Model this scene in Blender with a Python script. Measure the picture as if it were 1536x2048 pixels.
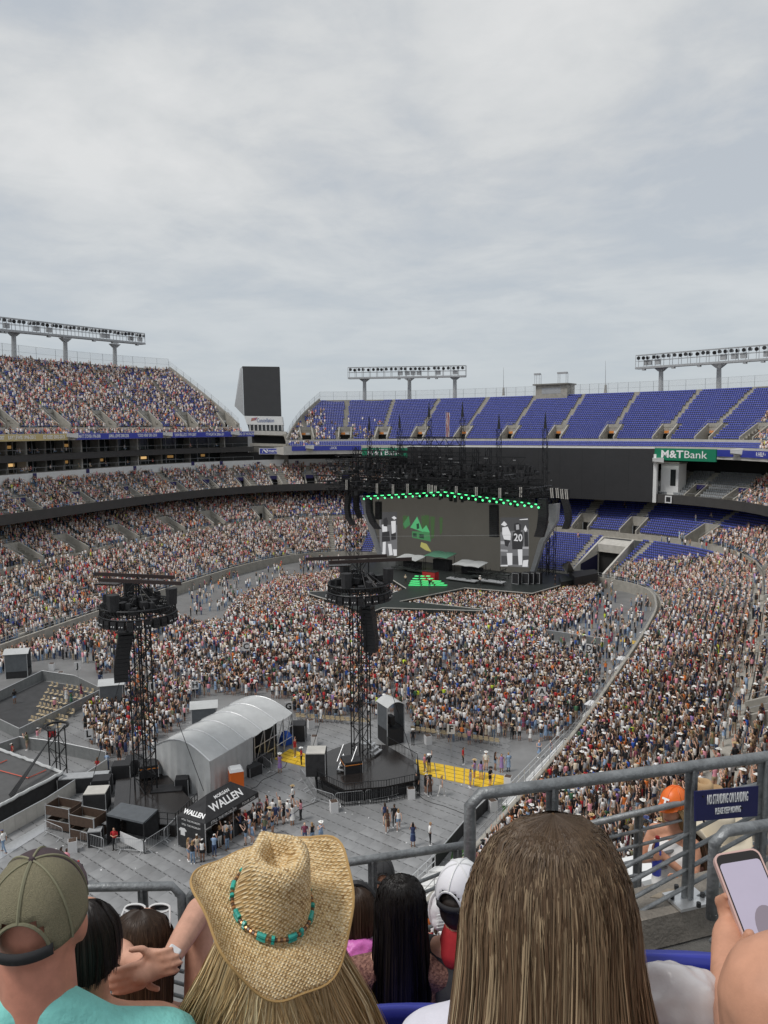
import bpy, math, random
import numpy as np
from mathutils import Vector, Matrix
random.seed(7); rng = np.random.default_rng(11)
scene = bpy.context.scene
for o in list(bpy.data.objects): bpy.data.objects.remove(o)
# ------------------------------------------------------------ camera
YAW = math.radians(33); PITCH = math.radians(6.2); ROLL = math.radians(0.5); FPX = 1539.0; HCAM = 31.0
Fw = np.array([-math.sin(YAW)*math.cos(PITCH), math.cos(YAW)*math.cos(PITCH), -math.sin(PITCH)])
_r = np.array([math.cos(YAW), math.sin(YAW), 0.0]); _u = np.cross(_r, Fw)
_c, _s = math.cos(ROLL), math.sin(ROLL)
Rt = _r*_c - _u*_s; Up = _u*_c + _r*_s
CAM = np.array([0, 0, HCAM])
cam = bpy.data.cameras.new('camera'); camo = bpy.data.objects.new('camera', cam)
scene.collection.objects.link(camo)
cam.sensor_fit = 'HORIZONTAL'; cam.sensor_width = 36.0; cam.lens = 36.0*FPX/1536.0
cam.clip_start = 0.05; cam.clip_end = 6000
M = Matrix.Identity(4)
for i in range(3):
    M[i][0] = Rt[i]; M[i][1] = Up[i]; M[i][2] = -Fw[i]; M[i][3] = CAM[i]
camo.matrix_world = M
scene.camera = camo
# ------------------------------------------------------------ sky and sun (overcast)
SUN_EL, SUN_AZ = math.radians(58), math.radians(215)
world = bpy.data.worlds.new('World'); scene.world = world; world.use_nodes = True
nt = world.node_tree; nt.nodes.clear()
def wn(t, **k):
    n = nt.nodes.new(t)
    for a, v in k.items(): setattr(n, a, v)
    return n
W = nt.links.new
tc = wn('ShaderNodeTexCoord'); sep = wn('ShaderNodeSeparateXYZ'); W(tc.outputs['Generated'], sep.inputs[0])
zc = wn('ShaderNodeMath', operation='MAXIMUM'); W(sep.outputs['Z'], zc.inputs[0]); zc.inputs[1].default_value = 0.02
za = wn('ShaderNodeMath', operation='ADD'); W(zc.outputs[0], za.inputs[0]); za.inputs[1].default_value = 0.12
dx = wn('ShaderNodeMath', operation='DIVIDE'); W(sep.outputs['X'], dx.inputs[0]); W(za.outputs[0], dx.inputs[1])
dy = wn('ShaderNodeMath', operation='DIVIDE'); W(sep.outputs['Y'], dy.inputs[0]); W(za.outputs[0], dy.inputs[1])
cmb = wn('ShaderNodeCombineXYZ'); W(dx.outputs[0], cmb.inputs[0]); W(dy.outputs[0], cmb.inputs[1])
cmb.inputs[2].default_value = 3.7
def noise(scale, det, rough, dist=0.0):
    n = wn('ShaderNodeTexNoise'); n.inputs['Scale'].default_value = scale; n.inputs['Detail'].default_value = det
    n.inputs['Roughness'].default_value = rough; n.inputs['Distortion'].default_value = dist; W(cmb.outputs[0], n.inputs['Vector']); return n
n1 = noise(1.15, 9, 0.58, 0.3); n2 = noise(3.6, 10, 0.58, 0.35)
mixn = wn('ShaderNodeMath', operation='MULTIPLY_ADD'); W(n2.outputs[0], mixn.inputs[0]); mixn.inputs[1].default_value = 0.45; W(n1.outputs[0], mixn.inputs[2])
ramp = wn('ShaderNodeValToRGB'); W(mixn.outputs[0], ramp.inputs[0])
cr = ramp.color_ramp
cr.elements[0].position = 0.56; cr.elements[0].color = (4.05, 4.35, 4.68, 1)
cr.elements[1].position = 0.95; cr.elements[1].color = (6.0, 6.03, 5.98, 1)
e = cr.elements.new(0.69); e.color = (4.75, 4.92, 5.05, 1)
e = cr.elements.new(0.79); e.color = (5.35, 5.45, 5.45, 1)
hz = wn('ShaderNodeMapRange'); W(sep.outputs['Z'], hz.inputs[0]); hz.inputs[1].default_value = 0.0; hz.inputs[2].default_value = 0.30
hmix = wn('ShaderNodeMixRGB'); W(hz.outputs[0], hmix.inputs[0]); hmix.inputs[1].default_value = (4.05, 4.45, 4.8, 1); W(ramp.outputs[0], hmix.inputs[2])
sky = wn('ShaderNodeTexSky', sky_type='NISHITA', sun_disc=False); sky.sun_elevation = SUN_EL; sky.sun_rotation = SUN_AZ
smix = wn('ShaderNodeMixRGB'); smix.inputs[0].default_value = 0.93; W(sky.outputs[0], smix.inputs[1]); W(hmix.outputs[0], smix.inputs[2])
bg = wn('ShaderNodeBackground'); bg.inputs[1].default_value = 0.10; W(smix.outputs[0], bg.inputs[0])
wo = wn('ShaderNodeOutputWorld'); W(bg.outputs[0], wo.inputs[0])
sun = bpy.data.lights.new('sun', 'SUN'); suno = bpy.data.objects.new('sun', sun); scene.collection.objects.link(suno)
sun.energy = 1.5; sun.angle = math.radians(14); sun.color = (1.0, 0.97, 0.93)
_sd = Vector((math.sin(SUN_AZ)*math.cos(SUN_EL), math.cos(SUN_AZ)*math.cos(SUN_EL), math.sin(SUN_EL)))
suno.rotation_euler = _sd.to_track_quat('Z', 'Y').to_euler(); suno.location = (40, -40, 120)
vs = scene.view_settings; vs.view_transform = 'Standard'; vs.look = 'None'; vs.gamma = 1.0; vs.use_curve_mapping = False; vs.exposure = 0.35
# ------------------------------------------------------------ pixel helpers (photograph is 1536 x 2048)
def ray(x, y): return Fw + Rt*(x-768)/FPX - Up*(y-1024)/FPX
def at(x, y, z):
    d = ray(x, y); return CAM + d*((z-HCAM)/d[2])
def atd(x, y, depth):                    # point at a given depth along the view axis
    return CAM + ray(x, y)*depth
def atY(x, y, Y):
    d = ray(x, y); return CAM + d*(Y/d[1])
def G(x, y, z=0.0): p = at(x, y, z); return (float(p[0]), float(p[1]))
# ------------------------------------------------------------ materials
def mat(name, col, rough=0.7, metal=0.0, var=0.0, scale=4.0, bump=0.0, bscale=60.0, attr=None, emit=None, estr=1.0, spec=0.5, alpha=1.0, col2=None, detail=4.0, trans=0.0, coord='Object', stretch=None):
    m = bpy.data.materials.new(name); m.use_nodes = True; t = m.node_tree; b = t.nodes['Principled BSDF']
    b.inputs['Roughness'].default_value = rough; b.inputs['Metallic'].default_value = metal
    b.inputs['Specular IOR Level'].default_value = spec; b.inputs['Alpha'].default_value = alpha
    if trans: b.inputs['Transmission Weight'].default_value = trans
    c = (col[0], col[1], col[2], 1); b.inputs['Base Color'].default_value = c
    L = t.links.new
    src = None
    if attr:
        a = t.nodes.new('ShaderNodeAttribute'); a.attribute_name = attr; src = a.outputs['Color']
    vec = None
    if var or bump or col2:
        tcn = t.nodes.new('ShaderNodeTexCoord'); vec = tcn.outputs[coord]
        if stretch:
            mp = t.nodes.new('ShaderNodeMapping'); mp.inputs['Scale'].default_value = stretch; L(vec, mp.inputs[0]); vec = mp.outputs[0]
    if var or col2:
        n = t.nodes.new('ShaderNodeTexNoise'); n.inputs['Scale'].default_value = scale; n.inputs['Detail'].default_value = detail; n.inputs['Roughness'].default_value = 0.65
        L(vec, n.inputs['Vector'])
        if col2:
            r = t.nodes.new('ShaderNodeValToRGB'); r.color_ramp.elements[0].position = .38; r.color_ramp.elements[1].position = .62
            r.color_ramp.elements[0].color = c; r.color_ramp.elements[1].color = (*col2, 1); L(n.outputs[0], r.inputs[0]); L(r.outputs[0], b.inputs['Base Color'])
        else:
            mr = t.nodes.new('ShaderNodeMapRange'); mr.inputs[1].default_value = .25; mr.inputs[2].default_value = .75; mr.inputs[3].default_value = 1-var; mr.inputs[4].default_value = 1+var
            L(n.outputs[0], mr.inputs[0]); mx = t.nodes.new('ShaderNodeMixRGB'); mx.blend_type = 'MULTIPLY'; mx.inputs[0].default_value = 1
            if src: L(src, mx.inputs[1])
            else: mx.inputs[1].default_value = c
            L(mr.outputs[0], mx.inputs[2]); L(mx.outputs[0], b.inputs['Base Color'])
    elif src: L(src, b.inputs['Base Color'])
    if bump:
        n = t.nodes.new('ShaderNodeTexNoise'); n.inputs['Scale'].default_value = bscale; n.inputs['Detail'].default_value = 5; L(vec, n.inputs['Vector'])
        bp = t.nodes.new('ShaderNodeBump'); bp.inputs['Strength'].default_value = bump; bp.inputs['Distance'].default_value = 0.02; L(n.outputs[0], bp.inputs['Height']); L(bp.outputs[0], b.inputs['Normal'])
    if emit:
        b.inputs['Emission Color'].default_value = (*emit, 1); b.inputs['Emission Strength'].default_value = estr
    return m
MT = dict(
    concrete=mat('concrete', (.36, .34, .30), .85, var=.22, scale=1.2, bump=.3, bscale=9),
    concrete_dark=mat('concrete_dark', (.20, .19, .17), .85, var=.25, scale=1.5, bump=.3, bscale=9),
    concrete_light=mat('concrete_light', (.52, .50, .46), .8, var=.15, scale=1.0),
    white_paint=mat('white_paint', (.74, .74, .73), .5, var=.06, scale=2),
    black=mat('black_matte', (.018, .018, .02), .6, var=.3, scale=3),
    black_cloth=mat('black_cloth', (.028, .028, .03), .85, var=.35, scale=2.5, bump=.3, bscale=6),
    black_gloss=mat('black_gloss', (.02, .017, .016), .18, var=.3, scale=2),
    truss=mat('truss_black', (.022, .023, .025), .45, metal=.3),
    steel=mat('galvanised_steel', (.42, .43, .44), .42, metal=.75, var=.22, scale=14, detail=6),
    steel_flat=mat('painted_steel', (.40, .41, .42), .55, metal=.2, var=.15, scale=3),
    alu=mat('aluminium', (.66, .67, .68), .38, metal=.8, var=.1, scale=6),
    screen_off=mat('screen_off', (.035, .035, .037), .42, var=.12, scale=.6),
    fascia=mat('dark_fascia', (.055, .052, .05), .6, var=.15, scale=.5),
    glass_dark=mat('dark_glass', (.03, .035, .035), .12, spec=.6),
    seat_blue=mat('seat_blue', (.032, .045, .34), .35, attr='Col', var=.18, scale=.7),
    seat_grey=mat('seat_grey', (.20, .21, .22), .45, var=.15, scale=.7),
    ribbon_blue=mat('ribbon_blue', (.022, .03, .19), .4, emit=(.03, .04, .25), estr=.25),
    ribbon_gold=mat('ribbon_gold', (.33, .27, .13), .4, emit=(.35, .28, .13), estr=.2),
    green_sign=mat('green_sign', (.012, .20, .105), .4),
    text_white=mat('text_white', (.85, .85, .85), .5),
    text_black=mat('text_black', (.012, .012, .012), .6),
    people=mat('people', (1, 1, 1), .8, attr='Col'),
    yellow=mat('yellow_ramp', (.78, .50, .02), .5, var=.15, scale=2),
    orange=mat('orange_plastic', (.80, .16, .02), .42),
    white_plastic=mat('white_plastic', (.72, .72, .72), .45),
    tent=mat('tent_fabric', (.50, .51, .51), .6, var=.12, scale=.9, bump=.5, bscale=2.2),
    red=mat('red_cloth', (.42, .02, .025), .8),
    wood=mat('brown_wood', (.07, .042, .028), .7, var=.3, scale=5),
    grass=mat('turf', (.03, .09, .015), .9, var=.4, scale=30),
    barrier=mat('barrier_alu', (.30, .31, .31), .45, metal=.5, var=.15, scale=3),
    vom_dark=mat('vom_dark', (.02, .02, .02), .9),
    lamp_warm=mat('lamp_warm', (.9, .55, .2), .5, emit=(1, .62, .25), estr=.5),
    lamp_off=mat('lamp_lens', (.02, .02, .022), .15),
    lamp_white=mat('lamp_white', (.8, .8, .8), .3, emit=(1, 1, 1), estr=.8),
    green_light=mat('green_light', (.1, .9, .3), .4, emit=(.08, .9, .28), estr=1.4),
    orange_sign=mat('orange_sign', (.75, .26, .05), .5),
)
MT['seat_blue'].node_tree.nodes['Principled BSDF'].inputs['Specular IOR Level'].default_value = .6
# ------------------------------------------------------------ mesh builder
COL = scene.collection
class MB:
    def __init__(s): s.v = []; s.f = []; s.m = []; s.mi = 0
    def add(s, vs, fs):
        b = len(s.v); s.v.extend([tuple(float(c) for c in p) for p in vs]); s.f.extend([tuple(b+i for i in f) for f in fs]); s.m.extend([s.mi]*len(fs)); return b
    def hexa(s, p, caps=True):           # 8 points: bottom ring 0-3, top ring 4-7
        s.add(p, [(3, 2, 1, 0), (4, 5, 6, 7), (0, 1, 5, 4), (1, 2, 6, 5), (2, 3, 7, 6), (3, 0, 4, 7)]); return s
    def box(s, c, size, rz=0.0, rot=None):
        hx, hy, hz = size[0]/2, size[1]/2, size[2]/2
        P = [(-hx, -hy, -hz), (hx, -hy, -hz), (hx, hy, -hz), (-hx, hy, -hz), (-hx, -hy, hz), (hx, -hy, hz), (hx, hy, hz), (-hx, hy, hz)]
        if rot is not None: P = [tuple(rot @ Vector(p) + Vector(c)) for p in P]
        else:
            ca, sa = math.cos(rz), math.sin(rz); P = [(c[0]+x*ca-y*sa, c[1]+x*sa+y*ca, c[2]+z) for x, y, z in P]
        return s.hexa(P)
    def tube(s, a, b, r, n=4, r2=None, cap=True):
        a = Vector(a); b = Vector(b); d = b-a
        if d.length < 1e-6: return s
        d.normalize(); up = Vector((0, 0, 1)) if abs(d.z) < .95 else Vector((1, 0, 0)); x = d.cross(up).normalized(); y = x.cross(d); r2 = r if r2 is None else r2
        vs = []
        for (p, rr) in ((a, r), (b, r2)):
            for k in range(n):
                t = 2*math.pi*(k+.5)/n; vs.append(p + x*(math.cos(t)*rr) + y*(math.sin(t)*rr))
        fs = [(k, (k+1) % n, n+(k+1) % n, n+k) for k in range(n)]
        if cap: fs += [tuple(range(n-1, -1, -1)), tuple(range(n, 2*n))]
        s.add(vs, fs); return s
    def path(s, pts, r, n=8, closed=False):
        pts = [Vector(p) for p in pts]; N = len(pts); rings = []
        px = None
        for i, p in enumerate(pts):
            if closed: d = pts[(i+1) % N]-pts[i-1]
            else: d = pts[min(i+1, N-1)]-pts[max(i-1, 0)]
            d.normalize()
            if px is None:
                up = Vector((0, 0, 1)) if abs(d.z) < .9 else Vector((1, 0, 0)); x = d.cross(up).normalized()
            else: x = (px - d*px.dot(d)).normalized()
            px = x; y = x.cross(d); rr = r[i] if isinstance(r, (list, tuple)) else r
            rings.append([p + x*(math.cos(2*math.pi*k/n)*rr) + y*(math.sin(2*math.pi*k/n)*rr) for k in range(n)])
        vs = [q for R_ in rings for q in R_]; fs = []
        for i in range(N if closed else N-1):
            j = (i+1) % N
            for k in range(n): fs.append((i*n+k, i*n+(k+1) % n, j*n+(k+1) % n, j*n+k))
        if not closed: fs += [tuple(range(n-1, -1, -1)), tuple((N-1)*n+k for k in range(n))]
        s.add(vs, fs); return s
    def loft(s, rings, close=True, cap0=False, cap1=False):
        n = len(rings[0]); vs = [p for r in rings for p in r]; fs = []
        for i in range(len(rings)-1):
            for k in range(n if close else n-1): fs.append((i*n+k, i*n+(k+1) % n, (i+1)*n+(k+1) % n, (i+1)*n+k))
        if cap0: fs.append(tuple(range(n-1, -1, -1)))
        if cap1: fs.append(tuple((len(rings)-1)*n+k for k in range(n)))
        s.add(vs, fs); return s
    def prism(s, poly, z0, z1):
        n = len(poly); a = sum(poly[i][0]*poly[(i+1) % n][1]-poly[(i+1) % n][0]*poly[i][1] for i in range(n))
        if a < 0: poly = poly[::-1]
        vs = [(x, y, z0) for x, y in poly]+[(x, y, z1) for x, y in poly]
        fs = [tuple(range(n-1, -1, -1)), tuple(range(n, 2*n))]+[(k, (k+1) % n, n+(k+1) % n, n+k) for k in range(n)]
        s.add(vs, fs); return s
    def truss(s, a, b, w=.5, h=None, r=.03, step=None, up=(0, 0, 1), n=3, tri=False):
        a = Vector(a); b = Vector(b); d = b-a; L = d.length; d.normalize(); u = Vector(up)
        if abs(d.dot(u)) > .95: u = Vector((0, 1, 0))
        x = d.cross(u).normalized(); y = x.cross(d); h = h or w
        if tri: cs = [x*(-w/2)-y*(h/2), x*(w/2)-y*(h/2), y*(h/2)]
        else: cs = [x*(-w/2)-y*(h/2), x*(w/2)-y*(h/2), x*(w/2)+y*(h/2), x*(-w/2)+y*(h/2)]
        for c in cs: s.tube(a+c, b+c, r, n, cap=False)
        k = max(1, int(round(L/(step or w*1.2)))); m = len(cs)
        for i in range(k):
            p = a+d*(L*i/k); q = a+d*(L*(i+1)/k)
            for j in range(m):
                c0, c1 = cs[j], cs[(j+1) % m]
                if (i+j) % 2: c0, c1 = c1, c0
                s.tube(p+c0, q+c1, r*.6, 3, cap=False)
        return s
    def build(s, name, m, parent=None, smooth=False):
        me = bpy.data.meshes.new(name); me.from_pydata(s.v, [], s.f)
        ms = m if isinstance(m, (list, tuple)) else [m]
        for q in ms: me.materials.append(MT[q] if isinstance(q, str) else q)
        if len(ms) > 1: me.polygons.foreach_set('material_index', s.m)
        if smooth: me.polygons.foreach_set('use_smooth', [True]*len(me.polygons))
        me.update(); o = bpy.data.objects.new(name, me); COL.objects.link(o)
        if parent is not None: o.parent = parent; o.matrix_parent_inverse = parent_inv(parent)
        return o
def parent_inv(p):
    return (Matrix.LocRotScale(p.location, p.rotation_euler, p.scale)).inverted() if p.parent is None else Matrix.LocRotScale(p.location, p.rotation_euler, p.scale).inverted()
def tag(o, label=None, cat=None, group=None, kind=None):
    if label: o['label'] = label
    if cat: o['category'] = cat
    if group: o['group'] = group
    if kind: o['kind'] = kind
    return o
def thing(name, label, cat, loc=(0, 0, 0), group=None, rz=0.0):
    o = bpy.data.objects.new(name, None); o.empty_display_size = .2; COL.objects.link(o); o.location = loc; o.rotation_euler = (0, 0, rz)
    return tag(o, label, cat, group)
def struct(o): o['kind'] = 'structure'; return o
def stuff(o): o['kind'] = 'stuff'; return o
_fonts = {}
def text(name, s, size, mname, parent, origin, xdir, updir, align='CENTER', depth=0.004, bold=0.0, width=None, squash=1.0, shear=0.0):
    cu = bpy.data.curves.new(name, 'FONT'); cu.body = s; cu.size = size; cu.align_x = align; cu.align_y = 'CENTER'; cu.resolution_u = 2; cu.extrude = depth; cu.offset = bold; cu.shear = shear
    to = bpy.data.objects.new('tmp', cu); COL.objects.link(to)
    bpy.context.view_layer.update()
    me = bpy.data.meshes.new_from_object(to.evaluated_get(bpy.context.evaluated_depsgraph_get()))
    bpy.data.objects.remove(to); bpy.data.curves.remove(cu)
    x = Vector(xdir).normalized(); u = Vector(updir); u = (u-x*u.dot(x)).normalized(); z = x.cross(u)
    sx = squash
    if width and len(me.vertices):
        xs = [v.co.x for v in me.vertices]; sx = width/max(1e-6, max(xs)-min(xs))
    o_ = Vector(origin)
    for v in me.vertices: c = v.co.copy(); v.co = o_ + x*(c.x*sx) + u*c.y + z*c.z
    me.materials.clear(); me.materials.append(MT[mname] if isinstance(mname, str) else mname)
    for p in me.polygons: p.material_index = 0
    ob = bpy.data.objects.new(name, me); COL.objects.link(ob)
    if parent is not None: ob.parent = parent; ob.matrix_parent_inverse = parent_inv(parent)
    return ob
def copy_tree(o, M_, label=None):        # copy a thing, its parts and sub-parts; M_ = new world matrix of the root
    c = o.copy(); COL.objects.link(c); c.matrix_world = M_
    if label: c['label'] = label
    def rec(src, dst):
        for ch in src.children:
            k = ch.copy(); COL.objects.link(k); k.parent = dst; k.matrix_parent_inverse = ch.matrix_parent_inverse.copy(); rec(ch, k)
    rec(o, c); return c
# ------------------------------------------------------------ bowl plan: curve of the field wall, tiers are offsets d of it
CTRL = [(-20.5,-6),(-21.8,18),(-22.6,41),(-23.6,67),(-25.6,90),(-28,113),(-30.5,129),(-35.6,141),(-46,146.5),(-62,148.5),(-78,149.5),(-94,149.5),(-106,147),(-113.5,139),(-115.5,126),(-112.5,106),(-106.5,80),(-100.5,58),(-94,35),(-88,14),(-82,-6)]
def catmull(P, n=12):
    P = [np.array(p, float) for p in P]; out = []; Q = [2*P[0]-P[1]]+P+[2*P[-1]-P[-2]]
    for i in range(1, len(Q)-2):
        a, b, c, d = Q[i-1], Q[i], Q[i+1], Q[i+2]
        for k in range(n):
            t = k/n; out.append(.5*((2*b)+(-a+c)*t+(2*a-5*b+4*c-d)*t*t+(-a+3*b-3*c+d)*t**3))
    out.append(P[-1]); return np.array(out)
def resample(P, step):
    s = np.r_[0, np.cumsum(np.linalg.norm(np.diff(P, axis=0), axis=1))]; n = int(s[-1]/step); q = np.linspace(0, s[-1], n+1)
    return np.c_[np.interp(q, s, P[:, 0]), np.interp(q, s, P[:, 1])], q
PATH, S = resample(catmull(CTRL), 1.0)
_T = np.gradient(PATH, axis=0); _T /= np.linalg.norm(_T, axis=1)[:, None]
NRM = np.c_[_T[:, 1], -_T[:, 0]]; _k = np.ones(15)/15
NRM = np.c_[np.convolve(np.pad(NRM[:, 0], 7, 'edge'), _k, 'valid'), np.convolve(np.pad(NRM[:, 1], 7, 'edge'), _k, 'valid')]; NRM /= np.linalg.norm(NRM, axis=1)[:, None]
SMAX = float(S[-1])
def P2(s, d):
    s = np.asarray(s, float); x = np.interp(s, S, PATH[:, 0])+np.interp(s, S, NRM[:, 0])*d; y = np.interp(s, S, PATH[:, 1])+np.interp(s, S, NRM[:, 1])*d
    return x, y
def PT(s, d, z): x, y = P2(s, d); return (float(x), float(y), float(z))
def NV(s): return Vector((float(np.interp(s, S, NRM[:, 0])), float(np.interp(s, S, NRM[:, 1])), 0)).normalized()
def TV(s): n = NV(s); return Vector((-n.y, n.x, 0))
def hit(x, y, d):                        # ray against the vertical surface at offset d (far side) -> s, z
    Q = PATH+NRM*d; r = ray(x, y); best = None; a = Q[:-1]; b = Q[1:]-Q[:-1]
    det = r[0]*(-b[:, 1])+b[:, 0]*r[1]
    with np.errstate(divide='ignore', invalid='ignore'):
        t = (a[:, 0]*(-b[:, 1])+b[:, 0]*a[:, 1])/det; u = (r[0]*a[:, 1]-r[1]*a[:, 0])/det
    ok = (u >= 0) & (u <= 1) & (t > 0)
    if not ok.any(): return None
    i = np.argmax(np.where(ok, t, -1)); return float(S[i]+u[i]*(S[i+1]-S[i])), float(HCAM+r[2]*t[i])
def band(mb, s0, s1, prof, step=2.0):    # sweep an open (d,z) profile along the bowl
    n = max(2, int(abs(s1-s0)/step)+1); ss = np.linspace(s0, s1, n)
    rings = [[PT(s, d, z) for d, z in prof] for s in ss]
    mb.loft(rings, close=False)
def soffit(mb, prof, s1, n=60): mb.loft([[PT(s0+(s1-s0)*i/n, d, z) for d, z, s0 in prof] for i in range(n+1)], close=False)
def solid(mb, s0, s1, prof, step=2.0):
    n = max(2, int(abs(s1-s0)/step)+1); ss = np.linspace(s0, s1, n)
    mb.loft([[PT(s, d, z) for d, z in prof] for s in ss], close=True, cap0=True, cap1=True)
def EX(s, d):
    a = Vector(PT(s-.5, d, 0)); b = Vector(PT(s+.5, d, 0)); return max(.2, (b-a).length)
class Tier:
    """stepped seating between (d0,z0) and (d1,z1); s-range given at front and back"""
    def __init__(t, d0, z0, d1, z1, rows, sf, sb):
        t.d0, t.z0, t.d1, t.z1, t.rows, t.sf, t.sb = d0, z0, d1, z1, rows, sf, sb; t.aisles = []; t.voms = []
    def dz(t, i): f = i/t.rows; return t.d0+(t.d1-t.d0)*f, t.z0+(t.z1-t.z0)*f
    def srange(t, i):
        f = i/t.rows; return t.sf[0]+(t.sb[0]-t.sf[0])*f, t.sf[1]+(t.sb[1]-t.sf[1])*f
    def cut(t, s, d): return any(a <= s <= b and d < v for a, b, v in t.voms)
    def mesh(t, name, m, parent, step=.5):
        vs = []; fs = []
        for i in range(t.rows):
            d, z = t.dz(i); d2, z2 = t.dz(i+1); a, b = t.srange(i+.5); n = max(2, int((b-a)/step)+1); ss = np.linspace(a, b, n); base = len(vs)
            X0, Y0 = P2(ss, d); X1, Y1 = P2(ss, d2)
            for k in range(n): vs += [(X0[k], Y0[k], z), (X1[k], Y1[k], z), (X1[k], Y1[k], z2)]
            for k in range(n-1):
                if t.cut((ss[k]+ss[k+1])/2, (d+d2)/2): continue
                p = base+k*3; fs += [(p, p+1, p+4, p+3), (p+1, p+2, p+5, p+4)]
        mb = MB(); mb.add(vs, fs); return mb.build(name, m, parent)
    def spots(t, i, spacing=.52):        # seat positions of row i: x, y, z, facing angle, s
        d, z = t.dz(i); d += (t.d1-t.d0)/t.rows*.55; a, b = t.srange(i+.5); ss = np.linspace(a, b, max(2, int((b-a)/.5)))
        x, y = P2(ss, d); L = np.r_[0, np.cumsum(np.hypot(np.diff(x), np.diff(y)))]; q = np.arange(.6, L[-1]-.6, spacing); s = np.interp(q, L, ss)
        keep = np.ones(len(s), bool)
        for c in t.aisles: keep &= np.abs(s-c) > .62/EX(c, d)
        for (u, v, w) in t.voms:
            if d < w+.5: keep &= ~((s > u-.3) & (s < v+.3))
        s = s[keep]; x, y = P2(s, d)
        nx = np.interp(s, S, NRM[:, 0]); ny = np.interp(s, S, NRM[:, 1])
        return x, y, np.full(len(s), z), np.arctan2(-ny, -nx), s
# ---- ground
mb = MB(); mb.add([(-4000, -4000, -.02), (4000, -4000, -.02), (4000, 4000, -.02), (-4000, 4000, -.02)], [(0, 1, 2, 3)])
struct(mb.build('ground', mat('asphalt_ground', (.06, .06, .06), .9, var=.2, scale=.05)))
ss = np.linspace(0, SMAX, 200); X, Y = P2(ss, 0.0)
mb = MB(); mb.add([(x, y, 0) for x, y in zip(X, Y)], [tuple(range(len(X)-1, -1, -1))])
MT['floor'] = mat('event_flooring', (.20, .20, .20), .42, var=.28, scale=.22, bump=.15, bscale=3, detail=8)
field = struct(mb.build('event_floor', 'floor'))
# ---- s positions read from the photograph
def sat(x, y, d): return hit(x, y, d)[0]
S_RIM_L, S_FRT_L = sat(338, 735, 52), sat(497, 866, 27)         # end of the left upper deck (rim / front)
S_RIM_E0, S_FRT_E0 = sat(640, 797, 42.5), sat(567, 890, 22)     # start of the end-zone upper deck
S_E1 = sat(1534, 893, 22)-9
S_BR, S_BL = sat(1306, 940, 21), sat(815, 903, 21)              # main video board
print('S', S_RIM_L, S_FRT_L, S_RIM_E0, S_FRT_E0, S_E1, S_BR, S_BL, SMAX)
# ---- lower bowl
low = thing('lower_bowl', 'long curved lower grandstand with blue seats wrapping round the event floor', 'grandstand', PT(190, 10, 0))
mb = MB(); solid(mb, 0, SMAX, [(0, 0), (0, 1.9), (.35, 1.9), (.35, 0)]); mb.build('field_wall', 'concrete', low)
S_TUN = sat(1210, 1130, 7)
TLOW = Tier(.9, 1.5, 14.0, 7.6, 17, (0, SMAX), (0, SMAX))
TLOW.aisles = list(np.arange(6, SMAX, 9.5)); TLOW.voms = [(S_TUN-3.2, S_TUN+3.2, 13.9)]
TLOW.mesh('lower_steps', 'concrete', low)
mb = MB(); band(mb, 0, SMAX, [(.3, .9), (.9, .9), (.9, 1.5)]); band(mb, 0, SMAX, [(14.0, 7.6), (15.3, 7.6), (15.3, 8.7)]); mb.build('cross_walkway', 'concrete', low)
TMID = Tier(15.4, 8.7, 28.5, 14.6, 15, (0, SMAX), (0, SMAX))
lowv = [sat(x, y, 18) for x, y in ((45, 1110), (140, 1090), (245, 1072), (340, 1058), (424, 1045), (523, 1035), (1170, 1035), (1268, 1045), (1405, 1060))]
lowv += list(np.arange(min(lowv)-22, 5, -21))
TMID.voms = [(s-1.8/EX(s, 18), s+1.8/EX(s, 18), 20.5) for s in lowv]; TMID.aisles = [s for s in lowv]+[s+10 for s in lowv]
TMID.mesh('upper_steps', 'concrete', low)
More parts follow.
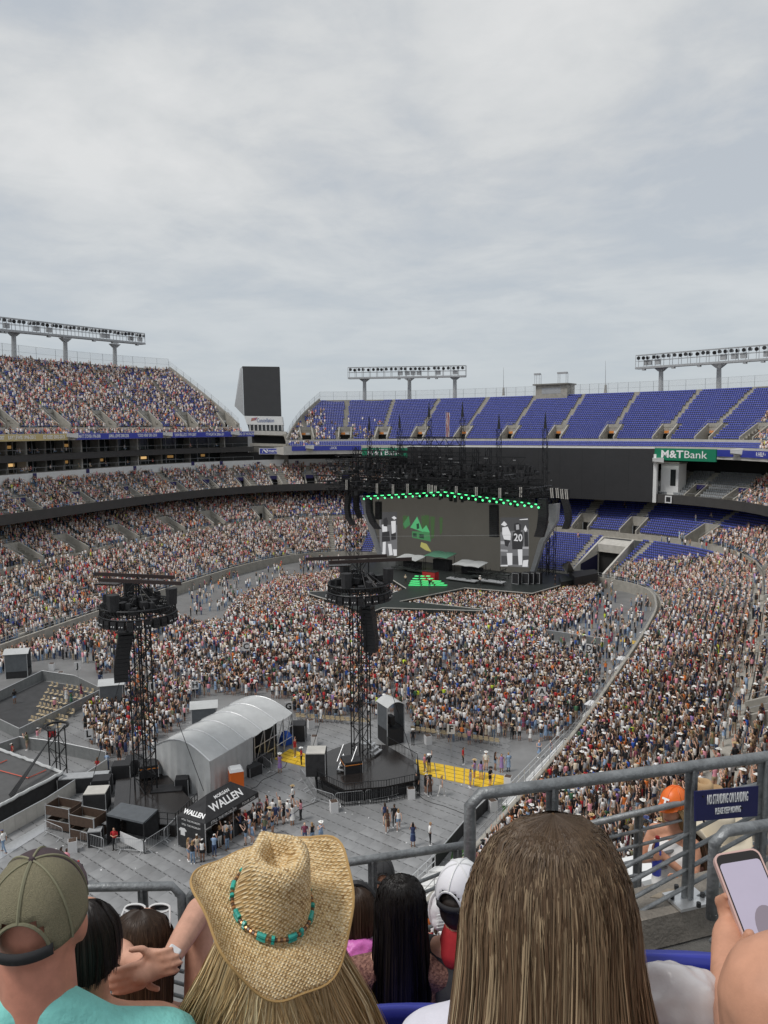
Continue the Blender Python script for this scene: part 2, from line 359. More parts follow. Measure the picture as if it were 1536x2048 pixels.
def vomitory(s, d0, d1, zf, parent, zfun, w=1.7, sign=True, hd=1.0, m='concrete'):
    t = TV(s); n = NV(s); mb = MB()
    def Q(a, d, z): p = Vector(PT(s, d, 0)); return (p.x+t.x*a, p.y+t.y*a, z)
    for sg in (-1, 1):
        a0, a1 = sg*w, sg*(w+.3)
        mb.hexa([Q(a0, d0, zf-.3), Q(a1, d0, zf-.3), Q(a1, d1, zf-.3), Q(a0, d1, zf-.3), Q(a0, d0, zfun(d0)+hd), Q(a1, d0, zfun(d0)+hd), Q(a1, d1, zfun(d1)+hd), Q(a0, d1, zfun(d1)+hd)])
    mb.hexa([Q(-w, d1-.05, zf+2.1), Q(w, d1-.05, zf+2.1), Q(w, d1+.4, zf+2.1), Q(-w, d1+.4, zf+2.1), Q(-w, d1-.05, zfun(d1)+hd), Q(w, d1-.05, zfun(d1)+hd), Q(w, d1+.4, zfun(d1)+hd), Q(-w, d1+.4, zfun(d1)+hd)])
    mb.hexa([Q(-w, d0, zf-.2), Q(w, d0, zf-.2), Q(w, d1+3, zf-.2), Q(-w, d1+3, zf-.2), Q(-w, d0, zf), Q(w, d0, zf), Q(w, d1+3, zf), Q(-w, d1+3, zf)])
    v = mb.build('vomitory', m, parent)
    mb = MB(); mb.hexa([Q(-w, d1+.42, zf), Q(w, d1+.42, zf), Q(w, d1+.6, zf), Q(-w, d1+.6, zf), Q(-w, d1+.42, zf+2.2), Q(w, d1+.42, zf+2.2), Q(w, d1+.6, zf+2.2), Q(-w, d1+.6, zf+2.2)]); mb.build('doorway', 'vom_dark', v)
    mb = MB()
    zt = zfun(d1)+hd
    for q in range(2):
        mb.tube(Q(-w-.15, d1+.1, zt+.35*(q+1)), Q(w+.15, d1+.1, zt+.35*(q+1)), .025, 4)
    for a in (-w-.15, -w/3, w/3, w+.15): mb.tube(Q(a, d1+.1, zt), Q(a, d1+.1, zt+.72), .025, 4)
    for sg in (-1, 1): mb.tube(Q(sg*(w+.15), d0, zfun(d0)+hd+.5), Q(sg*(w+.15), d1, zt+.7), .025, 4)
    mb.build('guard_rail', 'steel_flat', v)
    if sign:
        for a, b, mm in ((-w*.75, 0.0, 'white_plastic'), (0.02, w*.75, 'orange_sign')):
            mb = MB(); mb.hexa([Q(a, d1-.3, zf+2.25), Q(b, d1-.3, zf+2.25), Q(b, d1-.08, zf+2.25), Q(a, d1-.08, zf+2.25), Q(a, d1-.3, zf+2.75), Q(b, d1-.3, zf+2.75), Q(b, d1-.08, zf+2.75), Q(a, d1-.08, zf+2.75)]); mb.build('sign_panel', mm, v)
    return v
zmid = lambda d: 8.7+(d-15.4)*(5.9/13.1)
for s in lowv: vomitory(s, 15.3, 20.5, 7.6, low, zmid, sign=False, hd=.75)
# tunnel to the floor beside the stage
def Qs(s, a, d, z): p = Vector(PT(s, d, 0)); t = TV(s); return (p.x+t.x*a, p.y+t.y*a, z)
mb = MB()
for sg in (-1, 1):
    a0, a1 = sg*3.2, sg*3.6
    mb.hexa([Qs(S_TUN, a, d, z) for a, d, z in ((a0, .3, 0), (a1, .3, 0), (a1, 12, 0), (a0, 12, 0), (a0, .3, 2.6), (a1, .3, 2.6), (a1, 12, 8), (a0, 12, 8))])
mb.hexa([Qs(S_TUN, a, d, z) for a, d, z in ((-3.6, 9.5, 5.2), (3.6, 9.5, 5.2), (3.6, 12.2, 5.2), (-3.6, 12.2, 5.2), (-3.6, 9.5, 6.8), (3.6, 9.5, 6.8), (3.6, 12.2, 7.6), (-3.6, 12.2, 7.6))])
tun = mb.build('tunnel_wall', 'concrete_light', low)
mb = MB(); mb.hexa([Qs(S_TUN, a, d, z) for a, d, z in ((-3.2, 10.2, 0), (3.2, 10.2, 0), (3.2, 10.4, 0), (-3.2, 10.4, 0), (-3.2, 10.2, 5.2), (3.2, 10.2, 5.2), (3.2, 10.4, 5.2), (-3.2, 10.4, 5.2))]); mb.build('tunnel_mouth', 'vom_dark', tun)
mb = MB(); mb.hexa([Qs(S_TUN, a, d, z) for a, d, z in ((3.12, 3, .4), (3.18, 3, .4), (3.18, 9.5, .4), (3.12, 9.5, .4), (3.12, 3, 3.4), (3.18, 3, 3.4), (3.18, 9.5, 4.6), (3.12, 9.5, 4.6))]); mb.build('banner', mat('navy_banner', (.012, .012, .05), .6), tun)
# rail on top of the field wall
mb = MB()
for s in np.arange(0, SMAX-1.5, 2.0):
    mb.tube(PT(s, .15, 1.9), PT(s, .15, 2.75), .025, 4)
for z in (2.3, 2.75):
    for s in np.arange(0, SMAX-2, 2.0): mb.tube(PT(s, .15, z), PT(s+2, .15, z), .025, 3, cap=False)
mb.build('front_rail', 'steel_flat', low)
# ---- club level
club = thing('club_level', 'middle grandstand tier with dark fascia and white back wall below the suites', 'grandstand', PT(200, 24, 15))
mb = MB(); solid(mb, 0, SMAX, [(20, 15.1), (20, 16.9), (20.3, 16.9), (20.3, 15.4), (30, 15.4), (30, 15.1)]); mb.build('fascia', 'fascia', club)
mb = MB()
for s in np.arange(0, SMAX-2, 2.5): mb.tube(PT(s, 20.12, 16.9), PT(s, 20.12, 17.45), .02, 4); mb.tube(PT(s, 20.12, 17.45), PT(min(s+2.5, SMAX), 20.12, 17.45), .025, 4)
mb.build('front_rail', 'steel_flat', club)
TCLUB = Tier(20.4, 16.1, 30, 21.2, 11, (0, SMAX), (0, SMAX))
clubv = [sat(x, y, 24) for x, y in ((48, 990), (157, 978), (255, 970), (350, 962), (415, 958), (482, 957), (548, 953), (620, 955), (692, 954), (1398, 960), (1480, 965))]
TCLUB.voms = [(s-1.3/EX(s, 23), s+1.3/EX(s, 23), 25) for s in clubv]; TCLUB.aisles = [s for s in clubv]+[s+7 for s in clubv]
TCLUB.mesh('steps', 'concrete', club)
zcl = lambda d: 16.1+(d-20.4)*(5.1/9.6)
for s in clubv:
    v = vomitory(s, 21.2, 25, 16.1, club, zcl, w=1.2, sign=False, hd=.5)
    mb = MB(); mb.hexa([Qs(s, a, d, z) for a, d, z in ((-1.0, 24.7, 18.0), (1.0, 24.7, 18.0), (1.0, 24.9, 18.0), (-1.0, 24.9, 18.0), (-1.0, 24.7, 18.9), (1.0, 24.7, 18.9), (1.0, 24.9, 18.9), (-1.0, 24.9, 18.9))]); mb.build('section_sign', mat('navy_sign', (.03, .025, .12), .5) if 'navy_sign' not in bpy.data.materials else bpy.data.materials['navy_sign'], v)
SE_A = sat(1306, 940, 21)-1.0           # suites' white wall leaves out the video board
for a_, b_ in ((S_BL+4, SMAX), (0, 95)):
    mb = MB(); solid(mb, a_, b_, [(30, 21.1), (30, 22.9), (30.5, 22.9), (30.5, 21.1)]); mb.build('back_wall', 'white_paint', club)
# small square section plates on the white wall
for x, y in ((70, 951), (176, 942), (270, 936), (386, 927), (443, 926), (517, 927), (594, 925)):
    h_ = hit(x, y, 29.9)
    mb = MB(); mb.hexa([Qs(h_[0], a, d, h_[1]+z) for a, d, z in ((-.45, 29.9, -.45), (.45, 29.9, -.45), (.45, 29.98, -.45), (-.45, 29.98, -.45), (-.45, 29.9, .45), (.45, 29.9, .45), (.45, 29.98, .45), (-.45, 29.98, .45))]); mb.build('section_plate', bpy.data.materials['navy_sign'], club)
# ---- suites on the left side
suite = thing('suite_tower', 'two dark glazed suite levels below the crowded upper deck', 'building', PT(280, 31, 23))
S0 = S_FRT_L-1
for lev, (z0, z1, zf) in enumerate(((22.9, 25.2, 26.4), (26.4, 29.2, 29.3))):
    mb = MB(); solid(mb, S0, SMAX, [(30.05, z0), (30.05, z0+.08), (34, z0+.08), (34, z0)]); mb.build('floor_slab', 'concrete_dark', suite)
    if lev == 0:
        mb = MB(); solid(mb, S0, SMAX, [(29.6, 25.2), (29.6, 26.5), (30.2, 26.5), (34, 25.4), (34, 25.2)]); mb.build('balcony_fascia', 'fascia', suite)
    mb = MB(); band(mb, S0, SMAX, [(33.9, z0), (33.9, z1+1)]); mb.build('back_glazing', 'glass_dark', suite)
    s = S0+3
    k = 0
    while s < SMAX-3:
        mb = MB(); mb.box(PT(s, 32.6, (z0+z1)/2), (.35, 2.4, z1-z0), math.atan2(NV(s).y, NV(s).x)-math.pi/2); mb.build('party_wall', 'concrete_dark' if k % 3 else 'concrete_light', suite)
        mb = MB()
        for q in range(1, 3): mb.box(PT(s+q*1.5, 33.3, (z0+z1)/2), (.12, .12, z1-z0), math.atan2(NV(s).y, NV(s).x))
        mb.box(PT(s+2.2, 33.3, z0+.95), (.08, 4.2, .08), math.atan2(NV(s).y, NV(s).x)); mb.build('window_frame', 'steel_flat', suite)
        if random.random() < .4:
            mb = MB(); mb.box(PT(s+2.2, 33.6, z0+1.6), (.1, random.uniform(.8, 2.4), .6), math.atan2(NV(s).y, NV(s).x)); mb.build('lit_window', 'lamp_warm' if random.random() < .35 else mat('suite_wood', (.35, .2, .08), .6, emit=(.6, .33, .1), estr=.25) if 'suite_wood' not in bpy.data.materials else bpy.data.materials['suite_wood'], suite)
        s += 4.6; k += 1
    mb = MB(); zz = z0+.1 if lev == 0 else z0+.15
    for s in np.arange(S0, SMAX-2, 2.3): mb.tube(PT(s, 30.1, zz+.9), PT(min(s+2.3, SMAX), 30.1, zz+.9), .03, 4); mb.tube(PT(s, 30.1, zz), PT(s, 30.1, zz+.9), .025, 4)
    mb.build('balcony_rail', 'steel_flat', suite)
# ---- left upper deck
upl = thing('upper_deck', 'crowded upper grandstand with blue seats above the ribbon board with names', 'grandstand', PT(290, 35, 29))
mb = MB(); solid(mb, S_FRT_L, SMAX, [(27, 29.2), (27, 30.55), (27.25, 30.55), (27.25, 29.9), (34, 29.9), (34, 29.2)]); mb.build('front_beam', 'concrete_light', upl)
TUL0 = Tier(27.3, 29.9, 29.4, 30.7, 3, (S_FRT_L+.5, SMAX), (S_FRT_L+.5, SMAX)); TUL0.mesh('front_rows', 'concrete', upl)
TUL = Tier(29.5, 31.6, 52, 47.3, 30, (S_FRT_L+.7, SMAX), (S_RIM_L, SMAX))
upv = [sat(x, y, 32) for x, y in ((5, 842), (112, 842), (206, 840), (300, 838), (374, 838), (453, 838))]
TUL.voms = [(s-1.6/EX(s, 32), s+1.6/EX(s, 32), 34.2) for s in upv]; TUL.aisles = list(upv)
ax = [sat(x, y, 40) for x, y in ((0, 728+60), (60, 790), (150, 785), (240, 790), (325, 790))]
TUL.mesh('main_rows', 'concrete', upl)
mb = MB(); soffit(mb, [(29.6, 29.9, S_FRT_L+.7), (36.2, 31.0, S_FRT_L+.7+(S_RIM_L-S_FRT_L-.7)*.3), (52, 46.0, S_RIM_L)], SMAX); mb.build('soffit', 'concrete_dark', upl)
zul = lambda d: 31.6+(d-29.5)*(15.7/22.5)
mb = MB(); solid(mb, S_FRT_L+.5, SMAX, [(29.42, 30.5), (29.42, 31.75), (29.6, 31.75), (29.6, 30.5)]); mb.build('parapet', 'concrete_light', upl)
for s in upv: vomitory(s, 29.7, 34.2, 30.7, upl, zul, w=1.5, hd=.7)
# diagonal end wall and rims with fences
def fence(pts, h, parent, name='rim_fence', post=3.0):
    mb = MB()
    for a, b in zip(pts[:-1], pts[1:]):
        a = Vector(a); b = Vector(b); n = max(1, int((b-a).length/post))
        for i in range(n+1):
            p = a.lerp(b, i/n); mb.tube(p, p+Vector((0, 0, h)), .03, 4)
        for f in (.03, .5, 1.0): mb.tube(a+Vector((0, 0, h*f)), b+Vector((0, 0, h*f)), .022, 3, cap=False)
    fr = mb.build(name, 'steel_flat', parent)
    mb = MB()
    for a, b in zip(pts[:-1], pts[1:]):
        a = Vector(a); b = Vector(b); z = Vector((0, 0, h)); mb.add([a, b, b+z, a+z], [(0, 1, 2, 3)])
    mb.build('mesh_infill', MT['fence_mesh'], fr)
MT['fence_mesh'] = mat('fence_mesh', (.55, .57, .58), .5, alpha=.22)
endp = [PT(TUL.srange(i)[0], TUL.dz(i)[0], TUL.dz(i)[1]) for i in range(0, 31, 3)]
mb = MB()
for a, b in zip(endp[:-1], endp[1:]):
    a = Vector(a); b = Vector(b); t = TV(S_FRT_L)*.35
    mb.hexa([a+Vector((0, 0, -2)), b+Vector((0, 0, -2)), b-t+Vector((0, 0, -2)), a-t+Vector((0, 0, -2)), a+Vector((0, 0, 1.0)), b+Vector((0, 0, 1.0)), b-t+Vector((0, 0, 1.0)), a-t+Vector((0, 0, 1.0))])
mb.build('end_wall', 'concrete', upl)
fence([tuple(Vector(p)+Vector((0, 0, 1.0))) for p in endp], 1.5, upl, 'end_fence', 2.0)
rim = [PT(s, 52.2, 47.4) for s in np.linspace(S_RIM_L, SMAX, 40)]
fence(rim, 3.0, upl)
mb = MB(); solid(mb, S_RIM_L, SMAX, [(52.02, 30), (52.02, 47.6), (52.5, 47.6), (52.5, 30)], 3); mb.build('rear_wall', 'concrete', upl)
# ---- end-zone upper deck
upe = thing('upper_deck', 'mostly empty blue upper grandstand above the stage and the big dark video board', 'grandstand', PT(180, 30, 25))
mb = MB(); solid(mb, S_E1, S_FRT_E0, [(22, 24.4), (22, 26.7), (22.25, 26.7), (22.25, 26.2), (36, 26.2), (36, 24.4)]); mb.build('front_beam', 'concrete_light', upe)
TUE0 = Tier(22.3, 26.3, 24.6, 27.3, 3, (S_E1, S_FRT_E0-.6), (S_E1, S_FRT_E0-.6)); TUE0.mesh('front_rows', 'concrete', upe)
TUE = Tier(24.9, 28.0, 42.5, 38.9, 24, (S_E1, S_FRT_E0-.8), (S_E1, S_RIM_E0))
uev = [sat(x, y, 27.5) for x, y in ((613, 872), (690, 871), (765, 871), (840, 870), (927, 868), (1020, 867), (1116, 866), (1222, 865), (1331, 864), (1419, 863), (1513, 862))]
TUE.voms = [(s-1.6/EX(s, 27), s+1.6/EX(s, 27), 29.4) for s in uev]; TUE.aisles = list(uev)
TUE.mesh('main_rows', 'concrete', upe)
mb = MB(); solid(mb, S_E1, S_FRT_E0-.6, [(24.72, 27), (24.72, 28.2), (24.9, 28.2), (24.9, 27)]); mb.build('parapet', 'concrete_light', upe)
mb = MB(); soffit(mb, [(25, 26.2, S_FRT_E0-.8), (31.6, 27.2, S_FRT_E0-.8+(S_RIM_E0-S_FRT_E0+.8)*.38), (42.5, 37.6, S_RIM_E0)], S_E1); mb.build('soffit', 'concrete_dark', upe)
zue = lambda d: 28.0+(d-24.9)*(10.9/17.6)
for s in uev: vomitory(s, 25.0, 29.4, 27.2, upe, zue, w=1.5, hd=.7)
endp = [PT(TUE.srange(i)[1], TUE.dz(i)[0], TUE.dz(i)[1]) for i in range(0, 25, 3)]
mb = MB()
for a, b in zip(endp[:-1], endp[1:]):
    a = Vector(a); b = Vector(b); t = -TV(S_FRT_E0)*.35
    mb.hexa([a+Vector((0, 0, -2)), b+Vector((0, 0, -2)), b-t+Vector((0, 0, -2)), a-t+Vector((0, 0, -2)), a+Vector((0, 0, .8)), b+Vector((0, 0, .8)), b-t+Vector((0, 0, .8)), a-t+Vector((0, 0, .8))])
mb.build('end_wall', 'concrete', upe)
fence([tuple(Vector(p)+Vector((0, 0, .8))) for p in endp], 1.8, upe, 'end_fence', 2.0)
fence([PT(s, 42.7, 39.0) for s in np.linspace(S_E1, S_RIM_E0, 40)], 2.6, upe)
mb = MB(); solid(mb, S_E1, S_RIM_E0, [(42.52, 24), (42.52, 39.2), (43, 39.2), (43, 24)], 3); mb.build('rear_wall', 'concrete', upe)
# dark concourse behind the end-zone club seats
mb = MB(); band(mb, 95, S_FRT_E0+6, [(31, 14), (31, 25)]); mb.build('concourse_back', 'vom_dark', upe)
# ---- outline of the stage deck in photograph pixels (deck level), used by the stage and by the crowd
STAGE_Z = 1.6; N_NEAR = 215
STAGE_PX = [
    [(690, 1116), (760, 1120), (1195, 1140), (1197, 1149), (1065, 1187), (930, 1176), (880, 1172), (845, 1170), (812, 1177), (785, 1160), (690, 1150)],
    [(845, 1165), (935, 1177), (800, 1203), (850, 1206), (966, 1219), (966, 1223), (765, 1217), (740, 1227), (700, 1215), (618, 1188), (620, 1183), (660, 1181), (740, 1199), (812, 1177)],
]
# ------------------------------------------------------------ stadium fittings: video board, signs, ribbons, corner screen, light racks
def on(x, y, d): s, z = hit(x, y, d); return Vector(PT(s, d, z))
def quadbox(mb, a, b, z0, z1, th):       # upright slab from a to b (ground points), thickness th away from the field of view
    a = Vector((a[0], a[1], 0)); b = Vector((b[0], b[1], 0)); n = Vector((-(b-a).y, (b-a).x, 0)).normalized()
    if n.dot(a) < 0: n = -n
    n *= th
    P = [a, b, b+n, a+n]; mb.hexa([tuple(p+Vector((0, 0, z0))) for p in P]+[tuple(p+Vector((0, 0, z1))) for p in P])
def facing(a, b):                        # unit vectors for writing on the camera side of a slab a->b (a left as seen)
    a = Vector((a[0], a[1], 0)); b = Vector((b[0], b[1], 0)); x = (b-a).normalized(); n = Vector((-x.y, x.x, 0))
    if n.dot(a) > 0: n = -n
    return x, n
# main video board
A, B = on(815, 943, 19.4), on(1306, 943, 19.4)
board = thing('video_board', 'huge switched-off dark video board above the lower blue seats', 'video screen', (B.x, B.y, 15.1))
mb = MB(); quadbox(mb, A, B, 15.15, 26.3, .8); mb.build('screen', 'screen_off', board)
x_, n_ = facing(A, B); Lb = (B-A).length
mb = MB()
for i in range(1, 12):
    p = Vector((A.x, A.y, 0))+x_*(Lb*i/12)+n_*.012; mb.hexa([tuple(p+q) for q in (Vector((0, 0, 15.2)), x_*.05+Vector((0, 0, 15.2)), x_*.05-n_*.01+Vector((0, 0, 15.2)), -n_*.01+Vector((0, 0, 15.2)), Vector((0, 0, 26.25)), x_*.05+Vector((0, 0, 26.25)), x_*.05-n_*.01+Vector((0, 0, 26.25)), -n_*.01+Vector((0, 0, 26.25)))])
stuff(mb.build('panel_joints', 'black', board))
mb = MB(); a2 = A-x_*.2-n_*.05; b2 = B+x_*.2-n_*.05; quadbox(mb, a2, b2, 26.35, 26.6, .9); mb.build('top_trim', 'white_paint', board)
mb = MB(); quadbox(mb, B+x_*.05, B+x_*.75, 15.1, 25.2, 1.0); mb.build('end_post', 'white_paint', board)
# white booth beside the board
a2 = on(1322, 950, 22); b2 = on(1357, 950, 22)
booth = thing('control_booth', 'small white booth with dark window right beside the big video board', 'booth', (a2.x, a2.y, 15.6))
mb = MB(); quadbox(mb, a2, b2, 15.6, 23.2, 3); mb.build('wall', 'white_paint', booth)
xx, nn = facing(a2, b2); w_ = (b2-a2).length
mb = MB(); quadbox(mb, a2+xx*(w_*.55)+nn*.03, a2+xx*(w_*.85)+nn*.03, 18.6, 22.0, .02); mb.build('window', 'glass_dark', booth)
mb = MB(); quadbox(mb, a2-xx*.2+nn*.25, b2+xx*.2+nn*.25, 23.2, 23.5, 3.4); mb.build('roof', 'concrete_dark', booth)
a3 = on(1330, 993, 19.7); mb = MB(); quadbox(mb, a3, a3+xx*1.5, 15.2, 16.7, .1); tag(mb.build('square_sign', 'white_plastic'), 'white square frame with dark centre mounted below the white booth', 'sign')
o_ = bpy.context.scene.objects['square_sign']; mb = MB(); quadbox(mb, a3+xx*.25+nn*.03, a3+xx*1.25+nn*.03, 15.45, 16.45, .02); mb.build('centre', 'black', o_)
def board_sign(name, x0, x1, y, d, z0, z1, m, label, cat='sign', th=.35):
    a = on(x0, y, d); b = on(x1, y, d); o = thing(name, label, cat, (a.x, a.y, z0)); mb = MB(); quadbox(mb, a, b, z0, z1, th); mb.build('panel', m, o); return o, a, b
o, a, b = board_sign('green_sign', 1309, 1432, 908, 19.6, 24.0, 26.45, 'green_sign', 'green bank sign with white lettering at the right end of the video board')
x_, n_ = facing(a, b); w_ = (b-a).length; up = Vector((0, 0, 1))
P_ = Vector((a.x, a.y, 25.22))
text('lettering', 'M&T', 2.1, 'text_white', o, P_+x_*w_*.30+n_*.05, x_, up, bold=.05, width=w_*.37)
text('lettering', 'Bank', 2.1, 'text_white', o, P_+x_*w_*.68+n_*.05, x_, up, width=w_*.36)
o, a, b = board_sign('green_sign', 724, 815, 902, 19.6, 23.6, 26.0, 'green_sign', 'green bank sign half hidden behind the stage rigging')
x_, n_ = facing(a, b); w_ = (b-a).length; P_ = Vector((a.x, a.y, 24.8)); text('lettering', 'M&T', 2.0, 'text_white', o, P_+x_*w_*.30+n_*.05, x_, up, bold=.05, width=w_*.37); text('lettering', 'Bank', 2.0, 'text_white', o, P_+x_*w_*.68+n_*.05, x_, up, width=w_*.36)
# ribbon boards
def ribbon(name, x0, x1, y, d, z0, z1, m, label, words):
    s0, s1 = hit(x0, y, d)[0], hit(x1, y, d)[0]; lo, hi = min(s0, s1), max(s0, s1)
    o = thing(name, label, 'ribbon board', PT(lo, d, z0)); mb = MB(); solid(mb, lo, hi, [(d, z0), (d, z1), (d+.12, z1), (d+.12, z0)]); mb.build('display', m, o)
    for f, w, wd in words:
        s = s0+(s1-s0)*f; n = -NV(s); t = TV(s); t = -t if (s1 < s0) else t
        t = t if t.dot(Vector((math.cos(YAW), math.sin(YAW), 0))) > 0 else -t
        text('lettering', w, (z1-z0)*.78, 'text_white', o, Vector(PT(s, d-.12, (z0+z1)/2)), t, up, width=wd, bold=.02)
    return o
ribbon('ribbon_board', -30, 135, 874, 26.8, 29.25, 30.5, 'ribbon_gold', 'gold ribbon board with white names along the upper deck', [(.42, 'RAY LEWIS 1996-2012', 6.6), (.82, 'ED REED 2002-2012', 5.6), (.17, '-2007', 1.6)])
ribbon('ribbon_board', 152, 326, 871, 26.8, 29.25, 30.5, 'ribbon_blue', 'long blue ribbon board with three white names, next to the gold one', [(.16, 'MATT STOVER 1996-2008', 6.2), (.52, 'JAMAL LEWIS 2000-2006', 6.2), (.84, 'TODD HEAP 2001-2010', 6.0)])
ribbon('ribbon_board', 342, 464, 869, 26.8, 29.25, 30.5, 'ribbon_blue', 'blue ribbon board with only two white names along the upper deck', [(.26, 'BRIAN BILLICK 1999-2007', 7.0), (.73, 'HALOTI NGATA 2006-2014', 7.4)])
ribbon('ribbon_board', 474, 508, 868, 26.8, 29.25, 30.5, 'ribbon_blue', 'short blue ribbon board reading ring of honor', [(.5, 'RING OF HONOR', 4.6)])
ribbon('ribbon_board', 584, 612, 899, 21.8, 25.4, 26.6, 'ribbon_blue', 'short blank blue ribbon board beside the corner screen', [])
ribbon('ribbon_board', 626, 722, 899, 21.8, 25.4, 26.6, 'ribbon_blue', 'blue ribbon board with a white hashtag', [(.28, '#RAVENSFLOCK', 5.4)])
ribbon('ribbon_board', 1433, 1466, 902, 21.8, 25.0, 26.3, 'ribbon_blue', 'blank blue ribbon board right beside the green bank sign', [])
ribbon('ribbon_board', 1481, 1560, 902, 21.8, 25.0, 26.3, 'ribbon_blue', 'blue ribbon board with a help number to text', [(.47, 'TEXT FOR HELP 410-324-8', 9.0)])
for x, y, d, z in ((143, 874, 26.4, 29.4), (334, 870, 26.4, 29.4), (469, 868, 26.4, 29.4), (1471, 900, 21.3, 25.3), (1314, 925, 19.0, 23.3), (618, 898, 21.3, 25.6)):
    p = on(x, y, d); a = math.atan2(p.y, p.x)-math.pi/2; o = thing('camera_housing', f'small pale wedge-shaped housing on the deck front beside {dict(zip((143,334,469,1471,1314,618),("the gold ribbon board","the two-name blue ribbon board","the ring of honor ribbon board","the help number ribbon board","the green bank sign","the hashtag ribbon board")))[x]}', 'housing', (p.x, p.y, z))
    mb = MB(); mb.hexa([(p.x+dx*math.cos(a)-dy*math.sin(a), p.y+dx*math.sin(a)+dy*math.cos(a), z+dz) for dx, dy, dz in ((-.9, -.6, .5), (1.3, -.6, .2), (1.3, .7, .2), (-.9, .7, .2), (-.9, -.7, 1.1), (1.3, -.7, 1.2), (1.3, .8, 1.2), (-.9, .8, 1.1))]); mb.build('shell', 'white_paint', o)
    mb = MB(); mb.box((p.x+.5*math.cos(a), p.y+.5*math.sin(a), z+.15), (1.2, 1.0, .3), a); mb.build('bracket', 'concrete_dark', o)
# corner screen tower
depth = float(np.dot(np.array(PT((S_FRT_L+S_FRT_E0)/2, 33, 31))-CAM, Fw))
def cs(x, y, dd=0.0): return Vector(atd(x, y, depth+dd))
tw = thing('corner_screen', 'tall dark corner screen tower with grey slanted side above a white sponsor panel', 'video screen', tuple(Vector(PT((S_FRT_L+S_FRT_E0)/2, 33, 22))))
def slabq(mb, pts, th):                   # quad face (camera side) extruded back along the view
    b = Vector(Fw)*th; mb.hexa([pts[3]+b*0, pts[2], pts[2]+b, pts[3]+b, pts[0], pts[1], pts[1]+b, pts[0]+b])
mb = MB(); slabq(mb, [cs(485, 733), cs(558.6, 734), cs(562, 832), cs(488.4, 831)], 1.0); mb.build('screen', 'screen_off', tw)
bk = 7.0
mb = MB(); mb.add([cs(484.5, 732.5, -.02), cs(488, 832, -.02), cs(469, 812, bk), cs(480, 737, bk)], [(0, 1, 2, 3)]); mb.add([cs(484.5, 732.5), cs(558.6, 733.5), cs(558.6, 737, bk), cs(480, 737, bk)], [(3, 2, 1, 0)]); mb.add([cs(558.8, 734), cs(562.3, 832), cs(562, 832, bk), cs(558.8, 737, bk)], [(0, 3, 2, 1)]); mb.build('side_cladding', 'steel_flat', tw)
mb = MB(); slabq(mb, [cs(488, 832), cs(564, 833), cs(566, 850), cs(494, 849)], 2.5); mb.build('sponsor_panel', 'white_paint', tw)
text('lettering', 'Constellation', 1.55, mat('letter_blue', (.05, .1, .3), .5), tw, cs(531, 841, -.05), Vector(Rt), Vector(Up), width=4.6)
mb = MB(); slabq(mb, [cs(503, 836.5, -.04), cs(515, 834.5, -.04), cs(512, 840, -.04), cs(502, 842, -.04)], .02); mb.build('emblem', mat('emblem_mix', (.25, .12, .3), .5, col2=(.5, .2, .05), scale=3), tw)
mb = MB(); slabq(mb, [cs(495, 849, .4), cs(566, 850, .4), cs(567, 862, .4), cs(498, 861, .4)], 1.5); mb.build('control_room', 'glass_dark', tw)
for k in range(9):
    xx = 499+k*8; mb = MB(); slabq(mb, [cs(xx, 849.5), cs(xx+1.6, 849.5), cs(xx+2, 861), cs(xx+.4, 861)], .3); mb.build('mullion', 'white_paint', tw)
mb = MB(); slabq(mb, [cs(497, 861, -.5), cs(572, 863, -.5), cs(573, 871, -.5), cs(500, 869, -.5)], 5); mb.build('balcony_slab', 'concrete_light', tw)
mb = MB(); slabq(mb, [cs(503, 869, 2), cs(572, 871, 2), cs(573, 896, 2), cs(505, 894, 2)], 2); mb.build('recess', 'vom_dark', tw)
mb = MB(); slabq(mb, [cs(500, 886, -.8), cs(572, 888, -.8), cs(573, 893.5, -.8), cs(500, 892, -.8)], .3); mb.build('balcony_front', 'concrete', tw)
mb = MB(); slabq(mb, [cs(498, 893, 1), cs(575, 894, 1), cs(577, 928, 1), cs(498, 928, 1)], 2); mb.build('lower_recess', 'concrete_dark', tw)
mb = MB(); slabq(mb, [cs(566, 868, -.6), cs(574, 868, -.6), cs(590, 896, -.6), cs(576, 897, -.6)], 4); mb.build('stair_wall', 'concrete', tw)
sg = thing('sponsor_sign', 'white sign with dark blue panel and white lettering below the corner screen', 'sign', tuple(cs(518, 908, -1.2)))
mb = MB(); slabq(mb, [cs(518, 896, -1.2), cs(567.5, 896, -1.2), cs(567.5, 908.5, -1.2), cs(518, 908.5, -1.2)], .3); mb.build('frame', 'white_paint', sg)
mb = MB(); slabq(mb, [cs(519.5, 897, -1.24), cs(566, 897, -1.24), cs(566, 907.5, -1.24), cs(519.5, 907.5, -1.24)], .03); mb.build('panel', 'ribbon_blue', sg)
text('lettering', 'merritt', 1.1, 'text_white', sg, cs(548, 901.5, -1.3), Vector(Rt), Vector(Up), width=2.9, bold=.02)
text('lettering', 'COMPANIES', .25, 'text_white', sg, cs(545, 906, -1.3), Vector(Rt), Vector(Up), width=1.6)
mb = MB()
for pts in ([(525, 899), (529, 899), (536, 905.5), (532, 905.5)], [(532, 899), (536, 899), (536, 903), (535, 903)], [(524.5, 900.5), (525.5, 902), (525.5, 905.5), (524.5, 905.5)]): slabq(mb, [cs(x, y, -1.3) for x, y in pts], .02)
mb.build('emblem', 'text_white', sg)
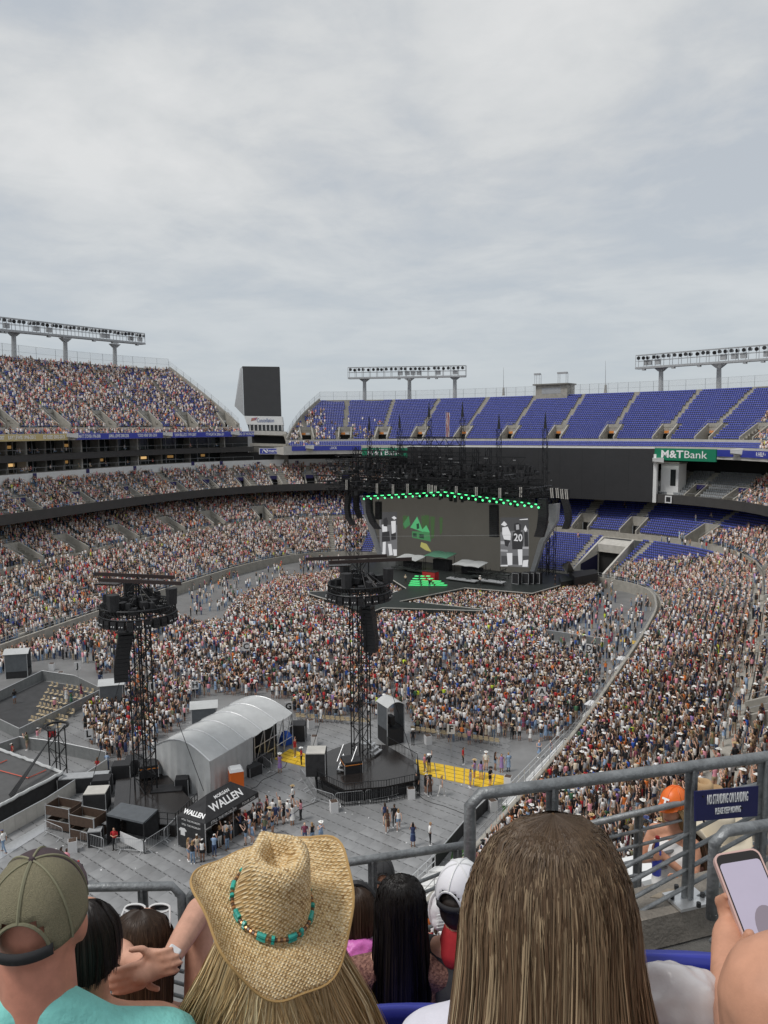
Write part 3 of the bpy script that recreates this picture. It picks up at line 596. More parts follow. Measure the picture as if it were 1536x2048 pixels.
# light racks on the rim
lampM = MB(); lampM.tube((0, 0, 0), (0, -.55, -.12), .34, 8, .46); lampM.mi = 1; lampM.tube((0, -.56, -.122), (0, -.58, -.126), .42, 8); lamp_src = None
def light_rack(x0, y0t, y0b, x1, y1t, y1b, d, posts, nl, label, group='light racks on the stadium rim'):
    A, B = on(x0, y0b, d), on(x1, y1b, d); ta, tb = on(x0, y0t, d), on(x1, y1t, d)
    o = thing('light_rack', label, 'floodlights', tuple(on(posts[0][0], posts[0][1], d)), group)
    A = Vector(A); B = Vector(B); n = Vector((-(B-A).y, (B-A).x, 0)).normalized()
    if n.dot(A) < 0: n = -n
    ha = ta.z-A.z; hb = tb.z-B.z
    N_ = int((B-A).length/2.1)
    mb = MB()
    for k, off in enumerate((0, 1.3)):
        for f in (0, .5, 1.0):
            mb.tube(A+n*off+Vector((0, 0, ha*f)), B+n*off+Vector((0, 0, hb*f)), .11 if f != .5 else .06, 4)
        for i in range(N_+1):
            p = A.lerp(B, i/N_)+n*off; mb.tube(p, p+Vector((0, 0, ha+(hb-ha)*i/N_)), .07, 4)
    for i in range(N_+1):
        p = A.lerp(B, i/N_); h = ha+(hb-ha)*i/N_
        for f in (0, 1.0): mb.tube(p+Vector((0, 0, h*f)), p+n*1.3+Vector((0, 0, h*f)), .06, 4)
    stuff(mb.build('frame', 'steel_flat', o))
    mb = MB(); mb.box(((A+B)/2+n*.6+Vector((0, 0, -.25)))[:], ((B-A).length, 1.7, .35), rot=Matrix(((*(B-A).normalized(),), (*n,), (0, 0, 1))).transposed()); mb.build('catwalk', 'steel_flat', o)
    src = None
    for i in range(nl):
        f = (i+.5)/nl; p = A.lerp(B, f)+n*.25+Vector((0, 0, (ha+(hb-ha)*f)*.76)); ang = math.atan2(n.y, n.x)-math.pi/2
        global lamp_src
        if lamp_src is None:
            me = bpy.data.meshes.new('lamp'); me.from_pydata(lampM.v, [], lampM.f); me.materials.append(MT['steel_flat']); me.materials.append(MT['lamp_off']); me.polygons.foreach_set('material_index', lampM.m); lamp_src = me
        lo = bpy.data.objects.new('lamp', lamp_src); COL.objects.link(lo); lo.location = p; lo.rotation_euler = (-.15+random.uniform(-.2, .2), 0, ang+random.uniform(-.5, .5)); lo.parent = o; lo.matrix_parent_inverse = parent_inv(o)
    for i in range(max(2, nl//4)):
        f = random.random(); p = A.lerp(B, f)+n*.4; h = ha+(hb-ha)*f
        mb = MB(); mb.box(tuple(p+Vector((0, 0, h*.35))), (1.3, .6, h*.42), math.atan2(n.y, n.x)-math.pi/2); mb.build('ballast_box', 'steel_flat', o)
        p = A.lerp(B, random.random())+n*.2+Vector((0, 0, -.55)); mb = MB(); mb.box(tuple(p), (.75, .7, .55), math.atan2(n.y, n.x)); mb.tube(p+Vector((0, 0, .2)), p+Vector((0, 0, .7)), .05); mb.build('speaker_box', 'steel_flat', o)
    for (px_, yb, yt) in posts:
        q = on(px_, yb, d); t = on(px_, yt, d); mb = MB(); mb.tube(Vector((q.x, q.y, q.z-3))+n*.5, Vector((t.x, t.y, t.z))+n*.5, .62, 8, .5)
        mb.hexa([tuple(Vector((t.x, t.y, t.z-dz))+n*b_+(B-A).normalized()*a_) for a_, b_, dz in ((-.5, .1, .9), (.5, .1, .9), (.5, .9, .9), (-.5, .9, .9), (-1.7, .1, 0), (1.7, .1, 0), (1.7, .9, 0), (-1.7, .9, 0))]); mb.build('post', 'steel_flat', o)
light_rack(-60, 627, 652, 290, 667, 686, 54, [(30, 716, 664), (133, 722, 676), (232, 730, 688)], 40, 'long steel floodlight rack on three posts above the crowded upper deck')
light_rack(696, 735, 755, 931, 731, 751, 44, [(728, 795, 757), (818, 792, 755), (909, 790, 753)], 25, 'steel floodlight rack on three posts behind the stage rigging')
light_rack(1271, 711, 735, 1600, 684, 712, 44, [(1320, 781, 735), (1436, 775, 728)], 28, 'steel floodlight rack on two posts above the empty seats beside the hut')
# hut on the rim
a = on(1071, 800, 41.5); b = on(1134, 797, 41.5); hut = thing('rim_hut', 'grey concrete hut with flat roof and antenna frames on the upper rim', 'hut', (a.x, a.y, a.z-1))
zt = on(1100, 770, 41.5).z; mb = MB(); quadbox(mb, a, b, a.z-1.5, zt, 5); mb.build('wall', 'concrete', hut)
xx, nn = facing(a, b); w_ = (b-a).length; mb = MB(); quadbox(mb, a-xx*.6+nn*.6, b+xx*.3+nn*.6, zt, zt+.35, 6); mb.build('roof', 'concrete_dark', hut)
mb = MB(); quadbox(mb, a+xx*w_*.2+nn*.03, a+xx*w_*.8+nn*.03, zt-2.2, zt-.7, .02); mb.build('window', 'steel_flat', hut)
mb = MB(); quadbox(mb, a+xx*w_*.42+nn*.03, a+xx*w_*.52+nn*.03, zt-4.4, zt-3.6, .02); mb.build('section_plate', bpy.data.materials['navy_sign'], hut)
for f0, f1 in ((-.02, .12), (.72, .97)):
    mb = MB()
    for f in (f0, f1):
        p = a+xx*w_*f+nn*.2; mb.tube((p.x, p.y, zt+.3), (p.x, p.y, zt+3.0), .06, 4); p = p-nn*1.2; mb.tube((p.x, p.y, zt+.3), (p.x, p.y, zt+3.0), .06, 4)
    p = a+xx*w_*f0; q = a+xx*w_*f1; mb.box(((p.x+q.x)/2, (p.y+q.y)/2, zt+2.9), ((q-p).length+.4, .8, .45), math.atan2(xx.y, xx.x)); mb.build('antenna_frame', 'steel_flat', hut)
for px_, yb, yt, lb in ((1007, 785, 735, 'thin lightning mast on the rim to the left of the concrete hut'), (1211, 780, 722, 'thin lightning mast on the rim to the right of the concrete hut')):
    p = on(px_, yb, 43); t = on(px_, yt, 43); o = thing('mast', lb, 'mast', tuple(p)); mb = MB(); mb.tube(p, t, .09, 5, .03); mb.build('pole', 'steel_flat', o); mb = MB(); mb.tube(p+Vector((0, 0, -.8)), p+Vector((0, 0, 1.3)), .4, 6, .25); mb.build('base', 'concrete', o)
# flag
p = on(892, 900, 21.5); t = on(892, 822, 21.5); fl = thing('flag_pole', 'white flagpole with a limp striped flag in front of the empty upper seats', 'flag', tuple(p)); mb = MB(); mb.tube(p+Vector((0, 0, -1)), t, .07, 6, .05); mb.build('pole', 'white_paint', fl)
h_ = t.z-p.z
for k in range(6):
    mb = MB(); z1 = t.z-.3-k*.1; mb.loft([[tuple(Vector((t.x, t.y, t.z-.4-j*h_*.62/6))+Vector(Rt)*(.1+k*.13+.06*math.sin(j*1.7+k)-.0*j)+Vector(Fw)*(.12*math.sin(k*1.9+j*.6))) for j in range(7)], [tuple(Vector((t.x, t.y, t.z-.4-j*h_*.62/6))+Vector(Rt)*(.24+k*.13+.06*math.sin(j*1.7+k+1))+Vector(Fw)*(.12*math.sin((k+1)*1.9+j*.6))) for j in range(7)]], close=False); mb.build('stripe', 'red' if k % 2 == 0 else 'white_paint', fl)
# ------------------------------------------------------------ the stage
SA = Vector((*G(745, 1112, 1.6), 0)); SB = Vector((*G(1060, 1150, 1.6), 0)); EXs = (SB-SA).normalized(); EYs = Vector((EXs.y, -EXs.x, 0))
if EYs.dot(SA) > 0: EYs = -EYs         # towards the audience
def spl(x, y, b=0.0):                   # pixel on the vertical plane parallel to the screen, b metres in front of it
    d = ray(x, y); o = SA+EYs*b; t = float((o.x-CAM[0])*EYs.x+(o.y-CAM[1])*EYs.y)/float(d[0]*EYs.x+d[1]*EYs.y); return Vector(CAM+d*t)
def spoly(mb, pts, b, th=.0):
    P = [spl(x, y, b) for x, y in pts]; n = len(P)
    a = sum(pts[i][0]*pts[(i+1) % n][1]-pts[(i+1) % n][0]*pts[i][1] for i in range(n))
    if a > 0: P = P[::-1]
    if th: mb.add(P+[p-EYs*th for p in P], [tuple(range(n)), tuple(range(2*n-1, n-1, -1))]+[(k, n+k, n+(k+1) % n, (k+1) % n) for k in range(n)])
    else: mb.add(P, [tuple(range(n))])
def sflat(name, colors, parent, b):      # list of (colour, [polygons]) lit picture elements on a screen
    for i, (c, polys) in enumerate(colors):
        for pg in polys:
            mb = MB(); spoly(mb, pg, b+i*.02, .01)
            key = 'led_%d_%d_%d' % tuple(int(q*1000) for q in c)
            m = bpy.data.materials.get(key) or mat(key, tuple(q*.15 for q in c), .5, emit=c, estr=.85)
            mb.build(name, m, parent)
def C4(x, y): return (660+x/2.743, 860+y/2.743)
scr = thing('led_wall', 'wide grey gabled LED wall at the back of the stage showing a green house', 'video screen', tuple((SA+SB)/2))
MT['led_grey'] = mat('led_grey', (.07, .068, .062), .5, var=.1, scale=.4, emit=(.075, .07, .06), estr=.55)
mb = MB(); spoly(mb, [(757, 1112), (741, 1050), (728, 996), (885, 985), (1090, 1013), (1096, 1050), (1060, 1150)], 0, .8); mb.build('screen', 'led_grey', scr)
mb = MB(); spoly(mb, [(1090, 1010), (1115, 1007), (1113, 1043), (1087, 1085), (1066, 1150), (1058, 1150), (1077, 1085), (1098, 1045)], .35, 1.2); mb.build('side_trim', 'steel_flat', scr)
mb = MB(); spoly(mb, [(719, 992), (734, 996), (746, 1050), (764, 1110), (756, 1113), (737, 1060)], .35, 1.2); mb.build('side_trim', 'steel_flat', scr)
wh, lg, mg, dk = (.55, .55, .56), (.30, .30, .31), (.13, .13, .135), (.03, .03, .032)
R4 = lambda L: [C4(*p) for p in L]
# right live picture: three people in black and white
sflat('picture', [(mg, [R4([(935, 480), (1090, 480), (1090, 755), (935, 745)])]),
    ((.06, .06, .062), [R4([(935, 480), (1090, 480), (1090, 545), (935, 560)]), R4([(940, 690), (1090, 690), (1090, 740), (940, 735)])]),
    (lg, [R4([(936, 610), (985, 612), (985, 628), (936, 626)]), R4([(1050, 640), (1090, 640), (1090, 652), (1050, 652)]), R4([(936, 655), (975, 658), (975, 668), (936, 666)])]),
    (wh, [R4([(938, 520), (955, 500), (972, 518), (960, 528)]), R4([(945, 535), (975, 530), (992, 570), (990, 605), (955, 600), (945, 570)]), R4([(1062, 545), (1072, 522), (1082, 545), (1074, 560)]), R4([(970, 675), (1000, 675), (1000, 740), (975, 742)]), R4([(1030, 655), (1055, 655), (1055, 740), (1035, 742)]), R4([(936, 742), (975, 740), (975, 748), (936, 748)]), R4([(1060, 715), (1088, 712), (1084, 750), (1055, 750)]), R4([(1040, 490), (1085, 486), (1085, 492), (1040, 494)])]),
    (dk, [R4([(1010, 515), (1030, 508), (1048, 520), (1046, 560), (1020, 565), (1008, 545)]), R4([(1005, 560), (1055, 558), (1062, 600), (1055, 655), (1000, 655), (998, 600)]), R4([(1065, 560), (1085, 558), (1088, 640), (1068, 640)]), R4([(955, 600), (990, 605), (975, 640), (960, 635)])]),
    (lg, [R4([(1020, 520), (1036, 518), (1038, 545), (1022, 548)])])], scr, .06)
text('lettering', '20', 2.1, bpy.data.materials['led_550_550_560'], scr, spl(*C4(1032, 592), .22), EXs, up, bold=.04, width=1.9)
sflat('picture', [(mg, [R4([(268, 450), (368, 450), (368, 690), (275, 690)])]), ((.06, .06, .062), [R4([(285, 450), (368, 450), (368, 520), (280, 520)])]),
    (wh, [R4([(338, 480), (352, 472), (366, 484), (352, 492)]), R4([(335, 500), (360, 498), (360, 560), (340, 570)]), R4([(285, 520), (312, 515), (314, 560), (288, 565)]), R4([(290, 610), (306, 610), (304, 688), (288, 686)]), R4([(318, 625), (336, 625), (344, 685), (326, 688)]), R4([(275, 672), (290, 672), (290, 688), (275, 688)]), R4([(345, 655), (366, 655), (366, 690), (350, 690)])]),
    (dk, [R4([(292, 490), (310, 478), (318, 500), (314, 530), (294, 528)]), R4([(286, 560), (325, 555), (330, 610), (284, 615)]), R4([(335, 570), (362, 565), (362, 600), (336, 605)])])], scr, .06)
text('lettering', '28', 1.4, bpy.data.materials['led_550_550_560'], scr, spl(*C4(298, 545), .22), EXs, up, bold=.03, width=1.2)
# green house picture
sflat('picture', [((.045, .085, .035), [R4([(520, 465), (545, 470), (540, 580), (525, 560)]), R4([(500, 470), (530, 470), (525, 560), (505, 560)]), R4([(550, 475), (575, 475), (570, 590), (555, 600)]), R4([(600, 480), (618, 480), (615, 560), (604, 580)]), R4([(400, 470), (425, 470), (420, 540), (402, 545)])]),
    ((.05, .17, .07), [R4([(400, 515), (432, 470), (440, 520), (412, 540)]), R4([(450, 555), (545, 560), (553, 612), (450, 590)])]),
    ((.075, .34, .14), [R4([(440, 535), (478, 475), (512, 560)]), R4([(498, 555), (528, 522), (548, 562)])]),
    ((.02, .05, .03), [R4([(474, 515), (488, 512), (490, 540), (476, 545)]), R4([(455, 565), (475, 567), (475, 588), (455, 585)]), R4([(490, 570), (515, 573), (515, 596), (490, 592)])]),
    ((.32, .3, .1), [R4([(500, 615), (530, 625), (545, 650), (555, 668), (525, 660), (495, 640)])])], scr, .06)
# deck
deck = thing('stage', 'large black stage with long angled catwalks reaching into the crowd', 'stage', tuple((SA+SB)/2))
MT['deck'] = mat('stage_deck', (.022, .026, .025), .45, var=.25, scale=.5)
for i, (nm, pg) in enumerate((('main_deck', STAGE_PX[0]), ('catwalk', STAGE_PX[1]))):
    mb = MB(); mb.prism([G(x, y, STAGE_Z) for x, y in pg], .0 if i == 0 else .0, STAGE_Z-.004*i); mb.build(nm, 'deck', deck)
for a, b in (((1197, 1149), (1065, 1187)), ((1065, 1187), (930, 1176)), ((930, 1176), (800, 1203)), ((850, 1206), (966, 1219)), ((966, 1222), (765, 1216)), ((765, 1216), (740, 1226)), ((700, 1214), (618, 1188)), ((785, 1160), (812, 1177)), ((620, 1184), (660, 1182))):
    mb = MB(); p = at(*a, STAGE_Z); q = at(*b, STAGE_Z); mb.tube(p+np.array([0, 0, .02]), q+np.array([0, 0, .02]), .09, 4); mb.build('edge_light_strip', 'concrete_light', deck)
for dy, (x0, x1) in ((0, (828, 862)), (5, (824, 868)), (10, (820, 884)), (14, (818, 890)), (18, (816, 896))):
    y = 1153+dy
    for k in range(3):
        a_ = x0+(x1-x0)*k/3+1; b_ = x0+(x1-x0)*(k+1)/3-4
        z = STAGE_Z+1.0-dy*.05; mb = MB(); p = Vector(at(a_, y, z)); q = Vector(at(b_, y+.6, z)); mb.hexa([tuple(c) for c in (p, q, q+EYs*-.45, p+EYs*-.45)]+[tuple(c+Vector((0, 0, .14))) for c in (p, q, q+EYs*-.45, p+EYs*-.45)]); mb.build('lit_step', mat('green_step', (.1, .5, .2), .5, emit=(.06, .75, .2), estr=.65) if 'green_step' not in bpy.data.materials else bpy.data.materials['green_step'], deck)
def stage_pt(x, y, z=STAGE_Z): p = at(x, y, z); return Vector((p[0], p[1], z))
def canopy(x, y, w, dp, h, m, label):
    p = stage_pt(x, y); o = thing('stage_canopy', label, 'canopy', tuple(p)); c0 = p
    def Q(a, b, z): return tuple(c0+EXs*a+EYs*b+Vector((0, 0, z)))
    for a in (-w/2, w/2):
        for b in (-dp/2, dp/2): mb = MB(); mb.tube(Q(a, b, 0), Q(a, b, h), .06); mb.build('post', 'truss', o)
    mb = MB(); n = 8; rings = [[Q(-w/2-.3+(w+.6)*k/n, b, h+.35*math.sin(math.pi*((k*2 % n)/n))*(.4)+(.0 if b > 0 else .5)) for k in range(n+1)] for b in (dp/2+.4, -dp/2-.4)]
    mb.loft(rings, close=False); ob = mb.build('roof', m, o)
    sol = ob.modifiers.new('thick', 'SOLIDIFY'); sol.thickness = .08
    mb = MB(); mb.box(tuple(c0-EYs*(dp*.3)+Vector((0, 0, h*.35))), (w*.8, dp*.4, h*.7), math.atan2(EXs.y, EXs.x)); mb.build('riser', 'black_cloth', o); return o
canopy(820, 1139, 5.0, 3, 2.3, 'tent', 'grey wavy canopy over equipment at the left of the stage')
canopy(880, 1140, 5.0, 3.2, 3.0, mat('green_canopy', (.10, .26, .17), .6), 'green tinted flat canopy at the middle of the stage')
canopy(940, 1148, 5.6, 3, 1.9, 'tent', 'low grey canopy over equipment right of the green canopy')
# red riser with performer
p = stage_pt(861, 1161); pod = thing('red_riser', 'dark red box riser at the top of the green steps', 'riser', tuple(p))
mb = MB(); mb.box(tuple(p+Vector((0, 0, .9))), (2.9, 1.4, 1.8), math.atan2(EXs.y, EXs.x)); mb.build('box', 'red', pod); mb = MB(); mb.box(tuple(p+Vector((0, 0, 1.83))), (3.0, 1.5, .06), math.atan2(EXs.y, EXs.x)); mb.build('top', 'black', pod)
# speakers, amplifiers and risers on the deck
def deckbox(name, x, y, w, d, h, m, label, cat, z=STAGE_Z, rz=None, front=None):
    p = stage_pt(x, y, z); o = thing(name, label, cat, tuple(p)); a = math.atan2(EXs.y, EXs.x) if rz is None else rz
    mb = MB(); mb.box(tuple(p+Vector((0, 0, h/2))), (w, d, h), a); mb.build('cabinet', m, o)
    f = Vector((math.sin(a), -math.cos(a), 0)); r = Vector((math.cos(a), math.sin(a), 0)); c = p+f*(d/2+.02)
    for k in range(4):
        s_ = [(-1, 1), (1, 1), (1, -1), (-1, -1)]; q0, q1 = s_[k], s_[(k+1) % 4]; mb = MB(); mb.tube(c+r*(w*.45*q0[0])+Vector((0, 0, h/2+h*.45*q0[1])), c+r*(w*.45*q1[0])+Vector((0, 0, h/2+h*.45*q1[1])), .05); mb.build('frame_bar', front or 'steel_flat', o)
    return o
lbs = ['left end of the amplifier row', 'second in the amplifier row', 'third in the amplifier row', 'right end of the amplifier row']
for k, x in enumerate((1033, 1053, 1063, 1075)): deckbox('amplifier', x, 1168-k*.4, 1.5, 1, 2.2, 'black', f'black silver-framed amplifier cabinet, {lbs[k]} on stage', 'amplifier')
for k, (x, y, w, h) in enumerate(((925, 1163, 6.5, .8), (975, 1160, 7, 1.0), (985, 1169, 5, 1.3), (960, 1152, 5, 1.6), (1005, 1156, 3, 1.5), (810, 1142, 6, 1.3), (835, 1146, 4, 1.0))):
    nm = ['long low black platform right of the red riser', 'wide black platform in front of the low grey canopy', 'black keyboard stand platform near the amplifier row', 'black drum platform under the low grey canopy', 'small black platform beside the keyboard stand', 'black platform under the grey wavy canopy', 'low black platform left of the green canopy'][k]
    p = stage_pt(x, y); o = thing('stage_platform', nm, 'platform', tuple(p)); a = math.atan2(EXs.y, EXs.x); mb = MB(); mb.box(tuple(p+Vector((0, 0, h*.5))), (w, 1.6, .18), a); mb.build('top', 'steel_flat' if k in (0, 2) else 'deck', o)
    for q in (-.46, .46):
        mb = MB(); mb.tube(tuple(p+EXs*(w*q)), tuple(p+EXs*(w*q)+Vector((0, 0, h*.5))), .07); mb.build('leg', 'truss', o)
    mb = MB()
    for j in range(7): mb.tube(tuple(p+EXs*random.uniform(-w/2, w/2)+Vector((0, 0, h*.5))), tuple(p+EXs*random.uniform(-w/2, w/2)+Vector((0, 0, h*.5+random.uniform(.5, 1.4)))), .05)
    stuff(mb.build('stands_and_instruments', 'truss', o))
# dark side platform at the right end
side = thing('side_platform', 'stepped dark platform with a tilted panel at the right end of the stage', 'platform', tuple(stage_pt(1165, 1150)))
for k, (pg, z0, z1) in enumerate((([(1138, 1143), (1190, 1138), (1196, 1146), (1150, 1155)], STAGE_Z, STAGE_Z+1.6), ([(1118, 1150), (1150, 1146), (1160, 1158), (1122, 1164)], STAGE_Z, STAGE_Z+.8))):
    mb = MB(); mb.prism([G(x, y, z1) for x, y in pg], z0, z1); mb.build('deck_block', 'deck' if k else 'black', side)
mb = MB(); P = [Vector(at(x, y, z)) for x, y, z in ((1123, 1130, 3.4), (1134, 1147, 2.6), (1149, 1142, 3.4), (1138, 1122, 6.0))]; mb.hexa([tuple(p) for p in P]+[tuple(p+EYs*.2) for p in P]); mb.build('tilted_panel', 'concrete_dark', side)
# ------------------------------------------------------------ rigging
def sp(a, b, z): return SA+EXs*a+EYs*b+Vector((0, 0, z))
SW = (SB-SA).length
rig = thing('stage_rigging', 'dense black truss roof full of lamps hanging above the stage', 'truss', tuple(sp(SW/2, 6, STAGE_Z)))
rt = MB
def tr(a, b, w=.9, st=1.2, h=None, nm='truss'): mb = MB(); mb.truss(a, b, w, h, .085, st); stuff(mb.build(nm, 'truss', rig))
for b in (1.5, 6, 11): tr(sp(-4, b, 18.3), sp(SW+5, b, 18.3))
for b in (3, 9): tr(sp(-3, b, 20.4), sp(SW+4, b, 20.4), 1.1)
for b in (2, 8): tr(sp(6, b, 22.6), sp(SW-2, b, 22.6), 1.2, 1.4)
tr(sp(12, 5, 25.2), sp(SW-9, 5, 25.2), 1.6, 1.5); tr(sp(-7, 4, 24.3), sp(13, 4, 24.3), 1.3, 1.5); tr(sp(SW*.52, 10, 21.8), sp(SW+6.5, 10, 21.8), 1.5, 1.6); tr(sp(13, 9, 26.8), sp(SW-13, 9, 26.8), 1.6, 1.5)
tr(sp(-8, 10, 20.0), sp(SW+7, 10, 20.0), 1.3); tr(sp(-8, 6, 23.4), sp(SW*.5, 6, 23.4), 1.5, 1.3); tr(sp(SW*.45, 7, 24.6), sp(SW+2, 7, 24.6), 1.5, 1.3); tr(sp(10, 3, 28.2), sp(SW-14, 3, 28.2), 1.7, 1.3); tr(sp(2, 8, 25.6), sp(SW-18, 8, 25.6), 1.4, 1.3)
for a in np.linspace(2, SW-8, 6):
    for b in (3, 8): tr(sp(a, b, 18), sp(a, b, 27), .9, 1.1)
for a in np.linspace(-3, SW+4, 7): tr(sp(a, 0, 19.3), sp(a, 12.5, 19.3), .8); tr(sp(a*.8+4, 0, 21.6), sp(a*.8+4, 11, 21.6), .8)
mastpx = ((738, 832, 3), (799, 828, 3), (858, 805, 5), (925, 803, 5), (998, 827, 7), (1091, 824, 8))
for x, yt, b in mastpx:
    t = spl(x, yt, b); q = Vector((t.x, t.y, 18)); mb = MB(); mb.truss(q, Vector((t.x, t.y, t.z-3)), .75, .75, .06, 1.1); mb.tube((t.x, t.y, t.z-3), t, .34, 4, .05); stuff(mb.build('mast', 'truss', rig))
for x, y, b in ((700, 1112, 2), (1088, 1150, 3), (1102, 1148, -2), (716, 1110, -3)):
    q = Vector((*G(x, y, STAGE_Z), STAGE_Z)); mb = MB(); mb.truss(q, q+Vector((0, 0, 17)), 1.3, 1.3, .08, 1.5); stuff(mb.build('roof_column', 'truss', rig))
mb = MB()
for k in range(620):                    # moving heads, dimmers and motors, too small to tell apart
    a = random.uniform(-4, SW+5); b = random.choice((1.5, 3, 6, 9, 11)); z = random.choice((16.9, 17.2, 17.6, 19.1, 19.3, 21.4, 22.3, 23.2)); c = sp(a, b+random.uniform(-.4, .4), z)
    mb.box(tuple(c), (random.uniform(.3, .8), random.uniform(.3, .6), random.uniform(.4, 1.1)), random.uniform(0, 3))
for k in range(60):
    a = random.uniform(-4, SW+5); mb.tube(sp(a, random.uniform(0, 11), 17), sp(a+random.uniform(-1, 1), random.uniform(0, 11), 24), .03, 3)
stuff(mb.build('small_fixtures', 'black', rig))
mb = MB()
for k in range(80):
    a = random.uniform(-4, SW+5); c = sp(a, random.choice((1.0, 5.6, 11.5)), random.choice((17.3, 18.9, 20.8, 22.0, 23.8, 25))); mb.box(tuple(c), (random.uniform(.2, .9), .1, .12), math.atan2(EXs.y, EXs.x))
stuff(mb.build('bright_fittings', 'alu', rig))
for cx, cy in ((1218, 345), (1248, 345), (1273, 350), (1298, 352), (545, 325), (563, 328), (583, 332), (697, 335), (807, 340), (936, 345), (1050, 340), (95, 300), (262, 320), (350, 325), (430, 322)):
    x, y = C4(cx, cy); t = spl(x, y-10, 11.8); e = spl(x+(2 if cx > 1100 else 0), y+10, 11.8); mb = MB(); mb.box(tuple((t+e)/2), (.75, .5, (t-e).length), math.atan2(EXs.y, EXs.x)); pod_ = mb.build('light_pod', 'black', rig)
    mb = MB()
    for j in range(8):
        for sgn in (-.17, .17): c = t.lerp(e, (j+.5)/8)+EXs*sgn+EYs*.27; mb.tube(c, c+EYs*.03, .11, 6)
    stuff(mb.build('lenses', 'concrete_light', pod_))
lampg = MB(); lampg.tube((0, 0, 0), (0, 0, .35), .22, 8, .3); me_g = None
for i in range(26):
    f = i/25; x = 730+f*(1079-730); y = (997+(989-997)*(x-730)/155) if x < 885 else (989+(1014-989)*(x-885)/194)
    c = spl(x, y, 12.4); mb = MB(); mb.box(tuple(c+Vector((0, 0, .35))), (.7, .6, .5), math.atan2(EXs.y, EXs.x)); l = mb.build('green_lamp', 'black', rig)
    mb = MB(); mb.tube(c+EYs*.35-Vector((0, 0, .05)), c+EYs*.42-Vector((0, 0, .07)), .21, 8); mb.build('lens', 'green_light', l)
mb = MB(); mb.tube(spl(728, 993, 12.2), spl(885, 984, 12.2), .12); mb.build('green_strip', 'green_light', rig)
mb = MB(); mb.tube(spl(888, 984, 12.2), spl(1082, 1010, 12.2), .12); mb.build('green_strip', 'green_light', rig)
# line arrays
def line_array(top, pts, w, dpt, n, label, facev, group='line arrays at the stage', rot=0.0):
    o = thing('line_array', label, 'loudspeaker', tuple(top), group); P = [Vector(p) for p in pts]; L = [0]
    for a, b in zip(P[:-1], P[1:]): L.append(L[-1]+(b-a).length)
    def q(s):
        for i in range(len(P)-1):
            if s <= L[i+1] or i == len(P)-2: return P[i].lerp(P[i+1], (s-L[i])/(L[i+1]-L[i]))
    f = Vector(facev).normalized(); r = Vector((-f.y, f.x, 0)).normalized(); r.rotate(Matrix.Rotation(rot, 3, 'Z'))
    for i in range(n):
        a = q(L[-1]*i/n); b = q(L[-1]*(i+.93)/n); dn = (b-a).normalized(); fw = r.cross(dn).normalized()
        if fw.dot(f) < 0: fw = -fw
        mb = MB(); mb.hexa([tuple(b+r*(-w/2)-fw*dpt/2), tuple(b+r*(w/2)-fw*dpt/2), tuple(b+r*(w/2)+fw*dpt/2), tuple(b+r*(-w/2)+fw*dpt/2), tuple(a+r*(-w/2)-fw*dpt/2), tuple(a+r*(w/2)-fw*dpt/2), tuple(a+r*(w/2)+fw*dpt/2), tuple(a+r*(-w/2)+fw*dpt/2)]); mb.build('speaker_cabinet', 'black', o)
    mb = MB(); a = P[0]; mb.box(tuple(a+Vector((0, 0, .15))), (w, dpt*1.1, .15), math.atan2(r.y, r.x)); mb.tube(a+Vector((0, 0, .2)), Vector(top), .05); mb.build('flying_frame', 'truss', o); return o
for pts, b, w, n, lb in (([(697, 992), (694, 1015), (697, 1035), (706, 1050)], 9, 1.2, 14, 'outermost curved line array at the left edge of the stage roof'), ([(713, 990), (713, 1015), (718, 1032), (722, 1036)], 6, 1.1, 11, 'shorter curved line array just right of the outermost left one'), ([(738, 1000), (739, 1025), (746, 1045), (756, 1058)], 11, 1.4, 14, 'long curved line array in front of the left live picture'), ([(757, 1005), (757, 1039)], 4, 1.3, 10, 'short straight line array beside the left live picture'), ([(988, 1012), (988.5, 1074)], 8, 1.7, 16, 'straight line array hanging in front of the middle of the LED wall'), ([(1086, 1000), (1087, 1030), (1084, 1055), (1078, 1074)], 10, 1.7, 16, 'wide curved line array in front of the right trim of the LED wall'), ([(1128, 995), (1135, 1018), (1137, 1040), (1131, 1058)], 8, 1.1, 14, 'outermost curved line array at the right edge of the stage roof')):
    P = [spl(x, y, b) for x, y in pts]; line_array(P[0]+Vector((0, 0, 1.6)), P, w, .9, n, lb, EYs)
# the long cable across the screen
mb = MB(); mb.tube(spl(735, 1073, 9), spl(1040, 1070, 9), .03, 4); tag(mb.build('cable', 'steel_flat'), 'thin pale cable strung across the stage in front of the LED wall', 'cable')
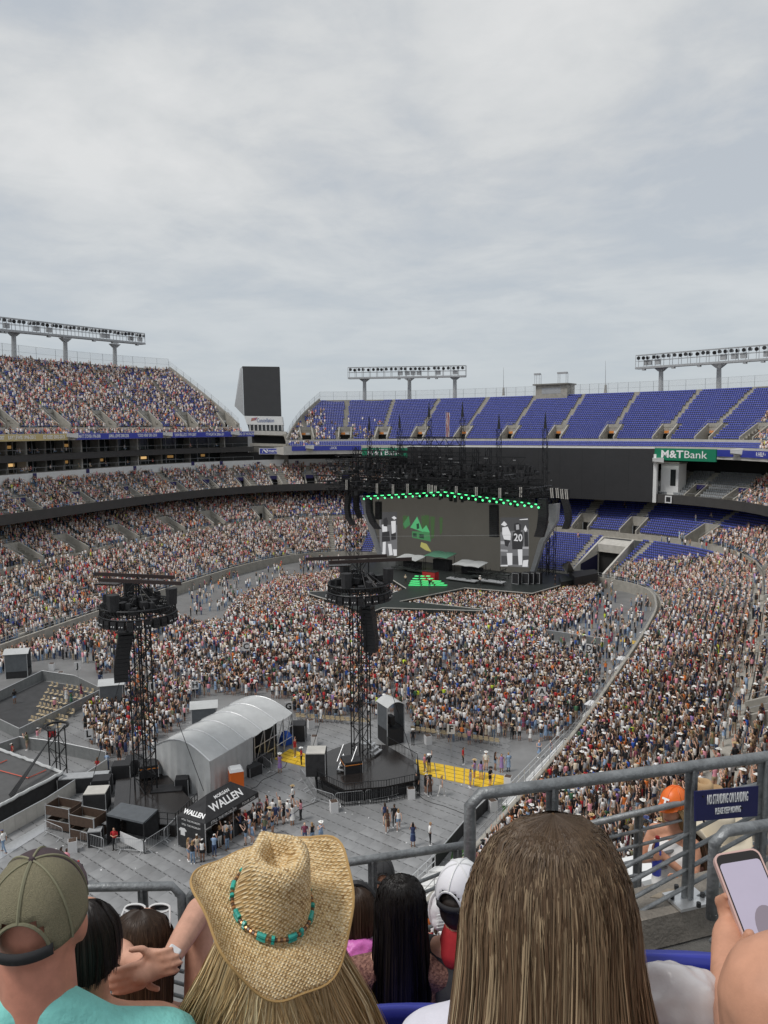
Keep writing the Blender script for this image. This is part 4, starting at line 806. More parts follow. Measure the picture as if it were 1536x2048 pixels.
# ------------------------------------------------------------ towers and things on the event floor
def zat(xy, y):                          # height above ground at ground point xy that shows on pixel row y
    lo, hi = 0.0, 60.0
    for _ in range(50):
        m = (lo+hi)/2; v = np.array([xy[0], xy[1], m-HCAM]); yy = 1024-FPX*(v @ Up)/(v @ Fw)
        if yy > y: lo = m
        else: hi = m
    return lo
def tower(bx, by, ytop, yring, label, wpx, rpx, beam_ang, mast_w=1.25):
    g = G(bx, by, 1.2); gx_, gy_ = g; dep = float((np.array([gx_, gy_, 10])-CAM) @ Fw); o = thing('delay_tower', label, 'tower', (gx_, gy_, 0))
    zr = zat(g, yring); zt = zat(g, ytop); mb = MB(); mb.truss((gx_, gy_, 1.0), (gx_, gy_, zt), mast_w, mast_w, .07, 1.1); stuff(mb.build('mast', 'truss', o))
    mb = MB()
    for a in (-.75, .75): mb.tube((gx_+a, gy_, 1), (gx_+a, gy_, zr), .05, 4)
    for k in range(4):
        t = k*math.pi/2+.6; mb.tube((gx_+.5*math.cos(t), gy_+.5*math.sin(t), zr-2.5), (gx_+4.8*math.cos(t), gy_+4.8*math.sin(t), .8), .025, 4)
    mb.build('guy_wires', 'truss', o)
    r = rpx*dep/FPX*.93
    for dz, rr in ((0, r), (-.7, r), (-.05, r*.83), (-.6, r*.83)):
        mb = MB(); mb.path([(gx_+rr*math.cos(2*math.pi*k/40), gy_+rr*math.sin(2*math.pi*k/40), zr+dz) for k in range(40)], .06, 5, closed=True); mb.build('ring_tube', 'truss', o)
    mb = MB()
    for k in range(60):
        t = 2*math.pi*k/60; t2 = 2*math.pi*(k+1)/60; c = lambda rr, t_, z: (gx_+rr*math.cos(t_), gy_+rr*math.sin(t_), z)
        mb.tube(c(r, t, zr), c(r, t2, zr-.7), .035, 3); mb.tube(c(r*.83, t, zr-.05), c(r, t2, zr), .035, 3); mb.tube(c(r*.83, t, zr), c(r*.83, t2, zr-.6), .035, 3)
    for k in range(6): t = 2*math.pi*k/6; mb.truss(c(.5, t, zr-.3), c(r*.85, t, zr-.3), .35, .35, .035, .5)
    stuff(mb.build('ring_bracing', 'truss', o))
    for k in range(28):
        t = 2*math.pi*k/28; mb = MB(); p = Vector((gx_+r*.97*math.cos(t), gy_+r*.97*math.sin(t), zr-1.15)); mb.box(tuple(p), (.42, .5, .65), t); l = mb.build('ring_lamp', 'black', o)
        q = p+Vector((math.cos(t), math.sin(t), -.1))*.24; mb = MB()
        for s_ in (-.11, .11): mb.tube(q+Vector((-math.sin(t), math.cos(t), 0))*s_, q+Vector((-math.sin(t), math.cos(t), 0))*s_+Vector((math.cos(t), math.sin(t), -.1))*.05, .05, 6)
        mb.build('lens', 'white_plastic' if k % 3 else 'lamp_off', l)
    mb = MB()
    for k in range(40):
        t = random.uniform(0, 6.28); rr = random.uniform(.4, r*.9); mb.box((gx_+rr*math.cos(t), gy_+rr*math.sin(t), zr+random.uniform(-.2, .5)), (random.uniform(.3, .8), random.uniform(.3, .6), random.uniform(.3, .7)), t)
    for k in range(14):
        t = random.uniform(0, 6.28); mb.tube((gx_+r*.9*math.cos(t), gy_+r*.9*math.sin(t), zr), (gx_+.4*math.cos(t+.4), gy_+.4*math.sin(t+.4), zr+1.2), .04, 3)
    stuff(mb.build('ring_equipment', 'black', o))
    for k in range(3):
        t = k*2.2+.5; mb = MB(); mb.tube((gx_+r*.95*math.cos(t), gy_+r*.95*math.sin(t), zr), (gx_+r*.95*math.cos(t), gy_+r*.95*math.sin(t), zr+1.3), .42, 8, .5); mb.build('follow_spot', 'black_cloth', o)
    # steel beams and covers on top
    bx_ = Vector((math.cos(beam_ang), math.sin(beam_ang), 0)); by_ = Vector((-bx_.y, bx_.x, 0)); c0 = Vector((gx_, gy_, zt))
    for off, sh in ((-1.1, .9), (1.1, -.9)):
        mb = MB(); mb.box(tuple(c0+by_*off+bx_*sh), (7.4, .12, .3), beam_ang); mb.build('steel_beam', mat('rust_beam', (.032, .02, .018), .6) if 'rust_beam' not in bpy.data.materials else bpy.data.materials['rust_beam'], o)
    for off in (-1.9, .9): mb = MB(); mb.box(tuple(c0+bx_*off+by_*(.6 if off > 0 else -.9)+Vector((0, 0, -.3))), (1.9, 1.3, .1), beam_ang); mb.build('top_panel', 'black_gloss', o)
    return o, g, zr, zt, r
t1, g1, zr1, zt1, r1 = tower(292, 1575, 1157, 1207, 'tall black truss tower with lamp ring beside the grey arched tent', 33, 78, YAW-.25)
t2, g2, zr2, zt2, r2 = tower(722, 1512, 1118, 1165, 'tall black truss tower with lamp ring on the octagonal black platform', 33, 66, YAW+.2)
print('towers', g1, zr1, zt1, r1, g2, zr2, zt2, r2)
def plp(x, y, g):                        # pixel on the vertical plane through g facing the camera
    d = ray(x, y); n = np.array([Fw[0], Fw[1], 0]); n /= np.linalg.norm(n); t = (np.array([g[0], g[1], 0]) @ n)/(d @ n); return Vector(CAM+d*t)
fdir = Vector((-.15, -.99, 0))
P = [plp(x, y, g1) for x, y in ((252, 1268), (246, 1300), (242, 1335), (243, 1362))]
line_array(plp(258, 1240, g1), P, 1.15, 1.0, 12, 'thick line array hanging on the tower beside the grey arched tent', -Vector((Fw[0], Fw[1], 0)), 'line arrays on the delay towers', rot=.35)
P = [plp(x, y, g2) for x, y in ((734, 1217), (739, 1250), (743, 1280), (742, 1303))]
line_array(plp(731, 1195, g2), P, 1.1, 1.0, 12, 'thick line array hanging on the tower on the octagonal platform', -Vector((Fw[0], Fw[1], 0)), 'line arrays on the delay towers', rot=-.35)
# ---- crowd barriers
bar = MB()
bar.path([(-1.15, 0, .15), (-1.15, 0, 1.0), (-1.05, 0, 1.1), (1.05, 0, 1.1), (1.15, 0, 1.0), (1.15, 0, .15)], .022, 5); bar.tube((-1.15, 0, .22), (1.15, 0, .22), .02, 5)
for k in range(1, 14): bar.tube((-1.15+k*2.3/14, 0, .22), (-1.15+k*2.3/14, 0, 1.1), .009, 4)
barM = bpy.data.meshes.new('bars'); barM.from_pydata(bar.v, [], bar.f); barM.materials.append(MT['alu'])
ft = MB(); ft.path([(0, -.35, 0.02), (0, 0, .2), (0, .35, 0.02)], .025, 5); ftM = bpy.data.meshes.new('foot'); ftM.from_pydata(ft.v, [], ft.f); ftM.materials.append(MT['alu'])
nbar = 0
def barriers(pts, where, step=2.35):
    global nbar
    P = [Vector((*G(x, y), 0)) for x, y in pts]
    for a, b in zip(P[:-1], P[1:]):
        n = max(1, round((b-a).length/step)); d = (b-a)/n
        for i in range(n):
            c = a+d*(i+.5); o = thing('crowd_barrier', f'grey steel crowd barrier {where}', 'barrier', tuple(c), 'crowd barriers', math.atan2(d.y, d.x))
            for nm, me, lx in (('bar_frame', barM, 0), ('foot', ftM, -.8), ('foot', ftM, .8)):
                q = bpy.data.objects.new(nm, me); COL.objects.link(q); q.parent = o; q.location = (lx, 0, 0)
barriers([(602, 1560), (632, 1603), (660, 1612)], 'in a slanting line left of the octagonal platform')
barriers([(668, 1612), (730, 1606), (785, 1596), (828, 1580)], 'in front of the octagonal platform')
barriers([(85, 1665), (130, 1685)], 'in front of the brown crates')
barriers([(160, 1690), (210, 1705)], 'between the white bin and the guard in red')
barriers([(232, 1703), (292, 1708), (335, 1680), (352, 1662)], 'around the black equipment below the tower')
barriers([(545, 1550), (520, 1530)], 'beside the yellow ramp at the tent mouth')
barriers([(185, 1455), (240, 1425)], 'beside the fenced seating area')
barriers([(1262, 1310), (1240, 1335)], 'near the far white steps')
# ---- octagonal platform around tower two
oct_ = thing('tower_platform', 'octagonal glossy black platform with black rails under the truss tower', 'platform', (*g2, 0))
pg = [G(x, y, 1.25) for x, y in ((632, 1512), (700, 1485), (772, 1490), (828, 1523), (832, 1560), (770, 1573), (690, 1580), (640, 1556))]
mb = MB(); mb.prism(pg, 1.1, 1.25); mb.build('deck', 'black_gloss', oct_)
mb = MB(); mb.prism([(x+(g2[0]-x)*.05, y+(g2[1]-y)*.05) for x, y in pg], 0, 1.08); mb.build('skirt', 'black_cloth', oct_)
for i in range(len(pg)):
    a = Vector((*pg[i], 0)); b = Vector((*pg[(i+1) % 8], 0))
    if i in (0, 1): continue
    c = Vector((*g2, 0)); a = a+(a-c)*.06; b = b+(b-c)*.06; mb = MB()
    for z in (.15, 1.0, 2.0): mb.tube(a+Vector((0, 0, z)), b+Vector((0, 0, z)), .03)
    n = int((b-a).length/.22)
    for k in range(n+1): p = a.lerp(b, k/n); mb.tube(p+Vector((0, 0, .0)), p+Vector((0, 0, 2.0)), .02 if k % 6 else .035, 3)
    mb.build('rail_panel', 'truss', oct_)
def fcase(name, x, y, w, d, h, m, label, cat='flight case', z=0.0, rz=0.0, lid='concrete_light', lidh=.08, band=None):
    g = G(x, y, z); o = thing(name, label, cat, (g[0], g[1], z)); mb = MB(); mb.box((g[0], g[1], z+h/2), (w, d, h), rz); mb.build('body', m, o)
    if lid: mb = MB(); mb.box((g[0], g[1], z+h+lidh/2), (w*.96, d*.96, lidh), rz); mb.build('lid', lid, o)
    mb = MB()
    for sx in (-1, 1):
        for sy in (-1, 1): mb.tube((g[0]+(sx*math.cos(rz)*w-sy*math.sin(rz)*d)*.5, g[1]+(sx*math.sin(rz)*w+sy*math.cos(rz)*d)*.5, z), (g[0]+(sx*math.cos(rz)*w-sy*math.sin(rz)*d)*.5, g[1]+(sx*math.sin(rz)*w+sy*math.cos(rz)*d)*.5, z+h), .03)
    stuff(mb.build('edge_trim', 'steel_flat', o))
    if band: mb = MB(); mb.box((g[0], g[1], z+h*.8), (w*1.02, d*1.02, .07), rz); mb.build('orange_band', band, o)
    return o
fcase('equipment_cube', 633, 1545, 1.7, 1.7, 2.0, 'black_cloth', 'black covered cube with pale top at the left corner of the octagonal platform', 'case', 1.25, YAW)
fcase('motor_case', 703, 1540, 1.6, 1.6, 1.0, 'black', 'black case with orange trim at the foot of the platform tower', 'case', 1.25, YAW+.3, 'black', .05, band='orange_sign')
fcase('motor_case', 298, 1548, 1.6, 1.6, 1.0, 'black', 'black case with orange trim at the foot of the tower by the tent', 'case', 1.25, YAW+.3, 'black', .05, band='orange_sign')
def steps(x, y, z, rz, label, n=4):
    g = G(x, y, z); o = thing('steel_steps', label, 'steps', (g[0], g[1], z)); f = Vector((math.cos(rz), math.sin(rz), 0)); r = Vector((-f.y, f.x, 0)); c = Vector((g[0], g[1], z))
    for k in range(n): mb = MB(); mb.box(tuple(c+f*(k*.35)+Vector((0, 0, .2+k*.25))), (.3, 1.3, .05), rz); mb.build('tread', 'alu', o)
    for s_ in (-.65, .65):
        mb = MB(); mb.tube(c+r*s_, c+r*s_+f*(n*.35)+Vector((0, 0, n*.25)), .04); mb.tube(c+r*s_+Vector((0, 0, .9)), c+r*s_+f*(n*.35)+Vector((0, 0, n*.25+.9)), .03); mb.tube(c+r*s_, c+r*s_+Vector((0, 0, .9)), .03); mb.tube(c+r*s_+f*(n*.35), c+r*s_+f*(n*.35)+Vector((0, 0, n*.25+.9)), .03); mb.build('handrail', 'alu', o)
steps(688, 1545, 1.25, YAW+1.2, 'aluminium steps at the front of the octagonal platform'); steps(755, 1508, 1.25, YAW+2.6, 'aluminium steps at the back of the octagonal platform'); steps(345, 1545, 1.0, YAW+.8, 'aluminium steps beside the tower near the tent')
# ---- camera huts with arched roofs
def hut_(x, y, w, d, z0, h, rz, label, open_dir=1):
    g = G(x, y, 0); o = thing('spotlight_hut', label, 'hut', (g[0], g[1], 0)); c = Vector((g[0], g[1], 0)); f = Vector((math.cos(rz), math.sin(rz), 0)); r = Vector((-f.y, f.x, 0))
    def Q(a, b, z): return tuple(c+r*a+f*b+Vector((0, 0, z)))
    for a in (-w/2, w/2):
        for b in (-d/2, d/2): mb = MB(); mb.tube(Q(a, b, 0), Q(a, b, z0+h), .05); mb.build('scaffold_leg', 'steel_flat', o)
    mb = MB(); mb.box(tuple(c+Vector((0, 0, z0/2))), (d*.98, w*.98, z0), rz); mb.build('base', 'black', o)
    mb = MB(); mb.hexa([Q(-w/2-.02, -d/2, z0), Q(-w/2+.03, -d/2, z0), Q(-w/2+.03, d/2, z0), Q(-w/2-.02, d/2, z0), Q(-w/2-.02, -d/2, z0+h), Q(-w/2+.03, -d/2, z0+h), Q(-w/2+.03, d/2, z0+h), Q(-w/2-.02, d/2, z0+h)]); mb.hexa([Q(w/2-.03, -d/2, z0), Q(w/2+.02, -d/2, z0), Q(w/2+.02, d/2, z0), Q(w/2-.03, d/2, z0), Q(w/2-.03, -d/2, z0+h), Q(w/2+.02, -d/2, z0+h), Q(w/2+.02, d/2, z0+h), Q(w/2-.03, d/2, z0+h)])
    mb.build('side_curtains', mat('grey_tarp', (.10, .11, .12), .6, var=.2, scale=2) if 'grey_tarp' not in bpy.data.materials else bpy.data.materials['grey_tarp'], o)
    mb = MB(); n = 8; mb.loft([[Q(-w/2-.05+(w+.1)*k/n, b, z0+h+.45*math.sin(math.pi*k/n)) for k in range(n+1)] for b in (-d/2-.2, d/2+.2)], close=False); ro = mb.build('roof', 'tent', o); ro.modifiers.new('t', 'SOLIDIFY').thickness = .05
    mb = MB(); mb.box(tuple(c+Vector((0, 0, z0+.6))), (.8, .5, .9), rz); mb.build('console', 'black', o); return o
hut_(782, 1482, 1.9, 2.0, 1.6, 2.3, YAW+math.pi/2+.5, 'grey arched spotlight hut on scaffold behind the octagonal platform')
hut_(410, 1468, 1.9, 2.4, 1.0, 2.0, YAW+.2, 'grey arched spotlight hut just behind the tent')
hut_(226, 1418, 1.9, 2.4, .8, 2.2, YAW+.25, 'grey arched spotlight hut below the thick line array')
hut_(38, 1352, 2.0, 2.6, .9, 2.2, YAW+.2, 'grey arched spotlight hut at the fenced seating area')
# ---- arched grey tent
E_ = 3.3; c00, c10, c01, c11 = [Vector(at(x, y, E_)) for x, y in ((304, 1494), (420, 1523), (461, 1408), (584, 1427))]
tent = thing('arched_tent', 'long grey arched tent with ribbed fabric roof beside the orange toilet', 'tent', (c00.x, c00.y, 0))
NS = 5
for i in range(NS):
    rings = []
    for f in np.linspace(i/NS, (i+1)/NS, 5):
        a = c00.lerp(c01, f); b = c10.lerp(c11, f); sag = .12*math.sin(math.pi*(f*NS-i)); rings.append([tuple(a.lerp(b, k/12)+Vector((0, 0, 1.25*math.sin(math.pi*k/12)-sag))) for k in range(13)])
    mb = MB(); mb.loft(rings, close=False); mb.build('roof_panel', 'tent', tent, smooth=True)
for i in range(NS+1):
    f = i/NS; a = c00.lerp(c01, f); b = c10.lerp(c11, f); mb = MB(); mb.path([tuple(a.lerp(b, k/12)+Vector((0, 0, 1.25*math.sin(math.pi*k/12)+.02))) for k in range(13)], .06, 5); mb.build('rib', 'alu', tent)
def drape(a, b, zt, nm, arch=0.0, amp=.12, m='tent'):
    n = 40; d = (b-a); nn = Vector((-d.y, d.x, 0)).normalized(); rings = []
    for j, zz in enumerate((1.0, .66, .33, 0.0)):
        rings.append([tuple(a.lerp(b, k/n)+nn*(amp*math.sin(k*1.3+j*.3)*(1-zz)+.05*math.sin(k*3.1))+Vector((0, 0, -a.lerp(b, k/n).z+(zt+arch*math.sin(math.pi*k/n))*zz))) for k in range(n+1)])
    mb = MB(); mb.loft(rings, close=False); return mb.build(nm, m, tent, smooth=True)
drape(c00, c10, E_, 'gable_curtain', 1.25); drape(c10, c10.lerp(c11, .48), E_, 'side_curtain'); drape(c00, c01, E_, 'side_curtain')
mb = MB()
for f in np.linspace(.5, 1, 5):
    p = c10.lerp(c11, f); mb.tube((p.x, p.y, 0), p, .06)
    q = c10.lerp(c11, min(1, f+.12)); mb.tube((p.x, p.y, .2), q, .04)
for z in (1.0, 2.1): p = c10.lerp(c11, .5); q = c11; mb.tube((p.x, p.y, z), (q.x, q.y, z), .04)
mb.build('scaffold', 'alu', tent)
mb = MB(); a = c10.lerp(c11, .5); b = c11; quadbox(mb, a.lerp(c00.lerp(c01, .5), .25), b.lerp(c01, .25), 0, 3.0, .1); mb.build('dark_interior', 'vom_dark', tent)
fcase('mixing_rack', 597, 1478, 1.5, 1.5, 1.6, 'black', 'big black case beside the blue tarp at the tent mouth', rz=YAW, lid='black')
g = G(571, 1487); tp = MB(); bm_pts = []
for k in range(8):
    t = 2*math.pi*k/8; bm_pts.append((g[0]+.75*math.cos(t)*random.uniform(.8, 1.2), g[1]+.75*math.sin(t)*random.uniform(.8, 1.2)))
tp.loft([[(x, y, .05) for x, y in bm_pts], [(x+.1, y, .7+random.uniform(-.2, .2)) for x, y in bm_pts], [(g[0]+(x-g[0])*.4, g[1]+(y-g[1])*.4, 1.35+random.uniform(-.2, .1)) for x, y in bm_pts]], cap1=True); tag(tp.build('tarp', mat('blue_tarp', (.02, .10, .5), .5)), 'crumpled bright blue tarp heaped at the tent mouth', 'tarp')
for k, (x, y, w, h, lb) in enumerate(((520, 1530, 2.2, .9, 'low black covered case behind the orange toilet'), (535, 1512, 1.6, 1.1, 'black covered case nearest the yellow ramp'), (505, 1548, 1.4, .9, 'black covered case right of the orange toilet'), (415, 1580, 1.6, 1.0, 'black covered case against the tent gable'))): fcase('covered_case', x, y, w, 1.2, h, 'black_cloth', lb, rz=YAW+.4*k, lid=None)
# ---- orange portable toilet
g = G(473, 1586); rz = YAW+.35; po = thing('portable_toilet', 'orange portable toilet with white roof between the grey tent and the merchandise tent', 'toilet', (g[0], g[1], 0), rz=0)
mb = MB(); mb.box((g[0], g[1], 1.05), (1.15, 1.15, 2.1), rz); mb.build('cabin', 'orange', po); f = Vector((math.sin(rz), -math.cos(rz), 0)); r = Vector((math.cos(rz), math.sin(rz), 0)); c = Vector((g[0], g[1], 0))
mb = MB(); mb.hexa([tuple(c+r*a+f*b+Vector((0, 0, z))) for a, b, z in ((-.6, .6, 2.1), (.6, .6, 2.1), (.6, -.6, 2.1), (-.6, -.6, 2.1), (-.45, .45, 2.32), (.45, .45, 2.32), (.45, -.45, 2.32), (-.45, -.45, 2.32))]); mb.build('roof', 'white_plastic', po)
mb = MB(); mb.box(tuple(c+r*.59+Vector((0, 0, 1.0))), (.04, .8, 1.8), rz); dr = mb.build('door', mat('orange_door', (.68, .13, .02), .45), po)
mb = MB(); mb.box(tuple(c+r*.62+f*.1+Vector((0, 0, 1.3))), (.02, .35, .6), rz); mb.build('door_sign', mat('teal_sign', (.25, .45, .5), .5), dr)
# ---- merchandise tent
A_, B_, C_ = [Vector(at(x, y, 2.45)) for x, y in ((354, 1631), (410, 1648), (517, 1584))]; D_ = A_+C_-B_
mt = thing('merch_tent', 'black canopy tent with white lettering above a queue of people', 'tent', (B_.x, B_.y, 0)); ctr = (A_+B_+C_+D_)/4
r0 = (A_+B_)/2; r1 = (C_+D_)/2; ra = r0.lerp(r1, .28)+Vector((0, 0, 1.25)); rb = r0.lerp(r1, .72)+Vector((0, 0, 1.25))
for pts in ((A_, B_, ra), (B_, C_, rb, ra), (C_, D_, rb), (D_, A_, ra, rb)): mb = MB(); mb.add([tuple(p) for p in pts], [tuple(range(len(pts)))]); mb.build('roof_panel', 'black_cloth', mt)
dn = Vector((0, 0, -.42))
for a, b in ((A_, B_), (B_, C_), (C_, D_), (D_, A_)): mb = MB(); mb.add([a, b, b+dn, a+dn], [(3, 2, 1, 0)]); mb.build('valance', 'black_cloth', mt)
for p in (A_, B_, C_, D_, (B_+C_)/2): mb = MB(); mb.tube((p.x, p.y, 0), p, .035); mb.build('leg', 'alu', mt)
mb = MB(); mb.add([A_+dn, B_+dn, Vector((B_.x, B_.y, .15)), Vector((A_.x, A_.y, .15))], [(3, 2, 1, 0)]); sw = mb.build('printed_side_wall', 'black_cloth', mt); mb = MB(); mb.add([D_+dn, A_+dn, Vector((A_.x, A_.y, .15)), Vector((D_.x, D_.y, .15))], [(3, 2, 1, 0)]); mb.build('side_wall', 'black_cloth', mt)
xd = (C_-B_).normalized(); slope = (ra.lerp(rb, .5)-(B_+C_)/2); nn = xd.cross(slope).normalized(); nn = nn if nn.z > 0 else -nn
text('lettering', 'MORGAN', .36, 'text_white', mt, (B_+C_)/2+slope*.72+nn*.03-xd*.1, xd, slope, depth=.002, bold=.01)
text('lettering', 'WALLEN', .85, 'text_white', mt, (B_+C_)/2+slope*.38+nn*.03-xd*.1, xd, slope, depth=.002, bold=.02)
xo = Vector((xd.y, -xd.x, 0)); xo = xo if xo.dot(B_) < 0 else -xo
text('lettering', 'STILL THE PROBLEM', .3, 'text_white', mt, B_.lerp(C_, .33)+dn*.5+xo*.02, xd, up, depth=.002); text('lettering', 'TOUR 2026', .3, 'text_white', mt, B_.lerp(C_, .8)+dn*.5+xo*.02, xd, up, depth=.002)
xd2 = (B_-A_).normalized(); sl2 = ra-(A_+B_)/2; n2 = xd2.cross(sl2).normalized(); n2 = n2 if n2.z > 0 else -n2
text('lettering', 'WALLEN', .5, 'text_white', mt, (A_+B_)/2+sl2*.22+n2*.03, xd2, sl2, depth=.002, bold=.02)
yo = Vector((xd2.y, -xd2.x, 0)); yo = yo if yo.dot(B_) < 0 else -yo
text('lettering', 'STILL THE PROBLEM', .2, 'text_white', mt, (A_+B_)/2+dn*.35+yo*.02, xd2, up, depth=.002); text('lettering', 'STILL THE PROBLEM', .2, 'text_white', sw, (A_+B_)/2+dn*1.25+yo*.02, xd2, up, depth=.002)
def shirt(f, z, w, m, par=sw):
    c = A_.lerp(B_, f)+Vector((0, 0, z-A_.z))+yo*.03; P = [(-.28, -.4), (.28, -.4), (.28, .1), (.42, 0), (.5, .18), (.25, .4), (.1, .38), (-.1, .38), (-.25, .4), (-.5, .18), (-.42, 0), (-.28, .1)]
    mb = MB(); mb.add([tuple(c+xd2*(x*w)+Vector((0, 0, y*w))+yo*.0) for x, y in P], [tuple(range(len(P)))]); mb.build('printed_shirt', m, par)
shirt(.2, 1.35, .75, 'white_plastic'); shirt(.75, 1.2, .6, mat('print_grey', (.12, .12, .13), .7)); shirt(.47, .85, .5, bpy.data.materials['print_grey']); shirt(.72, .6, .5, mat('print_blue', (.06, .07, .12), .7))
mb = MB(); quadbox(mb, B_.lerp(C_, .05)+Vector((0, 0, 0)), C_, 0, .95, .6); mb.build('counter', 'black_cloth', mt)
mb = MB()
for k in range(16): p = B_.lerp(D_, random.uniform(.15, .5)).lerp(C_, random.uniform(0, .6)); mb.box((p.x, p.y, random.uniform(.3, 1.7)), (.5, .4, .35), random.random())
stuff(mb.build('boxes_of_goods', 'wood', mt))
# ---- white bins, letter signs
bt = MB(); bt.box((0, 0, .45), (.62, .62, .9)); bt.mi = 1; bt.box((0, 0, .905), (.56, .56, .012)); binM = bpy.data.meshes.new('bin'); binM.from_pydata(bt.v, [], bt.f); binM.materials.append(MT['white_plastic']); binM.materials.append(MT['wood']); binM.polygons.foreach_set('material_index', bt.m)
for x, y, lb in ((668, 1623, 'square white bin in front of the octagonal platform'), (822, 1596, 'square white bin at the right end of the platform barriers'), (629, 1489, 'square white bin between the tent mouth and the octagonal platform'), (622, 1456, 'square white bin beside the G sign'), (856, 1488, 'square white bin near the F sign'), (146, 1703, 'square white bin in front of the brown crates'), (259, 1386, 'square white bin beside the hut under the line array'), (366, 1402, 'square white bin near the H sign'), (303, 1392, 'square white bin beside the tower mast'), (104, 1340, 'square white bin near the J sign'), (1016, 1572, 'square white bin at the foot of the white ramp'), (985, 1621, 'square white bin beside the ramp rails'), (1178, 1310, 'square white bin beside the far barricade'), (928, 1365, 'square white bin in the middle floor crowd'), (122, 1358, 'square white bin by the fenced seating area')):
    o = tag(bpy.data.objects.new('bin', binM), lb, 'bin', 'white bins'); COL.objects.link(o); g = G(x, y); o.location = (g[0], g[1], 0); o.rotation_euler = (0, 0, YAW+random.uniform(-.4, .4))
for ch, x, y, z in (('E', 198, 1248, 3.2), ('J', 155, 1332, 3.0), ('L', 177, 1468, 2.6), ('H', 390, 1370, 3.0), ('G', 577, 1413, 2.9), ('A', 1084, 1383, 3.0), ('F', 902, 1458, 2.9), ('D', 899, 1449, 1.8), ('C', 492, 1293, 3.2), ('I', 303, 1373, 3.0)):
    if ch == 'D': x, y = 1178, 1296
    p = Vector(at(x, y, z)); o = thing('section_sign', f'white section sign on a pole with the black letter {ch}', 'sign', (p.x, p.y, 0), 'letter signs on the floor')
    a = math.atan2(p.y, p.x)-math.pi/2; w = .52 if y < 1330 else .45; mb = MB(); mb.box(tuple(p), (w*1.7, .05, w*2.1), a); mb.build('board', 'white_plastic', o); mb = MB(); mb.tube((p.x, p.y, 0), (p.x, p.y, p.z-w), .03); mb.build('pole', 'steel_flat', o)
    x1 = Vector((math.cos(a), math.sin(a), 0)); n1 = Vector((math.sin(a), -math.cos(a), 0)); text('letter', ch, w*2.0, 'text_black', o, p+n1*.035, x1, up, bold=.025, depth=.003)
# ---- yellow cable ramps
def ramp_strip(pts, n, label):
    P = [Vector((*G(x, y, .06), .0)) for x, y in pts]; o = thing('cable_ramp', label, 'cable ramp', tuple(P[0]))
    for i in range(n):
        for j in range(4):
            q = lambda f, g_: P[0].lerp(P[1], f).lerp(P[3].lerp(P[2], f), g_); e = .012; f0, f1, k0, k1 = i/n+e/2, (i+1)/n-e/2, j/4+.02, (j+1)/4-.02; mb = MB(); C4_ = [q(f0, k0), q(f1, k0), q(f1, k1), q(f0, k1)]; mb.hexa([tuple(c+Vector((0, 0, .004))) for c in C4_]+[tuple(c+Vector((0, 0, .07))) for c in C4_]); mb.build('ramp_plate', 'yellow', o)
ramp_strip([(830, 1518), (1012, 1552), (1004, 1583), (838, 1548)], 9, 'long yellow cable ramp running from the octagonal platform to the white ramp')
ramp_strip([(580, 1497), (618, 1510), (612, 1534), (548, 1518)], 3, 'yellow cable ramp between the tent mouth and the octagonal platform')
ramp_strip([(142, 1567), (158, 1564), (163, 1572), (148, 1577)], 1, 'small yellow ramp behind the grey panel wall')
ramp_strip([(1205, 1160), (1265, 1168), (1262, 1174), (1203, 1166)], 4, 'yellow cable ramp along the field wall near the tunnel')
ramp_strip([(1243, 1276), (1283, 1284), (1280, 1290), (1240, 1282)], 2, 'yellow cable ramp at the barricade below the right stand')
# ---- left: fighting-ring like platform, panel walls and fenced seats
lp = thing('black_platform', 'big black skirted platform with a roped edge behind the grey panel wall', 'platform', (*G(40, 1580), 0))
pg = [G(x, y, 1.6) for x, y in ((-60, 1480), (20, 1506), (125, 1545), (20, 1600), (-60, 1640))]
mb = MB(); mb.prism(pg, 0, 1.6); mb.build('skirt', 'black_cloth', lp); mb = MB(); mb.prism([(x, y) for x, y in pg], 1.604, 1.63); mb.build('deck', mat('grey_deck', (.09, .09, .09), .6, var=.2, scale=1), lp)
for a, b in (((-60, 1480), (20, 1506)), ((20, 1506), (125, 1545)), ((125, 1545), (20, 1600)), ((20, 1600), (-60, 1640))): mb = MB(); mb.path([tuple(Vector(at(*a, 1.75)).lerp(Vector(at(*b, 1.75)), k/14)+Vector((0, 0, random.uniform(-.05, .05)))) for k in range(15)], .14, 6); mb.build('rolled_cover', 'tent', lp)
for pts in ([(0, 1541), (56, 1556), (92, 1540)], [(0, 1526), (14, 1520)]): mb = MB(); mb.path([tuple(at(x, y, 1.72)) for x, y in pts], .05, 4); mb.build('red_edge', mat('red_edge', (.55, .1, .06), .5) if 'red_edge' not in bpy.data.materials else bpy.data.materials['red_edge'], lp)
t3 = thing('truss_tower', 'short black truss tower with slanting cables on the left platform', 'tower', (*G(118, 1552), 0)); g3 = G(118, 1556); zt3 = zat(g3, 1452)
mb = MB(); mb.truss((*g3, 0), (*g3, zt3), 1.0, 1.0, .06, 1.0); stuff(mb.build('mast', 'truss', t3)); mb = MB(); mb.path([(g3[0]+1.0*math.cos(k*.7), g3[1]+1.0*math.sin(k*.7), zt3) for k in range(9)], .12, 5); mb.build('top_ring', 'truss', t3)
mb = MB()
for k in range(4): p = Vector(at(18+k*2, 1590+k*2, 1.7)); mb.tube(tuple(p), (g3[0]-.3, g3[1], zat(g3, 1468)+k*.05), .05, 4)
mb.build('cables', 'truss', t3); mb = MB(); mb.box((g3[0]-.4, g3[1]-.2, zat(g3, 1468)), (.5, .5, .5)); mb.build('red_hoist', 'red', t3)
